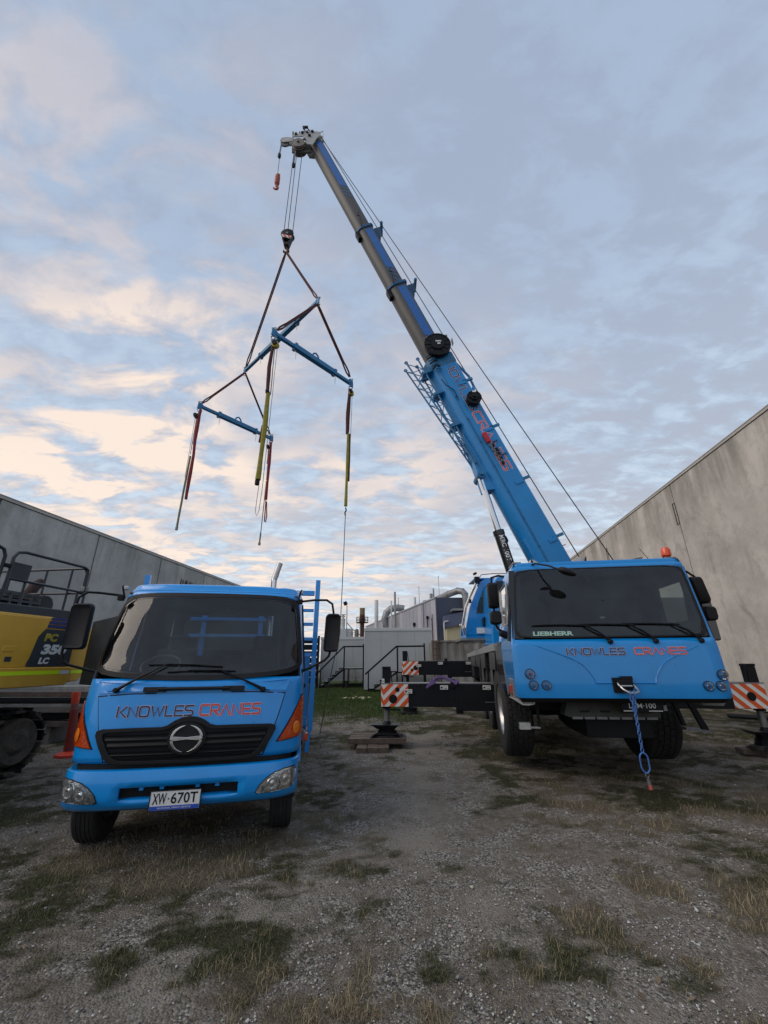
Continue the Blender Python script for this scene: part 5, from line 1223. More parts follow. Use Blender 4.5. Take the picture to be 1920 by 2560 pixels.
# left side: fender panels, deck
dk = MB().prism([(-1.39, 1.45, 2.0), (-1.39, 10.9, 1.95), (-.2, 10.9, 1.95), (-.2, 1.45, 2.0)], (0, 0, .05)).prism([(1.39, 1.45, 2.0), (1.39, 10.9, 1.95), (.2, 10.9, 1.95), (.2, 1.45, 2.0)], (0, 0, .05)).build('deck', STEEL, CR)
MB().prism([(-1.41, 1.9, 1.93), (-1.38, 1.9, 1.93), (-1.38, 10.9, 1.885), (-1.41, 10.9, 1.885)], (0, 0, .13)).build('deck_edge', ALU, CR)
MB().prism([(-1.385, 1.25, 2.06), (-1.385, 1.95, 2.06), (-1.385, 1.80, 1.55), (-1.385, 1.0, 1.20), (-1.385, .80, 1.25)], (.35, 0, 0)).build('front_fender', BLACKG, CR, bevel=.01)
for i, (a, b_) in enumerate(((2.0, 3.05), (3.95, 5.2), (5.3, 6.9), (7.0, 8.9))):
    MB().prism([(-1.39, a, 1.92), (-1.39, b_, 1.92), (-1.39, b_-.12, 1.60), (-1.39, a+.15, 1.58)], (.25, 0, 0)).build('fender_panel', mat('scuffed_fender', (.055, .055, .058), .4, .1, .1, .3, 3), CR, bevel=.01)
for y_ in (3.15, 3.9, 5.2, 5.35, 6.9, 8.7, 10.6): MB().box(-1.37, -1.33, y_, y_+.05, 1.28, 1.92).build('side_hanger', STEEL if y_ in (3.15, 5.2, 8.7) else BLACKM, CR)
for a_, b_, c_ in ((5.5, 6.3, 1.35), (8.0, 10.2, 1.2)): MB().box(-1.36, -1.1, a_, b_, c_, 1.9).build('side_locker', BLACKM, CR, bevel=.01)
wheel(CR, (-1.12, 2.33, .90), .755, .48, .42, -1, 44, ALU, rows=5); wheel(CR, (1.18, 2.33, .90), .755, .55, .42, 1, 44, ALU)
for y_ in (4.75, 6.4, 9.0):
    for sg in (-1, 1): wheel(CR, (sg*1.10, y_, .94), .70, .40, .39, sg, 36 if y_ < 5 else 0, STEEL)
# outriggers
def warn(parent, f, w, h, holes, flip):
    # white board with orange slanting bars, some bars make a chevron at the outer end
    bd_ = MB(); bd_.add([f(0, 0, 0), f(w, 0, 0), f(w, h, 0), f(0, h, 0)], [(0, 1, 2, 3)]); b = bd_.build('warning_board', WHITE, parent)
    def clip(poly, x0, x1, y0, y1):
        for ax, lim, sgn in ((0, x0, 1), (0, x1, -1), (1, y0, 1), (1, y1, -1)):
            out = []
            for i, p in enumerate(poly):
                q = poly[i-1]; a = (p[ax]-lim)*sgn; c_ = (q[ax]-lim)*sgn
                if (a >= 0) != (c_ >= 0): t = c_/(c_-a); out.append(tuple(q[k]+(p[k]-q[k])*t for k in (0, 1)))
                if a >= 0: out.append(p)
            poly = out
            if not poly: return []
        return poly
    st = .115*h/.47; ax = .055*w/.6 if not flip else 0
    k = -8
    while k < 12:
        c0 = k*st*2
        po = clip([(ax, c0), (ax+3, c0+3*.98), (ax+3, c0+3*.98+st*1.05), (ax, c0+st*1.05)], ax, w, 0, h)
        if len(po) > 2: MB().add([f(p[0], p[1], .003) for p in po], [tuple(range(len(po)))]).build('stripe', ORANGE, b)
        if ax:
            po = clip([(ax, c0), (ax-1, c0+1.9), (ax-1, c0+1.9+st*1.05), (ax, c0+st*1.05)], 0, ax, 0, h)
            if len(po) > 2: MB().add([f(p[0], p[1], .003) for p in po], [tuple(range(len(po)))]).build('stripe', ORANGE, b)
        k += 1
    for (cx, cz, r_) in holes:
        MB().add([f(cx+r_*math.cos(t*.2618), cz+r_*math.sin(t*.2618), .006) for t in range(24)], [tuple(range(24))]).build('board_hole', BLACKM, b)
def outrigger(y_, zt_, hh, xo, sg, label, foot=True, inner=True):
    # beam reaches from the chassis to xo (absolute), side sg
    g = []
    b0 = 1.30 if hh > .4 else 1.3
    o = MB().box(min(sg*.3, sg*(xo-.0)), max(sg*.3, sg*xo), y_, y_+.42, zt_-hh, zt_-.012).build('outrigger_beam', BLACKM, CR, bevel=.012, label=label)
    MB().box(min(sg*.3, sg*xo), max(sg*.3, sg*xo), y_-.012, y_+.43, zt_-.012, zt_+.006).build('beam_top_plate', STEEL, o)
    if inner:
        xi = xo-1.65
        MB().box(min(sg*.3, sg*xi), max(sg*.3, sg*xi), y_-.035, y_+.46, zt_-hh-.07, zt_-.02).build('outer_box', BLACKM, o, bevel=.012)
        MB().box(min(sg*(xi-.02), sg*(xi+.09)), max(sg*(xi-.02), sg*(xi+.09)), y_-.05, y_+.48, zt_-.10, zt_+.085).build('box_lug', BLACKM, o, bevel=.02)
        MB().box(min(sg*(xi-.15), sg*(xi+.0)), max(sg*(xi-.15), sg*(xi+.0)), y_, y_+.2, zt_-hh-.13, zt_-hh-.06).build('box_pad', BLACKM, o)
        for xx, zz in ((xo-.62, .10), (xi+.24, .02), (1.45, .02)):
            p_ = MB(); x0_ = sg*xx; p_.box(x0_-.085, x0_+.085, y_-.041, y_-.038, zt_-zz-.105, zt_-zz-.02); q_ = p_.build('load_sticker', WHITE, o)
            MB().box(x0_-.07, x0_-.03, y_-.0435, y_-.0425, zt_-zz-.085, zt_-zz-.045).box(x0_-.025, x0_+.07, y_-.0435, y_-.0425, zt_-zz-.055, zt_-zz-.045).box(x0_+.0, x0_+.065, y_-.0435, y_-.0425, zt_-zz-.09, zt_-zz-.078).build('sticker_print', BLACKM, q_)
        MB().box(sg*(xi-.95)-.33, sg*(xi-.95)+.33, y_-.045, y_-.036, zt_-hh+.10, zt_-hh+.112).build('weld_bead', STEEL, o)
    jx = sg*(xo-.11)
    MB().box(jx-.085, jx+.085, y_+.05, y_+.24, zt_, zt_+.32).prism([(jx-.095, y_+.04, zt_+.31), (jx+.095, y_+.04, zt_+.31), (jx+.09, y_+.04, zt_+.355), (jx-.08, y_+.04, zt_+.355)], (0, .21, 0)).build('jack_housing', BLACKM, CR, bevel=.012)
    MB().tube([(jx+sg*-.10, y_+.06, zt_+.30), (jx+sg*-.12, y_+.06, zt_+.16), (jx+sg*-.14, y_+.06, zt_)], .012, 6).build('hydraulic_hose', BLACKM, CR)
    MB().lathe([(.062, 0), (.062, zt_-hh-.45)], (jx, y_+.15, .45), (0, 0, 1), 20).build('jack_rod', STEEL, CR, smooth=True)
    MB().lathe([(.10, 0), (.10, .04)], (jx, y_+.15, zt_-hh-.04), (0, 0, 1), 16).bar((jx, y_+.02, zt_-hh-.055), (jx+.32, y_+.0, zt_-hh-.06), .04, .03).build('jack_collar', BLACKM, CR)
    ft = MB(); F0 = V(jx, y_+.15, 0)
    ft.prism([F0+V(-.33, -.22, .455), F0+V(.29, -.22, .455), F0+V(.19, -.18, .37), F0+V(-.19, -.18, .37)], (0, .42, 0)); ft.lathe([(.10, .36), (.12, .44), (.05, .53)], F0, (0, 0, 1), 16)
    ft.build('jack_foot', BLACKM, CR, bevel=.008)
    return o
o1 = outrigger(3.52, 1.29, .48, 3.78, -1, 'front left outrigger beam')
warn(o1, lambda x, z, o: Vector((-3.775+x, 3.515-o, .815+z)), .61, .465, ((.37, .345, .048), (.27, .155, .092)), False)
o2 = outrigger(9.62, 1.765, .48, 3.86, -1, 'rear left outrigger beam')
warn(o2, lambda x, z, o: Vector((-3.855+x, 9.612-o, 1.295+z)), .60, .465, ((.36, .16, .045), (.50, .235, .085)), False)
MB().box(-3.80, -3.62, 9.72, 9.9, 0, 1.3).build('rear_jack_leg', BLACKM, CR)
o3 = outrigger(3.22, 1.31, .47, 3.85, 1, 'front right outrigger beam', inner=False)
warn(o3, lambda x, z, o: Vector((3.845-x, 3.214-o, .85+z)), .62, .45, ((.28, .215, .082),), True)
textmesh('A', lambda x, y, o: Vector((-3.755+x, 3.565-o, 1.31+y)), .05, .04, .01, 0, BLACKM, CR); MB().box(-3.765, -3.705, 3.566, 3.568, 1.295, 1.385).build('jack_sticker', WHITE, CR)

# --- superstructure (world coordinates, slewed to the left)
MB().lathe([(1.0, 2.0), (1.05, 2.25)], (4.2, 12.3, 0), (0, 0, 1), 32).build('turntable', BLACKM, CR, world=True, smooth=True)
for y_ in (11.85, 12.85): MB().prism([(3.4, y_, 2.25), (7.4, y_, 2.25), (7.4, y_, 2.9), (6.3, y_, 3.7), (5.3, y_, 3.5), (4.4, y_, 2.7), (3.4, y_, 2.6)], (0, .1, 0)).build('slewing_frame', BLUE_D, CR, world=True, bevel=.02)
MB().prism([(2.68, 10.7, 2.12), (3.9, 10.7, 2.12), (3.9, 10.7, 3.88), (3.02, 10.7, 3.88), (2.78, 10.7, 3.62)], (0, .95, 0)).build('engine_housing', BLUE_DIM, CR, world=True, bevel=.04)
MB().prism([(3.02, 10.69, 2.95), (3.5, 10.69, 3.15), (3.5, 10.69, 3.22), (3.02, 10.69, 3.02)], (0, -.02, 0)).build('housing_rib', BLUE_DIM, CR, world=True, bevel=.008)
strokes('CRANES', lambda x, y, o: Vector((2.82+x, 10.695-o, 2.50+y+x*.08)), .20, .75, NAVYL, CR, world=True)
# operator cab: curved front toward the left
oc = [(2.20, 2.40), (2.22, 2.62), (2.36, 3.15), (2.55, 3.55), (2.72, 3.86), (2.85, 3.93), (3.45, 3.93), (3.5, 2.40)]
for yy, nm in ((11.55, 'cab_side'), (12.35, 'cab_side')):
    ol = oc; il = [(2.52, 2.98), (2.62, 3.30), (2.76, 3.62), (2.86, 3.74), (3.30, 3.74), (3.30, 2.98)]
    mb = MB(); dn = dens(ol, .08)
    # side sheet with a window opening: ring between outline and opening
    il2 = []; cx, cz = 2.92, 3.35
    ang = [math.atan2(p[1]-cz, p[0]-cx) for p in dn]
    def hit(poly, a):
        best = None; d = (math.cos(a), math.sin(a)); m_ = len(poly)
        for i in range(m_):
            p, q = poly[i], poly[(i+1) % m_]; ex, ey = q[0]-p[0], q[1]-p[1]; den_ = d[0]*ey-d[1]*ex
            if abs(den_) < 1e-9: continue
            t = ((p[0]-cx)*ey-(p[1]-cz)*ex)/den_; u = ((p[0]-cx)*d[1]-(p[1]-cz)*d[0])/den_
            if t > 0 and -1e-6 <= u <= 1+1e-6: best = t if best is None else min(best, t)
        return (cx+d[0]*(best or .1), cz+d[1]*(best or .1))
    il2 = [hit(il, a) for a in ang]
    mb.loops([[(p[0], yy+.05, p[1]) for p in dn], [(p[0], yy, p[1]) for p in dn], [(p[0], yy, p[1]) for p in il2], [(p[0], yy+.05, p[1]) for p in il2]], True, False)
    mb.build(nm, BLUE_DIM, CR, world=True)
    MB().prism([(p[0], yy+.02, p[1]) for p in il], (0, .005, 0)).build('cab_side_window', GLASSD, CR, world=True)
mb = MB(); fr_ = oc[1:5]; mb.add([(p[0]+.02, y, p[1]) for p in fr_ for y in (11.6, 12.35)], [(2*i, 2*i+1, 2*i+3, 2*i+2) for i in range(3)]).build('cab_front_window', GLASSD, CR, world=True)
MB().box(2.55, 3.5, 11.55, 12.4, 3.93, 3.97).box(2.2, 3.5, 11.55, 12.4, 2.33, 2.42).box(3.46, 3.5, 11.6, 12.35, 2.4, 3.9).build('cab_roof_and_floor', BLUE_DIM, CR, world=True, bevel=.01)
MB().box(2.8, 3.3, 11.75, 12.15, 2.45, 2.95).box(3.15, 3.28, 11.75, 12.15, 2.95, 3.55).build('operator_seat', SEATM, CR, world=True, bevel=.04)
for yy in (11.5, 11.75): MB().tube([(2.18, yy, 2.42), (2.15, yy, 2.70), (2.27, yy, 3.18), (2.45, yy, 3.56), (2.64, yy, 3.90)], .016, 6).build('guard_rail', ALU if yy > 11.6 else STEEL, CR, world=True, smooth=True)
MB().tube([(2.66, 11.5, 3.93), (2.75, 11.5, 4.05), (3.1, 11.5, 4.08), (3.5, 11.5, 4.08)], .014, 6).build('roof_rail', STEEL, CR, world=True)
MB().obox((2.60, 11.45, 3.90), V(.07, 0, 0), V(0, .06, 0), V(0, 0, .08)).obox((2.56, 11.45, 4.07), V(.05, 0, .02), V(0, .04, 0), V(-.01, 0, .03)).build('work_lamp', BLACKM, CR, world=True, bevel=.02)
MB().obox((2.36, 11.42, 3.30), V(.03, 0, 0), V(0, .03, 0), V(0, 0, .05)).build('rail_clamp', BLACKM, CR, world=True)
MB().box(2.05, 3.4, 11.45, 12.4, 2.27, 2.33).build('cab_walkway', STEEL, CR, world=True)
MB().box(2.5, 2.75, 11.5, 11.54, 2.45, 2.60).build('cab_sticker', WHITE, CR, world=True)
MB().prism([(2.66, 11.38, 2.62), (2.94, 11.38, 2.62), (2.94, 11.38, 3.0), (2.66, 11.38, 2.85)], (0, .12, 0)).build('lower_mirror', BLACKM, CR, world=True, bevel=.03)
# counterweight and winches beyond the boom foot
MB().box(7.0, 8.6, 10.9, 13.8, 2.2, 3.3).build('counterweight', mat('counterweight_grey', (.10, .10, .10), .6), CR, world=True, bevel=.05)
MB().lathe([(.45, -.5), (.45, -.45), (.3, -.45), (.3, .45), (.45, .45), (.45, .5)], (6.9, 12.4, 3.7), (0, 1, 0), 24).build('winch_drum', BLACKM, CR, world=True, smooth=True)
MB().lathe([(.4, -.4), (.4, -.35), (.25, -.35), (.25, .35), (.4, .35), (.4, .4)], (6.1, 12.4, 4.15), (0, 1, 0), 24).build('winch_drum', BLACKM, CR, world=True, smooth=True)
# things showing over the cab roof
MB().prism([(3.98, 8.5, 3.50), (4.16, 8.5, 3.50), (4.25, 8.5, 3.80), (4.18, 8.5, 3.81)], (.02, .5, 0)).build('rear_panel', ALU, CR, world=True); MB().prism([(4.14, 8.45, 3.50), (4.24, 8.45, 3.50), (4.28, 8.45, 3.82)], (0, .05, 0)).build('rear_panel_edge', BLACKM, CR, world=True)
MB().prism([(3.18, 8.5, 3.45), (3.33, 8.5, 3.45), (3.26, 8.5, 3.70), (3.14, 8.5, 3.78), (3.12, 8.5, 3.6)], (0, .2, 0)).build('corner_bracket', ALU, CR, world=True); MB().prism([(3.06, 8.46, 3.45), (3.20, 8.46, 3.45), (3.12, 8.46, 3.79)], (0, .04, 0)).build('corner_bracket_edge', BLACKM, CR, world=True)
MB().tube([(4.66, 8.0, 3.47), (4.80, 8.0, 3.51), (4.92, 8.0, 3.57), (5.02, 8.0, 3.61)], [.04, .055, .06, .06], 16).build('exhaust_stack', mat('heat_tinted_steel', (.34, .27, .22), .3, .8, 0, .3, 3), CR, world=True, smooth=True)
MB().prism([(4.96, 7.92, 3.54), (5.07, 7.95, 3.54), (5.15, 7.95, 3.68), (4.96, 7.92, 3.64)], (0, .12, 0)).build('exhaust_tip', mat('heat_tinted_steel', (.34, .27, .22)), CR, world=True)
hs = MB()
for i in range(9): hs.tube([(4.36+.05*i, 8.3, 3.54), (4.39+.05*i, 8.28, 3.60+.015*(i % 3)), (4.44+.05*i, 8.25, 3.55)], .014, 5)
hs.tube([(4.60, 8.2, 3.55), (4.63, 8.2, 3.66), (4.70, 8.2, 3.65), (4.78, 8.2, 3.55)], .010, 6); hs.build('hose_bundle', DIRTY, CR, world=True)

# --- boom
BY = 12.42
P0 = Vector((5.70, BY, 3.0)); P1 = Vector((-3.10, BY, 24.95)); TL_ = (P1-P0).length
bt = (P1-P0).normalized(); bn = Vector((-bt.z*-1, 0, -bt.x*1)); bn = Vector((bt.z, 0, -bt.x)).normalized(); bw = Vector((0, -1, 0))
def sz(z): return (z-3.0)/bt.z      # distance along the boom for a height
def bp_(s, n_, w_): return P0+bt*s+bn*n_+bw*w_
def secprof(h, w, round_=.45):
    pr = [(h/2, -w/2+.05), (h/2, w/2-.05), (h/2-.05, w/2), (-h*.5+h*round_, w/2)]
    for i in range(1, 10):
        a = math.pi*i/10; pr.append((-h*.5+h*round_-math.sin(a)*h*round_, w/2*math.cos(a)))
    pr += [(-h*.5+h*round_, -w/2), (h/2-.05, -w/2)]
    return pr
def boomsec(s0, s1, h, w, m, nm, e=0):
    mb = MB(); mb.loops([[bp_(s, a+e, b_) for a, b_ in secprof(h, w)] for s in (s0, s1)]); return mb.build(nm, m, CR, world=True, smooth=True, angle=30)
sA, sB, sC, sT = sz(12.1), sz(15.75), sz(19.05), TL_
b1 = boomsec(-.6, sA, 1.04, .84, BLUE_D, 'base_boom')
b2 = boomsec(sA-1, sB, .74, .70, GREYT, 'boom_section', .0); b3 = boomsec(sB-1, sC, .68, .63, GREYT, 'boom_section', .0); b4 = boomsec(sC-1, sT, .62, .56, GREYT, 'boom_section', .0)
BSTR = mat('boom_stripe_blue', (.006, .10, .36), .4, 0, .2, .1)
BSTR2 = mat('boom_stripe_dull', (.03, .075, .16), .45, 0, .1, .1)
for s0, s1, h, w, par in ((sA+1.0, sB-.1, .74, .70, b2), (sB+.9, sC-.1, .68, .63, b3), (sC+2.8, sT, .62, .56, b4)):
    f = w/2+.006; a0, a1 = -h*.04, h*.385
    MB().add([bp_(s0, a1, f), bp_(s1, a1, f), bp_(s1, a0, f), bp_(s0+.25, a0, f)], [(0, 1, 2, 3)]).build('blue_stripe', BSTR, par, world=True)
    for k in range(3):
        q = s0-.25-.26*k; MB().add([bp_(q-.0, a1, f), bp_(q+.15, a1, f), bp_(q+.15+.30, a0, f), bp_(q+.30, a0, f)], [(0, 1, 2, 3)]).build('stripe_chevron', BSTR2, par, world=True)
def collar(s, h, w, m=BLUE_D, big=False):
    mb = MB(); mb.loops([[bp_(s+q, a*k, b_*k) for a, b_ in secprof(h, w)] for q, k in ((0, 1.06), (.03, 1.16), (.13, 1.16), (.16, 1.06))]); c = mb.build('boom_collar', BLUE_C, CR, world=True, bevel=.01)
    MB().prism([bp_(s+.10, h*.5, .10), bp_(s+.10, h*.5+.42, .10), bp_(s+.04, h*.5+.42, .10), bp_(s-.42, h*.5+.22, .10), bp_(s-.5, h*.5+.02, .10)], bw*-.25).build('collar_bracket', BLUE_C, c, world=True)
    MB().box(0, 0, 0, 0, 0, 0).v.clear()
    MB().obox(bp_(s+.07, h*.5+.45, 0), bt*.035, bn*.05, bw*.32).build('rope_guide', BLUE_S, c, world=True)
    MB().tube([bp_(s+.1, -.12, w*.5+.06), bp_(s+.62, .02, w*.5+.10), bp_(s+.70, -.06, w*.5+.10), bp_(s+.88, .08, w*.5+.10)], .018, 6).build('hose_guide', BLACKM, c, world=True)
    for i in range(3): MB().obox(bp_(s-.05-.13*i, -h*.5-.03, w*.2), bt*.08, bn*.07, bw*.12).build('cylinder_lug', BLACKM, c, world=True, bevel=.02)
    return c
collar(sB, .74, .70); collar(sC, .68, .63)
mb = MB(); mb.loops([[bp_(sA+q, a*k, b_*k) for a, b_ in secprof(1.04, .84)] for q, k in ((-.35, 1.0), (-.3, 1.05), (.10, 1.05), (.15, .98))]); hd = mb.build('boom_head_collar', BLUE_S, CR, world=True, bevel=.015)
for i in range(7):
    MB().tube([bp_(sA-.5+.12*i, -.45, .45), bp_(sA-.42+.1*i, -.30, .52), bp_(sA-.52+.14*i, -.15, .48)], .028, 6).build('head_hose', BLACKM if i % 2 else BLUE_S, hd, world=True)
MB().tube([bp_(sA-.9, -.35, .46), bp_(sA-1.2, -.32, .50), bp_(sA-1.5, -.12, .46), bp_(sA-1.9, -.16, .46)], .016, 6).build('head_cable', BLACKM, hd, world=True)
# cable reels
def reel(c, r_, d, lab):
    c = Vector(c); a = Vector((0, -1, 0)); o_ = MB().lathe([(r_*.96, 0), (r_, .03), (r_, d-.02), (r_*.94, d), (r_*.52, d*.98), (r_*.50, d*1.25), (r_*.2, d*1.3), (.01, d*1.3)], c, a, 40).build('cable_reel', BLACKM, CR, world=True, smooth=True, label=lab, angle=40)
    for k in range(12 if r_ > .4 else 6):
        t = 6.283*k/(12 if r_ > .4 else 6); u_ = Vector((math.cos(t), 0, math.sin(t))); q_ = Vector((-math.sin(t), 0, math.cos(t)))
        MB().obox(c+a*(d+.006)+u_*r_*.74, u_*r_*.21, q_*.010, a*.012).build('reel_rib', BLACK, o_, world=True)
    MB().torus(c+a*d, a, r_*.97, .018, 40, 6).build('reel_rim', BLACK, o_, world=True, smooth=True)
    return o_
q = reel((1.98, BY-.46, 12.52), .485, .20, 'large black cable reel')
MB().box(1.90, 2.10, BY-.74, BY-.735, 12.56, 12.62).box(1.96, 2.07, BY-.74, BY-.735, 12.45, 12.52).build('reel_label', OFFW, q, world=True)
MB().tube([(1.5, BY-.5, 12.9), (1.75, BY-.5, 13.05), (2.1, BY-.5, 13.05), (2.3, BY-.5, 12.98)], .02, 6).obox((2.33, BY-.5, 13.0), V(.05, 0, 0), V(0, .03, 0), V(0, 0, .07)).obox((2.55, BY-.5, 12.75), V(.02, 0, .05), V(0, .03, 0), V(.02, 0, -.14)).build('reel_bracket', STEEL, q, world=True)
q = reel((3.11, BY-.46, 10.22), .25, .22, 'small black cable reel')
MB().cyl((3.11, BY-.68, 10.22), (3.11, BY-.80, 10.22), .09, .06, 12).build('reel_motor', BLACKM, q, world=True); MB().box(3.05, 3.17, BY-.74, BY-.72, 10.38, 10.44).build('reel_label', WHITE, q, world=True)
# outrigger arm on the boom head (triangular stay)
MB().tube([(2.50, BY-.2, 12.3), (3.12, BY-.2, 11.45), (3.27, BY-.2, 10.98), (3.16, BY-.25, 10.55)], .045, 8).build('rope_stay', BLUE_S, CR, world=True)
MB().cyl((3.14, BY-.25, 10.62), (3.24, BY-.25, 10.95), .06, n=10).build('stay_cylinder', BLUE_D, CR, world=True)
# lugs along the upper edge of the boom
for z in (10.95, 9.05, 7.10, 5.15):
    s_ = sz(z); MB().obox(bp_(s_, .52, .38), bn*.20, bt*.045, bw*.04).build('boom_lug', BLUE_S, CR, world=True, bevel=.008); MB().obox(bp_(s_-.06, .30, .43), bn*.13, bt*.06, bw*.02).build('lug_plate', BLUE_D, CR, world=True, bevel=.008)
MB().obox(bp_(sz(4.85), .58, .3), bn*.08, bt*.012, bw*.01).build('small_lug', STEEL, CR, world=True)
# rail line along the side
MB().bar(bp_(sz(3.6), -.20, .425), bp_(sz(11.5), -.20, .425), .014, .014).bar(bp_(sz(3.6), -.16, .425), bp_(sz(9.6), -.16, .425), .014, .014).build('side_conduit', BLUE_S, CR, world=True)
for i in range(8): MB().obox(bp_(sz(4.2+.9*i), -.18, .43), bn*.04, bt*.012, bw*.012).build('conduit_clip', BLUE_S, CR, world=True)
fl = lambda z0, n0: (lambda x, y, o: bp_(sz(z0)-x, n0+y, .423+o))
strokes('KNOWLES', fl(12.15, .06), .27, 2.50, NAVYL, CR, world=True, sw=.15, edge=.24)
strokes('CRANES', fl(9.72, .05), .27, 2.35, REDL, CR, world=True, sw=.13, edge=.235)
# red hook block stowed on the boom side with chain
MB().obox(bp_(sz(8.72), .02, .52), bt*.20, bn*.075, bw*.06).build('stowed_red_hook', mat('hook_red', (.45, .01, .02), .45), CR, world=True, bevel=.03)
mb = MB(); chain(mb, bp_(sz(8.5), .02, .50), bp_(sz(7.75), .12, .50), .11, .018, .07); mb.build('stowed_chain', STEEL, CR, world=True)
for k in range(5): MB().obox(bp_(sz(8.4-.16*k), .10+.03*(k % 2), .50), bt*.05, bn*.035, bw*.05).build('stowed_shackle', BLACKM, CR, world=True, bevel=.01)
MB().obox(bp_(sz(8.2), .22, .45), bt*.12, bn*.02, bw*.03).obox(bp_(sz(8.05), .30, .45), bt*.02, bn*.10, bw*.03).obox(bp_(sz(8.55), .26, .45), bt*.02, bn*.08, bw*.03).build('hook_holder', BLUE_S, CR, world=True)
# luffing cylinder and its bracket
MB().prism([bp_(sz(9.25), -.50, .22), bp_(sz(8.6), -.44, .22), bp_(sz(7.15), -.44, .22), bp_(sz(7.25), -.80, .22)], bw*-.44).build('cylinder_bracket', BLUE_D, CR, world=True, bevel=.012)
MB().lathe([(.14, -.32), (.14, .32)], (3.20, BY, 7.50), (0, 1, 0), 20).lathe([(.07, -.42), (.07, .42)], (3.20, BY, 7.50), (0, 1, 0), 12).build('cylinder_pin', BLUE_S, CR, world=True, smooth=True)
c0, c1, c2 = Vector((3.20, BY-.12, 7.45)), Vector((3.60, BY-.12, 5.58)), Vector((4.20, BY-.12, 2.75))
MB().cyl(c0, c1, .105, n=24).build('luffing_rod', CHROME, CR, world=True, smooth=True)
lc = MB().cyl(c1, c2, .165, n=28).cyl(c1-(c2-c1).normalized()*.02, c1+(c2-c1).normalized()*.12, .18, n=28).build('luffing_cylinder', BLACKG, CR, world=True, smooth=True)
MB().tube([c1+V(.2, 0, -.15), c1+V(.26, 0, -.3), c1+V(.22, 0, -.4)], .03, 6).build('cylinder_port', BLACKM, lc, world=True)
MB().bar((3.42, BY-.1, 7.35), (4.46, BY-.1, 4.75), .035, .05).build('hose_rail', BLUE_S, CR, world=True)
MB().prism([(4.28, BY-.3, 5.25), (4.40, BY-.3, 5.30), (4.78, BY-.3, 4.45), (4.66, BY-.3, 4.38)], (0, .3, 0)).build('boom_locker', BLUE_D, CR, world=True, bevel=.01)
cd = (c2-c1).normalized(); cu_ = Vector((cd.z, 0, -cd.x))*-1
def cylt(x, y, o):
    a = (y-.075)/.165; return c1+cd*(.16+x)+Vector((-cd.z, 0, cd.x))*(math.sin(a)*.168)+Vector((0, -1, 0))*(math.cos(a)*.168+.001+o)
textmesh('MRC 100T', cylt, .14, .85, .02, 0, WHITE, lc, world=True)
# lattice jib folded along the underside
def jib(s, side_n, w_):
    t = (s-sz(8.2))/(sz(12.5)-sz(8.2)); n0 = -.60-.10*t; return bp_(s, n0-side_n*(.05+.42*t), w_)
js = MB(); sN = [sz(8.15)+(sz(12.35)-sz(8.15))*i/11 for i in range(12)]
for (sn, w_) in ((0, .30), (1, .30), (0, -.12), (1, -.12)):
    MB().tube([jib(s, sn, w_) for s in sN], .030, 6).build('jib_chord', BLUE_S, CR, world=True)
for i in range(11):
    for w_ in (.30, -.12): js.cyl(jib(sN[i], i % 2, w_), jib(sN[i+1], (i+1) % 2, w_), .016, n=5)
    js.cyl(jib(sN[i], 1, .30), jib(sN[i+1], 1, -.12), .014, n=5); js.cyl(jib(sN[i], 0, .30), jib(sN[i], 1, .30), .014, n=5)
js.build('jib_lacing', BLUE_S, CR, world=True, kind='stuff')
for w_ in (.30, -.12):
    for sn in (0, 1): MB().torus(jib(sz(12.42), sn, w_), (0, 1, 0), .045, .028, 12, 6).build('jib_fork', BLUE_S, CR, world=True)
for z in (9.6, 10.9, 11.8): MB().obox(bp_(sz(z), -.62, .1), bn*.18, bt*.05, bw*.25).build('jib_hanger', BLUE_S, CR, world=True, bevel=.01)
MB().bar(bp_(sz(7.9), -.55, .2), bp_(sz(8.9), -.62, .2), .05, .10).build('jib_foot', BLUE_S, CR, world=True)

# --- boom tip
HG = mat('head_grey', (.36, .36, .35), .5, .1, 0, .2, 4); HD = mat('head_dark', (.09, .085, .08), .6, .2, 0, .3, 5)
TY = 12.3
for y_ in (TY-.30, TY+.26):
    MB().prism([(-4.22, y_, 25.10), (-3.72, y_, 25.12), (-3.48, y_, 24.55), (-3.22, y_, 24.50), (-3.05, y_, 25.0), (-2.90, y_, 25.22), (-2.88, y_, 25.46), (-3.2, y_, 25.52), (-3.7, y_, 25.42), (-4.22, y_, 25.30)], (0, .04, 0)).build('head_plate', HG, CR, world=True, bevel=.01)
MB().prism([(-4.86, TY-.10, 25.22), (-4.80, TY-.10, 25.42), (-4.55, TY-.10, 25.48), (-4.2, TY-.10, 25.40), (-4.2, TY-.10, 25.15), (-4.5, TY-.10, 25.12), (-4.7, TY-.10, 25.10)], (0, .03, 0)).prism([(-4.86, TY+.07, 25.22), (-4.80, TY+.07, 25.42), (-4.55, TY+.07, 25.48), (-4.2, TY+.07, 25.40), (-4.2, TY+.07, 25.15), (-4.5, TY+.07, 25.12), (-4.7, TY+.07, 25.10)], (0, .03, 0)).build('tip_arm', HG, CR, world=True)
def sheave(c, r_, nm='sheave', m=HD, n=1, w_=.07):
    for i in range(n): MB().lathe([(r_*.35, -w_/2), (r_*.9, -w_*.3), (r_, -w_/2), (r_*.86, 0), (r_, w_/2), (r_*.9, w_*.3), (r_*.35, w_/2)], Vector(c)+V(0, .10*i, 0), (0, 1, 0), 24).build(nm, m, CR, world=True, smooth=True, angle=30)
sheave((-4.62, TY, 25.15), .22, m=STEEL); sheave((-3.92, TY-.22, 24.78), .30, n=5, m=mat('nylon_sheave', (.20, .18, .16), .6)); sheave((-3.0, TY-.1, 25.30), .22, n=2, m=STEEL)
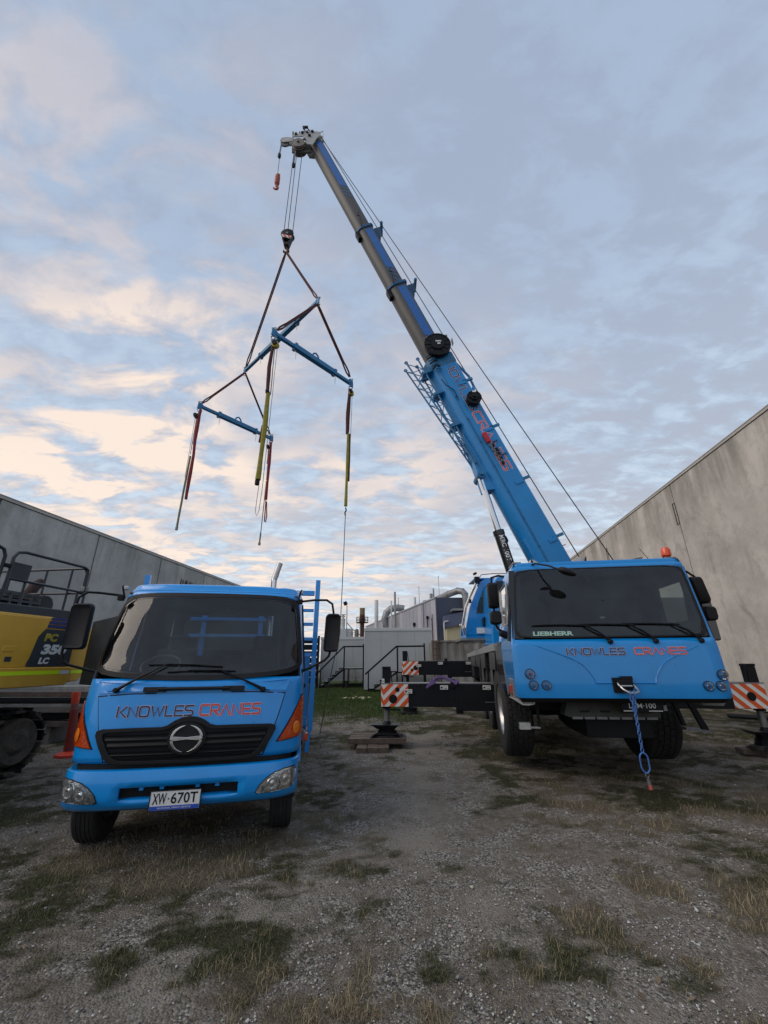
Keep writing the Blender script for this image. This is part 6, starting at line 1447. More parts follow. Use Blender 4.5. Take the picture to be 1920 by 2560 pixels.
MB().bar((-4.15, TY, 25.2), (-4.1, TY, 24.45), .06, .3).bar((-3.62, TY, 25.2), (-3.58, TY, 24.42), .08, .5).cyl((-3.92, TY-.32, 24.78), (-3.92, TY+.32, 24.78), .06).build('sheave_frame', HD, CR, world=True, bevel=.01)
for k, (x, z) in enumerate(((-3.75, 25.42), (-3.52, 25.46), (-3.28, 25.5), (-4.05, 25.33), (-3.4, 25.2), (-3.62, 24.9))): MB().obox((x, TY-.34, z-.06), V(.06, 0, 0), V(0, .03, 0), V(0, 0, .05)).build('head_fitting', HD if k % 2 else BLACKM, CR, world=True, bevel=.01)
for x in (-3.15, -4.22, -3.9): MB().cyl((x, TY-.2, 25.40), (x-.02, TY-.2, 25.66), .045, .03, 8).build('head_pin', BLACKM, CR, world=True)
MB().tube([(-2.98, TY-.2, 25.6), (-2.80, TY-.2, 25.68), (-2.78, TY-.2, 25.3), (-2.84, TY-.2, 24.95)], .018, 6).build('rope_keeper', HG, CR, world=True)
MB().cyl((-3.66, TY, 25.40), (-3.78, TY, 26.40), .045, .04, 8).build('wind_mast', BLACKM, CR, world=True)
MB().bar((-3.86, TY, 26.42), (-3.60, TY, 26.42), .08, .10).bar((-3.66, TY, 26.40), (-3.38, TY, 25.92), .04, .04).lathe([(.05, -.03), (.05, .03)], (-3.40, TY, 25.85), (0, 0, 1), 8).lathe([(.05, -.03), (.05, .03)], (-3.80, TY, 26.33), (0, 0, 1), 8).build('wind_sensor', BLACKM, CR, world=True)
MB().lathe([(.05, 0), (.10, .03), (.10, .09), (.04, .12)], (-3.72, TY-.05, 25.78), (0, 0, 1), 12).build('tip_lamp', mat('tip_lamp_pink', (.35, .22, .26), .4), CR, world=True)
# hoist ropes
def rope(a, b_, r_=.016, parent=CR): return MB().cyl(a, b_, r_, n=6).build('hoist_rope', ROPE, parent, world=True)
rope((-4.15, TY, 24.75), (-4.22, TY, 18.95)); rope((-4.02, TY, 24.5), (-4.05, TY, 19.2)); rope((-3.76, TY, 24.6), (-3.84, TY, 18.95))
rope((-4.82, TY, 25.15), (-4.80, TY, 22.9), .013)
rope((-2.90, TY-.15, 25.42), (6.0, TY, 4.75), .016); rope((-2.85, TY+.0, 25.45), (7.1, TY-.1, 4.35), .016)
for x, z1, z0 in ((-4.78, 25.05, 24.15), (-4.07, 24.55, 23.45)):
    MB().bar((x, TY-.05, z1), (x-.03, TY-.05, z0+.1), .05, .05).build('socket_strap', mat('strap_lilac', (.16, .16, .22), .7), CR, world=True); MB().lathe([(.03, .16), (.075, .10), (.08, -.08), (.04, -.16)], (x-.03, TY-.05, z0), (0, 0, 1), 12).build('wedge_socket', BLACKM, CR, world=True, smooth=True)
# ------------------------------------------------------------ hook, slings and spreader bars hanging from the boom tip
HB = thing('hook_block', 'black main hook block with red and white stripes hanging above the slings', 'hook block', (-4.03, 12.3, 18.82))
for yy in (-.13, .07): MB().lathe([(.23, 0), (.27, .01), (.27, .05), (.23, .06), (.01, .06)], (-4.03, 12.3+yy, 18.86), (0, 1, 0), 28).build('cheek_plate', BLACKM, HB, world=True, smooth=True)
MB().lathe([(.12, -.06), (.22, -.06), (.20, 0), (.22, .06), (.12, .06)], (-4.03, 12.3, 18.86), (0, 1, 0), 24).build('sheave', HD, HB, world=True, smooth=True)
MB().lathe([(.05, -.15), (.05, .15)], (-4.03, 12.3, 18.86), (0, 1, 0), 12).build('axle', STEEL, HB, world=True)
MB().prism([(-4.24, 12.13, 18.76), (-3.82, 12.13, 18.62), (-3.86, 12.13, 18.50), (-4.20, 12.13, 18.60)], (0, .03, 0)).build('stripe_plate', WHITE, HB, world=True)
for k in (0, 1): MB().prism([(-4.20+.20*k, 12.125, 18.74-.066*k), (-4.10+.20*k, 12.125, 18.71-.066*k), (-4.0+.18*k, 12.125, 18.55-.05*k), (-4.10+.18*k, 12.125, 18.575-.05*k)], (0, -.006, 0)).build('red_stripe', REDP, HB, world=True)
MB().prism([(-4.26, 12.17, 18.75), (-4.20, 12.17, 18.75), (-4.10, 12.17, 18.35), (-3.96, 12.17, 18.35), (-3.86, 12.17, 18.75), (-3.80, 12.17, 18.75), (-3.93, 12.17, 18.18), (-4.13, 12.17, 18.18)], (0, .22, 0)).build('lower_frame', BLACKM, HB, world=True, bevel=.01)
MB().lathe([(.06, 0), (.08, .05), (.06, .12)], (-4.03, 12.3, 18.16), (0, 0, 1), 14).tube([(-4.03, 12.3, 18.2), (-4.03, 12.3, 18.08), (-3.94, 12.3, 18.0), (-3.94, 12.3, 17.92), (-4.03, 12.3, 17.86), (-4.13, 12.3, 17.92), (-4.15, 12.3, 18.02)], [.04, .05, .05, .055, .055, .045, .02], 10).build('hook', RUST, HB, world=True, smooth=True)
MB().cyl((-4.03, 12.3, 19.08), (-4.03, 12.3, 19.24), .03, n=8).build('rope_anchor', BLACKM, HB, world=True)
AH = thing('auxiliary_hook', 'rusty orange overhaul weight with a small hook, left of the main ropes', 'hook', (-4.80, 12.3, 22.4))
MB().lathe([(.03, .52), (.09, .46), (.115, .36), (.115, -.05), (.10, -.14), (.04, -.2)], (-4.78, 12.3, 22.35), (0, 0, 1), 18).build('weight', ORIM, AH, world=True, smooth=True)
MB().torus((-4.78, 12.3, 22.84), (0, 1, 0), .09, .02, 16, 6).build('top_ring', ORIM, AH, world=True)
MB().tube([(-4.78, 12.3, 22.2), (-4.78, 12.3, 22.05), (-4.70, 12.3, 21.98), (-4.72, 12.3, 21.88), (-4.80, 12.3, 21.86), (-4.89, 12.3, 21.92), (-4.92, 12.3, 22.0)], [.07, .05, .04, .045, .045, .04, .02], 8).build('hook', ORIM, AH, world=True, smooth=True)

HK = Vector((-4.03, 12.3, 17.92))
MA, MBp = Vector((-5.78, 14.03, 13.26)), Vector((-2.21, 10.57, 13.26))
A1, A2 = Vector((-6.79, 12.86, 10.70)), Vector((-4.80, 15.20, 10.70))
B1, B2 = Vector((-3.17, 9.42, 10.80)), Vector((-1.14, 11.72, 10.80))
def sling(label, p, q, m, w_=.055, gap=.045, group=None, cat='sling', loop=.5):
    t = thing('lifting_sling', label, cat, tuple(q), 0, group)
    p, q = Vector(p), Vector(q); d = (q-p); L_ = d.length; d.normalize(); a = d.cross(Vector((0, 1, .2))).normalized()
    for sg in (-1, 1):
        pts = []; n = 14
        for i in range(n+1):
            u = i/n; e = gap*.55
            near = 1-min(1, (1-u)*L_/loop)     # eye opens toward the lower end
            g_ = e+.022*math.sin(math.pi*min(1, (1-u)*L_/loop)) if (1-u)*L_ < loop else e
            if i in (0, n): g_ = .01
            pts.append(p+d*L_*u+a*sg*g_+Vector((0, 0, -.015*math.sin(math.pi*u)*L_*.2)))
        MB().tube(pts, w_*.5, 6).build('strand', m, t, world=True, smooth=True)
    return t
sling('long maroon sling from the hook down to the left end of the top spreader bar', HK, MA+V(0, 0, .12), MAROON, .055, .055)
sling('maroon sling from the hook down to the right end of the top spreader bar', HK, MBp+V(0, 0, .12), MAROON, .05, .045)
sling('maroon sling from the top bar out to the left tip of the lower left spreader', MA+V(0, 0, -.1), A1+V(.03, .02, .15), MAROON, .055, .045)
sling('thin maroon sling from top bar to the right tip of the lower left spreader', MA+V(0, 0, -.1), A2+V(-.05, 0, .2), MAROON, .045, .03)
sling('short maroon sling lying close along the top bar to the right spreader', MBp+V(0, 0, -.1), B1+V(.06, .05, .18), MAROON, .06, .05)
sling('long maroon sling reaching down to the right tip of the right spreader', MBp+V(0, 0, -.1), B2+V(-.02, -.02, .25), MAROON, .06, .04)
def shackle(t, p, m=STEEL, r_=.055):
    MB().tube([p+V(-r_, 0, .02), p+V(-r_, 0, -.05), p+V(0, 0, -.11), p+V(r_, 0, -.05), p+V(r_, 0, .02)], r_*.26, 6).cyl(p+V(-r_*1.4, 0, .02), p+V(r_*1.4, 0, .02), r_*.25, n=6).build('shackle', m, t, world=True, smooth=True)
def spreader(label, p, q, core, eye):
    t = thing('spreader_bar', label, 'spreader bar', tuple((p+q)/2)); d = (q-p); L_ = d.length; d.normalize()
    MB().bar(p, q, .11, .11).build('inner_tube', BLUE_S, t, world=True, bevel=.008)
    MB().bar(p+d*L_*(.5-core/2), p+d*L_*(.5+core/2), .165, .165).build('outer_tube', BLUE_S, t, world=True, bevel=.01)
    for u in (.5-core/2, .5+core/2):
        c = p+d*L_*u; MB().bar(c-d*.05, c+d*.05, .20, .20).build('flange', BLUE_S, t, world=True, bevel=.005)
        MB().prism([c+V(0, 0, -.09)-d*.06, c+V(0, 0, -.17), c+V(0, 0, -.09)+d*.06], d.cross(V(0, 0, 1))*.02).build('pin_plate', STEEL, t, world=True); MB().cyl(c+V(0, 0, -.1)+d*.05, c+V(0, 0, -.42)+d*.05, .007, n=5).build('locking_pin', STEEL, t, world=True)
    for e, s_ in ((p, -1), (q, 1)):
        a = d.cross(V(0, 0, 1)).normalized()
        MB().prism([e+d*s_*.0+V(0, 0, .14), e+d*s_*.10+V(0, 0, .12), e+d*s_*.12+V(0, 0, -.12), e+V(0, 0, -.15), e-d*s_*.10+V(0, 0, -.07), e-d*s_*.10+V(0, 0, .07)], a*.04).build('end_lug', BLUE_S, t, world=True, bevel=.008)
        shackle(t, e+V(0, 0, .17)+d*s_*.03, STEEL); shackle(t, e+V(0, 0, -.14)+d*s_*.03, STEEL)
    if eye:
        c = (p+q)/2; a = d.cross(V(0, 0, 1)).normalized(); mb = MB()
        mb.tube([c+d*(-.14)+V(0, 0, .08), c+d*(-.09)+V(0, 0, .22), c+V(0, 0, .28), c+d*(.09)+V(0, 0, .22), c+d*(.14)+V(0, 0, .08)], .03, 6); mb.build('lifting_eye', BLUE_S, t, world=True)
    return t
spreader('topmost blue spreader bar running away from the camera under the hook', MA, MBp, .50, False)
spreader('lower left blue spreader bar with two red slings below its ends', A1, A2, .52, True)
spreader('right blue spreader bar with a lifting eye, carrying yellow hoists', B1, B2, .52, True)
def hang(label, p, parts, cat='sling set'):
    t = thing('hanging_sling', label, cat, tuple(p)); p = Vector(p)
    for nm, m, pts, r_ in parts:
        P = [p+Vector(q) for q in pts]
        # resample with a slight wobble
        out = []
        for a, b_ in zip(P, P[1:]):
            k = max(1, int((b_-a).length/.25))
            for i in range(k): out.append(a.lerp(b_, i/k)+Vector((rnd.uniform(-1, 1), rnd.uniform(-1, 1), 0))*(.003 if len(out) else 0))
        out.append(P[-1]); n_ = len(out)
        rr_ = [r_*(.80+.22*math.sin(i*.45)**2) if 'sling' in nm else r_ for i in range(n_)]
        MB().tube(out, rr_, 7).build(nm, m, t, world=True, smooth=True)
    return t
def hoist(t, c, m, r_=.10):
    c = Vector(c); MB().lathe([(r_*.5, -.09), (r_, -.06), (r_, .06), (r_*.5, .09)], c, (0, 1, 0), 16).build('hoist_body', m, t, world=True, smooth=True); MB().lathe([(r_*.7, -.13), (r_*.7, -.09)], c, (0, 1, 0), 16).build('hand_wheel', BLACKM, t, world=True)
t = hang('red sling and long olive strap hanging from the left tip of the lower left spreader', A1, [
    ('red_sling', REDSL, [(.03, 0, -.15), (.02, 0, -1.4), (.06, 0, -2.0), (.05, 0, -3.5), (.06, 0, -3.72)], .06), ('red_sling_turn', REDSL, [(-.03, 0, -.3), (-.01, 0, -1.6)], .03),
    ('hoist_chain', STEEL, [(-.07, 0, -.4), (-.06, 0, -2.0)], .013), ('loose_chain', STEEL, [(-.12, 0, -.45), (-.11, 0, -2.9)], .008), ('olive_strap', OLIVE, [(-.05, 0, -2.08), (-.07, 0, -3.5), (-.08, 0, -4.7)], .035), ('strap_ring', STEEL, [(-.08, 0, -4.7), (-.09, 0, -4.82)], .045)])
hoist(t, A1+V(-.09, 0, -.42), KGREY, .09); shackle(t, A1+V(.02, 0, -.22))
t = hang('red sling and olive strap hanging from the right tip of the lower left spreader', A2, [
    ('red_sling', REDSL, [(.04, 0, -.2), (.05, 0, -1.2), (.06, 0, -2.8)], .058), ('red_sling_tail', REDSL, [(.06, 0, -2.8), (.08, 0, -3.5), (.09, 0, -3.72), (.14, 0, -3.76), (.16, 0, -3.5), (.10, 0, -2.9)], .026),
    ('hoist_chain', STEEL, [(-.03, 0, -.5), (-.0, 0, -1.95)], .014), ('loose_chain', STEEL, [(-.05, 0, -.5), (-.04, 0, -1.2)], .02), ('olive_strap', OLIVE, [(.0, 0, -2.0), (.0, 0, -3.0), (-.01, 0, -4.2)], .018), ('strap_end', OLIVE, [(-.01, 0, -4.2), (-.02, 0, -4.62)], .03), ('strap_ring', STEEL, [(-.02, 0, -4.6), (-.02, 0, -4.70)], .05)])
hoist(t, A2+V(-.06, 0, -.42), KGREY, .08); shackle(t, A2+V(.02, 0, -.24))
t = hang('thick yellow sling and chain loop under the left tip of the right spreader', B1, [
    ('maroon_sling', MAROON, [(.0, 0, -.3), (-.05, 0, -1.2), (-.02, 0, -2.05)], .055), ('yellow_sling', YELSL, [(.0, 0, -2.1), (.01, 0, -3.2), (-.02, 0, -4.7)], .07), ('hoist_chain', STEEL, [(.05, 0, -.5), (.07, 0, -2.1)], .014), ('maroon_sling_tail', MAROON, [(-.05, .03, -3.1), (-.08, .03, -3.6)], .05),
    ('loose_chain', STEEL, [(.12, 0, -.5), (.12, 0, -2.8), (.11, 0, -5.0), (.09, 0, -5.55), (.04, 0, -5.68), (.0, 0, -5.55), (.02, 0, -4.85)], .008), ('end_hook', BLACKM, [(-.03, 0, -4.72), (-.03, 0, -4.84)], .06)])
hoist(t, B1+V(.06, 0, -.42), HOISTY, .105); hoist(t, B1+V(-.02, .05, -2.05), BLACKM, .06); shackle(t, B1+V(-.01, 0, -.25))
t = hang('slim yellow sling under a small yellow hoist at the far right spreader tip', B2, [
    ('maroon_sling', MAROON, [(.0, 0, -.25), (-.05, 0, -1.2), (-.05, 0, -2.0)], .065), ('yellow_sling', YELSL, [(-.02, 0, -2.0), (-.02, 0, -3.0), (-.04, 0, -4.55)], .052), ('maroon_sling_tail', MAROON, [(.03, .02, -2.0), (.03, .02, -3.7)], .035), ('hoist_chain', STEEL, [(.03, 0, -.5), (.0, 0, -1.9)], .012), ('loose_chain', STEEL, [(.08, 0, -.5), (.05, 0, -3.0)], .008), ('end_hook', BLACKM, [(-.04, 0, -4.6), (-.02, 0, -4.7), (-.06, 0, -4.76), (-.04, 0, -4.86)], .022)])
hoist(t, B2+V(.05, 0, -.42), HOISTY, .085); shackle(t, B2+V(.01, 0, -.25))
t = thing('tag_line', 'thin tag line rope hanging from the right yellow sling down behind the truck mirror', 'rope', (-1.2, 11.72, 6))
MB().tube([(-1.18, 11.72, 5.95), (-1.20, 11.72, 4.5), (-1.22, 11.72, 3.4), (-1.24, 11.72, 2.5), (-1.29, 11.72, 2.1), (-1.36, 11.73, 1.9), (-1.5, 11.75, 1.2), (-1.62, 11.8, .4), (-1.7, 11.9, .02)], .011, 6).build('rope', ROPE, t, world=True, smooth=True)

# chain hanging from the crane's tow ring
t = thing('blue_tow_chain', 'blue painted chain with a large oval link hanging from the crane nose', 'chain', tuple(CR.matrix_world @ Vector((.05, -.17, 1.35))))
cw_ = lambda x, y, z: CR.matrix_world @ Vector((x, y, z))
mb = MB(); chain(mb, cw_(.04, -.18, 1.36), cw_(.055, -.16, 1.12), .07, .010, .04); chain(mb, cw_(.075, -.18, 1.36), cw_(.065, -.16, 1.12), .07, .010, .04); mb.build('doubled_links', CHAINB, t, world=True, kind='stuff')
mb = MB(); chain(mb, cw_(.06, -.16, 1.14), cw_(.055, -.15, .66), .056, .0075, .034); mb.build('chain_links', CHAINB, t, world=True, kind='stuff')
oc_ = [(.055, -.15, .655), (.098, -.15, .62), (.104, -.15, .54), (.098, -.15, .47), (.057, -.15, .435), (.014, -.15, .47), (.007, -.15, .54), (.013, -.15, .62)]
P8 = [cw_(*p) for p in oc_]; mb = MB(); pts = []
for i in range(8):
    for k in range(3): 
        u = k/3; p0_, p1_, p2_, p3_ = P8[i-1], P8[i], P8[(i+1) % 8], P8[(i+2) % 8]
        pts.append(.5*((2*p1_)+(p2_-p0_)*u+(2*p0_-5*p1_+4*p2_-p3_)*u*u+(3*p1_-p0_-3*p2_+p3_)*u**3))
mb.tube(pts, .010, 8, True).build('oval_link', CHAINB, t, world=True, smooth=True)
MB().torus(cw_(.057, -.15, .41), (0, 1, 0), .022, .005, 12, 5).torus(cw_(.057, -.15, .375), (1, 0, .1), .018, .004, 12, 5).build('split_ring', STEEL, t, world=True)
a_, b_ = cw_(.040, -.15, .37), cw_(.078, -.15, .37)
tg = MB().prism([cw_(.040, -.15, .37), cw_(.078, -.15, .37), cw_(.084, -.15, .285), cw_(.046, -.15, .28)], V(.0, .004, 0)).build('tag', STEEL, t, world=True)
MB().prism([cw_(.046, -.153, .305), cw_(.083, -.153, .308), cw_(.084, -.153, .258), cw_(.050, -.153, .255)], V(0, .006, 0)).build('tag_end', mat('tag_red', (.50, .10, .07), .5), tg, world=True)

# purple sling dropped over the front left outrigger
t = thing('purple_round_sling', 'purple round sling draped over the top of the front left outrigger beam', 'sling', (1.3, 10.05, 1.3))
for k in range(5):
    o_ = .03*k; pts = [(.90+o_, 9.62+.01*k, 1.20+.02*k), (.96+o_, 9.66, 1.29), (1.08+o_*.6, 9.78+.03*k, 1.38+.020*(k % 3)), (1.24, 9.85+.04*k, 1.41+.02*(k % 2)), (1.42, 9.78+.03*k, 1.38+.015*(k % 3)), (1.56+o_*.4, 9.66+.01*k, 1.27+.01*k)]
    MB().tube([pts[0]]+[tuple((Vector(pts[i])+Vector(pts[i+1]))/2) for i in range(5)]+[pts[-1]], .024, 6).build('strand', CLOTHP, t, world=True, smooth=True)

# timbers and pads under the outriggers
def timber(label, x0, x1, y0, y1, z0, z1, yaw=0, m=TIMBER, grp='timber bearers under the outriggers'):
    o_ = MB(); cx, cy = (x0+x1)/2, (y0+y1)/2; c_, s_ = math.cos(R(yaw)), math.sin(R(yaw)); jit = lambda: rnd.uniform(-.006, .006)
    vs = []
    for z in (z0, z1):
        for (x, y) in ((x0, y0), (x1, y0), (x1, y1), (x0, y1)): dx_, dy_ = x-cx+jit(), y-cy+jit(); vs.append((cx+dx_*c_-dy_*s_, cy+dx_*s_+dy_*c_, z+(jit() if z else 0)))
    o_.add(vs, [(0, 3, 2, 1), (4, 5, 6, 7), (0, 1, 5, 4), (1, 2, 6, 5), (2, 3, 7, 6), (3, 0, 4, 7)]); ob_ = o_.build('bearer_timber', m, None, bevel=.008, seg=1)
    tag(ob_, label, 'timber', grp); return ob_
for i, l_ in enumerate(('left', 'middle', 'right')): timber('short brown timber on the ground, %s of three below the front outrigger pad' % l_, -.60+.225*i, -.385+.225*i, 9.50, 10.7, -.01, .095)
timber('long brown timber lying across, nearest of the upper three under the front outrigger', -.80, .44, 9.86, 10.11, .10, .205, -1.5)
timber('long brown timber lying across, middle of the upper three under the front outrigger', -.79, .46, 10.14, 10.38, .10, .20, -1)
timber('long brown timber lying across, farthest of the upper three under the front outrigger', -.80, .44, 10.41, 10.66, .10, .205, -1.2)
timber('rust brown plank on the ground beside the right hand outrigger foot', 6.95, 8.3, 8.75, 8.95, -.01, .07, -28)
timber('brown bearer under the right hand outrigger foot', 6.9, 8.0, 8.9, 9.15, .03, .12, -8)
def pad(label, cx, cy, z0, h_, n):
    t = thing('outrigger_pad', label, 'pad', (cx, cy, z0))
    for i in range(n):
        s_ = .27-.025*i+rnd.uniform(-.02, .02); dx_ = rnd.uniform(-.02, .02); z = z0+h_*i/n
        mb = MB(); top = [(cx+dx_+s_*math.cos(a*.5236)*(1.15 if i == 0 else 1), cy+s_*.8*math.sin(a*.5236), z+h_/n*.92+rnd.uniform(-.008, .008)) for a in range(12)]; bot = [(x, y, z) for x, y, _ in top]
        mb.loops([bot, top]); mb.build('pad_layer', BLACKM if i else RUBBER, t, world=True)
    MB().prism([(cx-.36, cy-.26, z0+.004), (cx-.30, cy+.2, z0+.004), (cx+.36, cy+.2, z0+.004), (cx+.30, cy-.26, z0+.004), (cx+.24, cy-.2, z0+.06), (cx-.24, cy-.2, z0+.07)], (0, 0, .02)).build('rubber_sheet', RUBBER, t, world=True)
pad('crumpled black rubber pads stacked under the front left outrigger foot', .03, 10.12, .206, .165, 4)
pad('black pads stacked under the right hand outrigger foot', 7.35, 8.90, .13, .24, 4)
pad('black pads on the ground under the rear left outrigger leg', .86, 15.9, .0, .25, 2)

# ------------------------------------------------------------ yellow excavator on the far left
EXO = WN*(-6.6)+WD*4.0
EXC = thing('excavator', 'yellow crawler excavator with dark guards and handrails at the left edge', 'excavator', (EXO.x, EXO.y, 0))
def E_(a, o, z): return WD*a+WN*(-6.6+o)+Vector((0, 0, z))
def eprism(pts, depth, nm, m, par=EXC, bevel=.0, **k): return MB().prism([E_(a, o, z) for a, o, z in pts], WN*depth).build(nm, m, par, world=True, bevel=bevel, **k)
bodyp = [(2.6, 0, 1.52), (7.36, 0, 1.52), (7.44, 0, 1.70), (7.44, 0, 2.30), (7.36, 0, 2.47), (6.5, 0, 2.52), (2.6, 0, 2.50)]
eprism(bodyp, -2.7, 'body', KYEL, bevel=.03)
eprism([(3.0, .012, 1.72), (4.9, .012, 1.72), (4.9, .012, 2.40), (3.0, .012, 2.40)], -.03, 'service_door', KYEL, bevel=.015)
eprism([(4.93, .012, 1.70), (6.22, .012, 1.70), (6.45, .012, 2.30), (6.45, .012, 2.49), (4.93, .012, 2.47)], -.03, 'engine_door', KYEL, bevel=.015)
eprism([(2.6, .05, 1.40), (7.05, .05, 1.40), (7.10, .05, 1.52), (7.10, .05, 1.70), (2.6, .05, 1.70)], -.10, 'lower_sill', KYEL, bevel=.02)
eprism([(7.12, .01, 1.44), (7.34, .01, 1.46), (7.42, .01, 1.56), (7.42, .01, 1.69), (7.12, .01, 1.69)], -.06, 'counterweight_foot', KYEL, bevel=.02)
# dark panel with the model lettering
pan = eprism([(6.24, .018, 1.71), (7.05, .018, 1.71), (7.05, .018, 2.31), (6.42, .018, 2.31), (6.32, .018, 2.18)], -.02, 'model_panel', KGREY)
for z0, z1 in ((2.335, 2.385), (2.40, 2.45), (2.465, 2.505)):
    eprism([(6.44+(z0-2.33)*.35, .019, z0), (7.05, .019, z0), (7.05, .019, z1), (6.44+(z1-2.33)*.35, .019, z1)], -.02, 'blue_band', mat('band_navy', (.02, .035, .16), .5), pan)
et = lambda a0, z0: (lambda x, y, o: E_(a0+x, .020+o, z0+y))
textmesh('PC', et(6.43, 2.11), .13, .26, .06, .12, HOISTY, pan, world=True); textmesh('350', et(6.43, 1.90), .165, .49, .06, .12, WHITE, pan, world=True); textmesh('LC', et(6.43, 1.75), .105, .20, .06, .12, WHITE, pan, world=True)
for a0, a1 in ((2.6, 6.86), (7.12, 7.425)):
    MB().add([E_(a0, .053 if a0 < 7 else .014, 1.585), E_(a1, .053 if a0 < 7 else .014, 1.585), E_(a1, .053 if a0 < 7 else .014, 1.645), E_(a0, .053 if a0 < 7 else .014, 1.645)], [(0, 1, 2, 3)]).build('reflective_tape', HIVIS, EXC, world=True)
MB().add([E_(6.87, .054, 1.585), E_(7.05, .054, 1.585), E_(7.05, .054, 1.645), E_(6.87, .054, 1.645)], [(0, 1, 2, 3)]).build('door_decal', WHITE, EXC, world=True)
eprism([(5.78, .02, 1.93), (5.98, .02, 1.93), (6.0, .02, 2.02), (5.80, .02, 2.02)], -.02, 'door_catch', KYEL, bevel=.01); eprism([(5.86, .02, 1.79), (5.96, .02, 1.79), (5.96, .02, 1.86), (5.86, .02, 1.86)], -.018, 'door_sticker', KGREY)
eprism([(2.6, -.6, 1.0), (5.3, -.6, 1.0), (5.6, -.6, 1.44), (2.6, -.6, 1.44)], -1.5, 'turntable_frame', BLACKM)
eprism([(2.6, -.02, 2.50), (7.40, -.02, 2.48), (7.40, -.02, 2.62), (7.1, -.02, 2.66), (2.6, -.02, 2.62)], -2.5, 'engine_deck', KGREY, bevel=.02)
# vented guard box with square holes
gd = MB(); A0, A1_, Z0, Z1 = 4.2, 7.12, 2.63, 2.95
nv = 14; da = (A1_-A0-.25)/nv
for i in range(nv+1): gd.prism([E_(A0+da*i-.02, -.70, Z0), E_(A0+da*i+.02, -.70, Z0), E_(A0+da*i+.02, -.70, Z1), E_(A0+da*i-.02, -.70, Z1)], WN*-.03)
for z in (Z0+.05, Z0+.17, Z1-.02): gd.prism([E_(A0, -.695, z-.02), E_(A1_-.1, -.695, z-.02), E_(A1_-.1, -.695, z+.02), E_(A0, -.695, z+.02)], WN*-.04)
for i in range(nv+1): gd.prism([E_(A0+da*i-.02, -.74, Z1-.02), E_(A0+da*i+.02, -.74, Z1-.02), E_(A0+da*i+.02, -1.4, Z1+.02), E_(A0+da*i-.02, -1.4, Z1+.02)], V(0, 0, .02))
for o_ in (-.9, -1.15, -1.4): gd.prism([E_(A0, o_, Z1), E_(A1_-.2, o_, Z1), E_(A1_-.2, o_-.04, Z1), E_(A0, o_-.04, Z1)], V(0, 0, .02))
gd.build('guard_grid', mat('guard_grey', (.075, .085, .095), .5), EXC, world=True)
eprism([(A1_-.26, -.69, Z0-.02), (A1_+.02, -.69, Z0-.02), (A1_+.02, -.69, Z1-.12), (A1_-.03, -.69, Z1-.02), (A1_-.12, -.69, Z1+.02), (A1_-.26, -.69, Z1+.02)], -.8, 'guard_end', KGREY, bevel=.03)
eprism([(4.3, -.80, 2.60), (6.8, -.80, 2.60), (6.8, -.80, 2.86), (4.3, -.80, 2.86)], -.6, 'engine_block', BLACKM)
MB().tube([E_(7.24, -1.4, 2.6), E_(7.24, -1.4, 3.08), E_(7.30, -1.4, 3.22), E_(7.42, -1.4, 3.33)], [.10, .10, .10, .085], 16).build('exhaust_pipe', mat('sooty_rust', (.045, .022, .02), .8, 0, 0, .3, 8), EXC, world=True, smooth=True)
# handrails
def rail(pts, r_=.022): return MB().tube([E_(*p) for p in pts], r_, 8).build('handrail', NAVYM, EXC, world=True, smooth=True)
rail([(5.61, -.1, 2.7), (5.63, -.1, 3.0), (5.63, -.1, 3.36), (5.68, -.1, 3.46), (5.80, -.1, 3.49), (7.0, -.1, 3.50), (7.09, -.1, 3.47), (7.11, -.1, 3.38), (7.11, -.1, 3.05)], .026)
rail([(5.50, -.12, 2.7), (5.51, -.12, 3.36), (5.46, -.12, 3.46), (5.36, -.12, 3.49), (3.2, -.12, 3.49), (3.1, -.12, 3.40), (3.1, -.12, 2.6)], .026)
rail([(5.63, -.1, 3.03), (6.4, -.1, 3.03), (7.18, -.1, 3.03)]); rail([(4.0, -.12, 3.03), (5.5, -.12, 3.03)])
for a_ in (5.95, 7.0, 7.16): rail([(a_, -.12, 2.55), (a_, -.12, 3.03)], .020)
rail([(7.11, -.16, 3.50), (7.11, -1.4, 3.50), (7.11, -2.6, 3.50)]); rail([(7.16, -.16, 3.03), (7.11, -1.4, 3.03), (7.11, -2.6, 3.03)])
rail([(7.17, -.18, 3.04), (7.17, -.18, 3.42), (7.16, -.22, 3.50)], .022)
for o_ in (-.45, -1.0, -1.8, -2.6): rail([(7.11, o_, 2.6), (7.11, o_, 3.5)], .020)
MB().obox(E_(7.14, -.12, 3.10), WD*.06, WN*.04, V(0, 0, .045)).build('rail_clamp', STEEL, EXC, world=True, bevel=.01); MB().obox(E_(5.57, -.1, 3.22), WD*.05, WN*.03, V(0, 0, .03)).build('rail_clamp', BLACKM, EXC, world=True, bevel=.01)
eprism([(5.68, -.14, 3.04), (6.00, -.14, 3.04), (6.01, -.14, 3.31), (5.69, -.14, 3.31)], -.02, 'guard_plate', KGREY)
# open rear door seen as a dark panel
MB().prism([Vector((-5.52, 7.95, 1.40)), Vector((-4.55, 7.20, 1.40)), Vector((-4.55, 7.20, 2.54)), Vector((-5.52, 7.95, 2.50))], (.03, .05, 0)).build('open_rear_door', KGREY, EXC, world=True, bevel=.02)
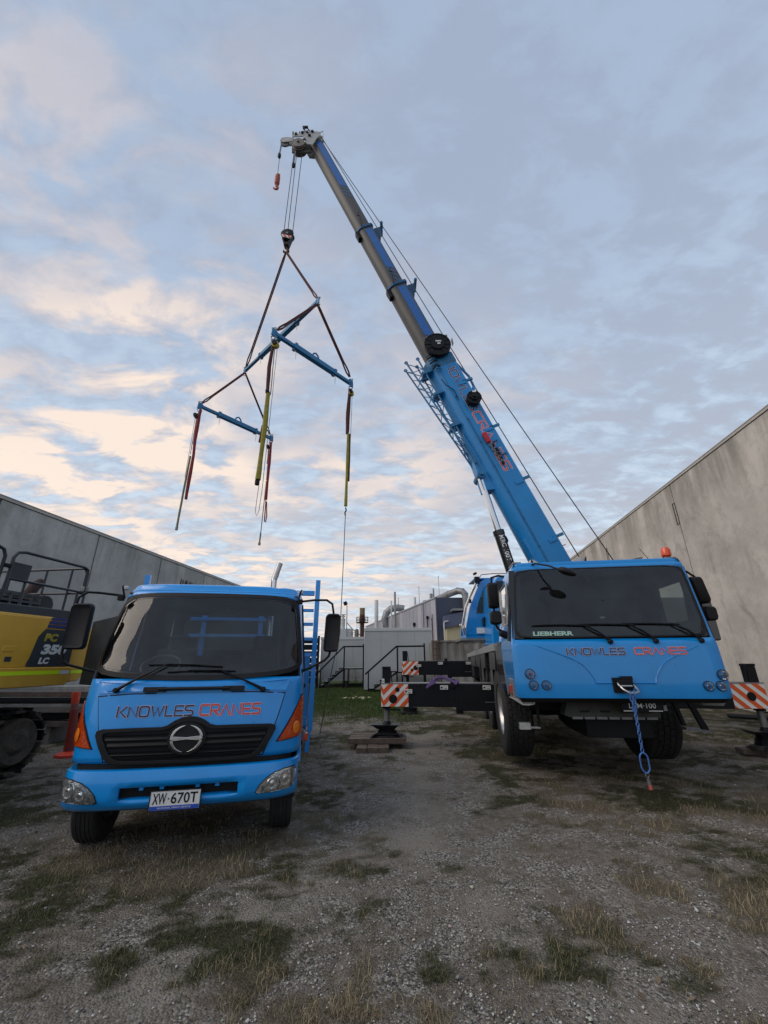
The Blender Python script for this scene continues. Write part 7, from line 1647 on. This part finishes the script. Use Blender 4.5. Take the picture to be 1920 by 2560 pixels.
# tracks
def track(o_):
    n = 56; pts = []; a0, a1, zc, r_ = 3.0, 6.88, .53, .46
    per = []
    L1 = a1-a0; C_ = math.pi*r_; tot = 2*L1+2*C_
    for i in range(n):
        s_ = tot*i/n
        if s_ < L1: per.append((a0+s_, zc+r_, 0))
        elif s_ < L1+C_: t = (s_-L1)/r_; per.append((a1+r_*math.sin(t), zc+r_*math.cos(t), t))
        elif s_ < 2*L1+C_: per.append((a1-(s_-L1-C_), zc-r_, math.pi))
        else: t = (s_-2*L1-C_)/r_; per.append((a0-r_*math.sin(t), zc-r_*math.cos(t), math.pi+t))
    fr = MB(); fr.prism([E_(a0, o_-.1, .22), E_(a1, o_-.1, .22), E_(a1+.15, o_-.1, .5), E_(a1-.1, o_-.1, .82), E_(a0, o_-.1, .82)], WN*-.4); tf = fr.build('track_frame', BLACKM, EXC, world=True)
    for (a, z, t) in per:
        d = WD*math.cos(t)+V(0, 0, -math.sin(t)); u = V(0, 0, math.cos(t))+WD*math.sin(t); c = E_(a, o_-.30, z)
        mb = MB(); mb.obox(c, d*.085, WN*.30, u*.018); mb.obox(c+u*.035, d*.012, WN*.30, u*.03); mb.obox(c-u*.05, d*.09, WN*.06, u*.045); mb.build('track_shoe', MUD if rnd.random() < .3 else BLACKM, tf, world=True)
    for (a, r2) in ((a1, .36), (a0, .36)): MB().lathe([(.05, .02), (.12, .03), (.20, -.02), (r2*.9, .0), (r2, -.05), (r2, -.2)], E_(a, o_+.02, zc), WN, 28).build('idler_wheel', MUD, tf, world=True, smooth=True)
    for i in range(7): MB().lathe([(.05, .02), (.10, .0), (.12, -.2)], E_(a0+.55+.5*i, o_-.05, .22), WN, 16).build('roller', BLACKM, tf, world=True, smooth=True)
track(-.42); track(-2.3)
# cab and boom out of frame to the left are still part of the machine
eprism([(2.7, -1.6, 2.5), (4.2, -1.6, 2.5), (4.3, -1.6, 3.4), (2.9, -1.6, 3.4)], -.95, 'cab', KYEL, bevel=.05)

# orange bollard behind the truck
t = thing('orange_bollard', 'faded orange and red traffic bollard standing behind the blue truck', 'bollard', (-6.47, 9.4, 0)); bx, by = -6.53, 9.4; BA = Vector((-.13, 0, 1)); BO = Vector((-6.38, 9.4, 0))
MB().lathe([(.066, .90), (.078, 1.18), (.07, 1.20), (.055, 1.17), (.01, 1.15)], BO, BA, 20).build('top_cup', mat('bollard_bright', (.60, .06, .02), .5), t, world=True, smooth=True)
MB().lathe([(.071, .72), (.069, .98)], BO, BA, 20).build('pale_band', mat('bollard_band', (.25, .09, .085), .5), t, world=True, smooth=True)
MB().lathe([(.11, .06), (.09, .45), (.068, .90)], BO, BA, 20).build('body', mat('bollard_faded', (.22, .028, .02), .6), t, world=True, smooth=True)
MB().lathe([(.26, .0), (.26, .05), (.13, .10)], BO, (0, 0, 1), 8).build('base', REDP, t, world=True)
# long timbers and steel stacked behind the excavator
def beam(label, yl, yr, z0, z1, d, m, xl=-13.0, xr=-5.9, cat='beam', nm='stacked_beam'):
    ob_ = MB().prism([(xl, yl, z0), (xr, yr, z0+.02), (xr, yr, z1+.02), (xl, yl, z1)], (.05, d, 0)).build(nm, m, None, bevel=.008, seg=1); tag(ob_, label, cat, 'long beams stacked behind the excavator'); return ob_
beam('long pinkish brown timber on top of the stack behind the excavator', 11.3, 10.6, .98, 1.10, .35, TIMBER)
beam('grey sheet metal length lying at the back of the stack top', 11.9, 11.2, 1.10, 1.20, .4, ALU, xr=-7.6)
beam('dark steel channel just below the top timber of the stack', 11.25, 10.5, .86, .95, .4, BLACKM)
beam('dark beam with a pale top edge in the middle of the stack', 11.2, 10.5, .78, .84, .5, STEEL, xr=-5.95)
beam('pale grey timber, widest in the middle of the stack', 11.1, 10.4, .66, .80, .35, TIMBG)
beam('dark steel beam under the pale grey timber', 11.2, 10.6, .50, .64, .4, BLACKM)
beam('lowest weathered beam of the stack, resting close to the ground', 10.9, 10.3, .36, .48, .35, mat('old_beam', (.075, .068, .06), .85, 0, 0, .3, 5, .3, 30), xl=-9.6)
for x in (-12, -9.9, -7.9, -6.3): o_ = MB().box(x-.07, x+.07, 10.7, 11.9, 0, .36 if x > -9.6 else .50).build('sleeper', TIMBG, None, bevel=.01); tag(o_, {-12: 'leftmost short block under the beam stack, by the wall', -9.9: 'second block from the left under the beam stack', -7.9: 'block under the beam stack nearest the bollard', -6.3: 'rightmost block under the beam stack, hidden by the truck'}[x], 'block', 'blocks under the beam stack')
o_ = MB().box(-10.4, -10.25, 10.75, 11.3, .80, .98).build('spacer_block', BLACKM, None); tag(o_, 'small dark spacer block between the stacked beams at the left edge', 'block')
# litter, debris
n_ = 60; co = []
mb = MB()
for i in range(n_):
    c = V(-1.45+rnd.gauss(0, .45), 22.4+rnd.gauss(0, .35), .05+rnd.random()*.04); a = rnd.random()*6.28; u_ = V(math.cos(a), math.sin(a), .1)*rnd.uniform(.03, .09); v_ = V(-math.sin(a), math.cos(a), rnd.uniform(-.5, .5))*rnd.uniform(.02, .06); mb.add([c-u_-v_, c+u_-v_, c+u_+v_, c-u_+v_], [(0, 1, 2, 3)])
mb.build('paper_scraps', mat('scrap_yellow', (.55, .47, .28), .7), None, kind='stuff', label='scattered pale yellow scraps on the grass before the offices', fix=False)
t = thing('scrap_pipe', 'dark scrap pipes lying against the foot of the right hand wall', 'scrap', (11.6, 14.5, 0))
for i in range(4): MB().cyl((11.0-.25*i, 14.6-.35*i, .06+.03*i), (12.1-.3*i, 13.3-.2*i, .10+.02*i), .05, n=8).build('pipe', BLACKM, t, world=True)

# black mould stains running down the left wall near its far end
def stain(a, z, w_, h_, n):
    mb = MB()
    for i in range(n):
        x = a+rnd.uniform(0, w_); ww = rnd.uniform(.03, .12); hh_ = h_*rnd.uniform(.25, 1)*(1-abs((x-a)/w_-.4)*.7); zt_ = z-rnd.uniform(0, .25); pr = [leftpt(x, zt_, .006+.0005*i), leftpt(x+ww, zt_-.05, .006+.0005*i), leftpt(x+ww*.8, zt_-hh_*.7, .006+.0005*i), leftpt(x+ww*.5, zt_-hh_, .006+.0005*i), leftpt(x+ww*.1, zt_-hh_*.6, .006+.0005*i)]
        mb.add(pr, [(0, 1, 2, 3, 4)])
    return mb
lw = [o for o in bpy.data.objects if o.name.startswith('concrete_wall') and 'left' in o.get('label', '')][0]
stain(21.0, 6.2, 2.3, 1.6, 34).build('mould_stain', mat('mould', (.055, .05, .045), .95, 0, 0, .3, 6), lw, world=True, fix=False)
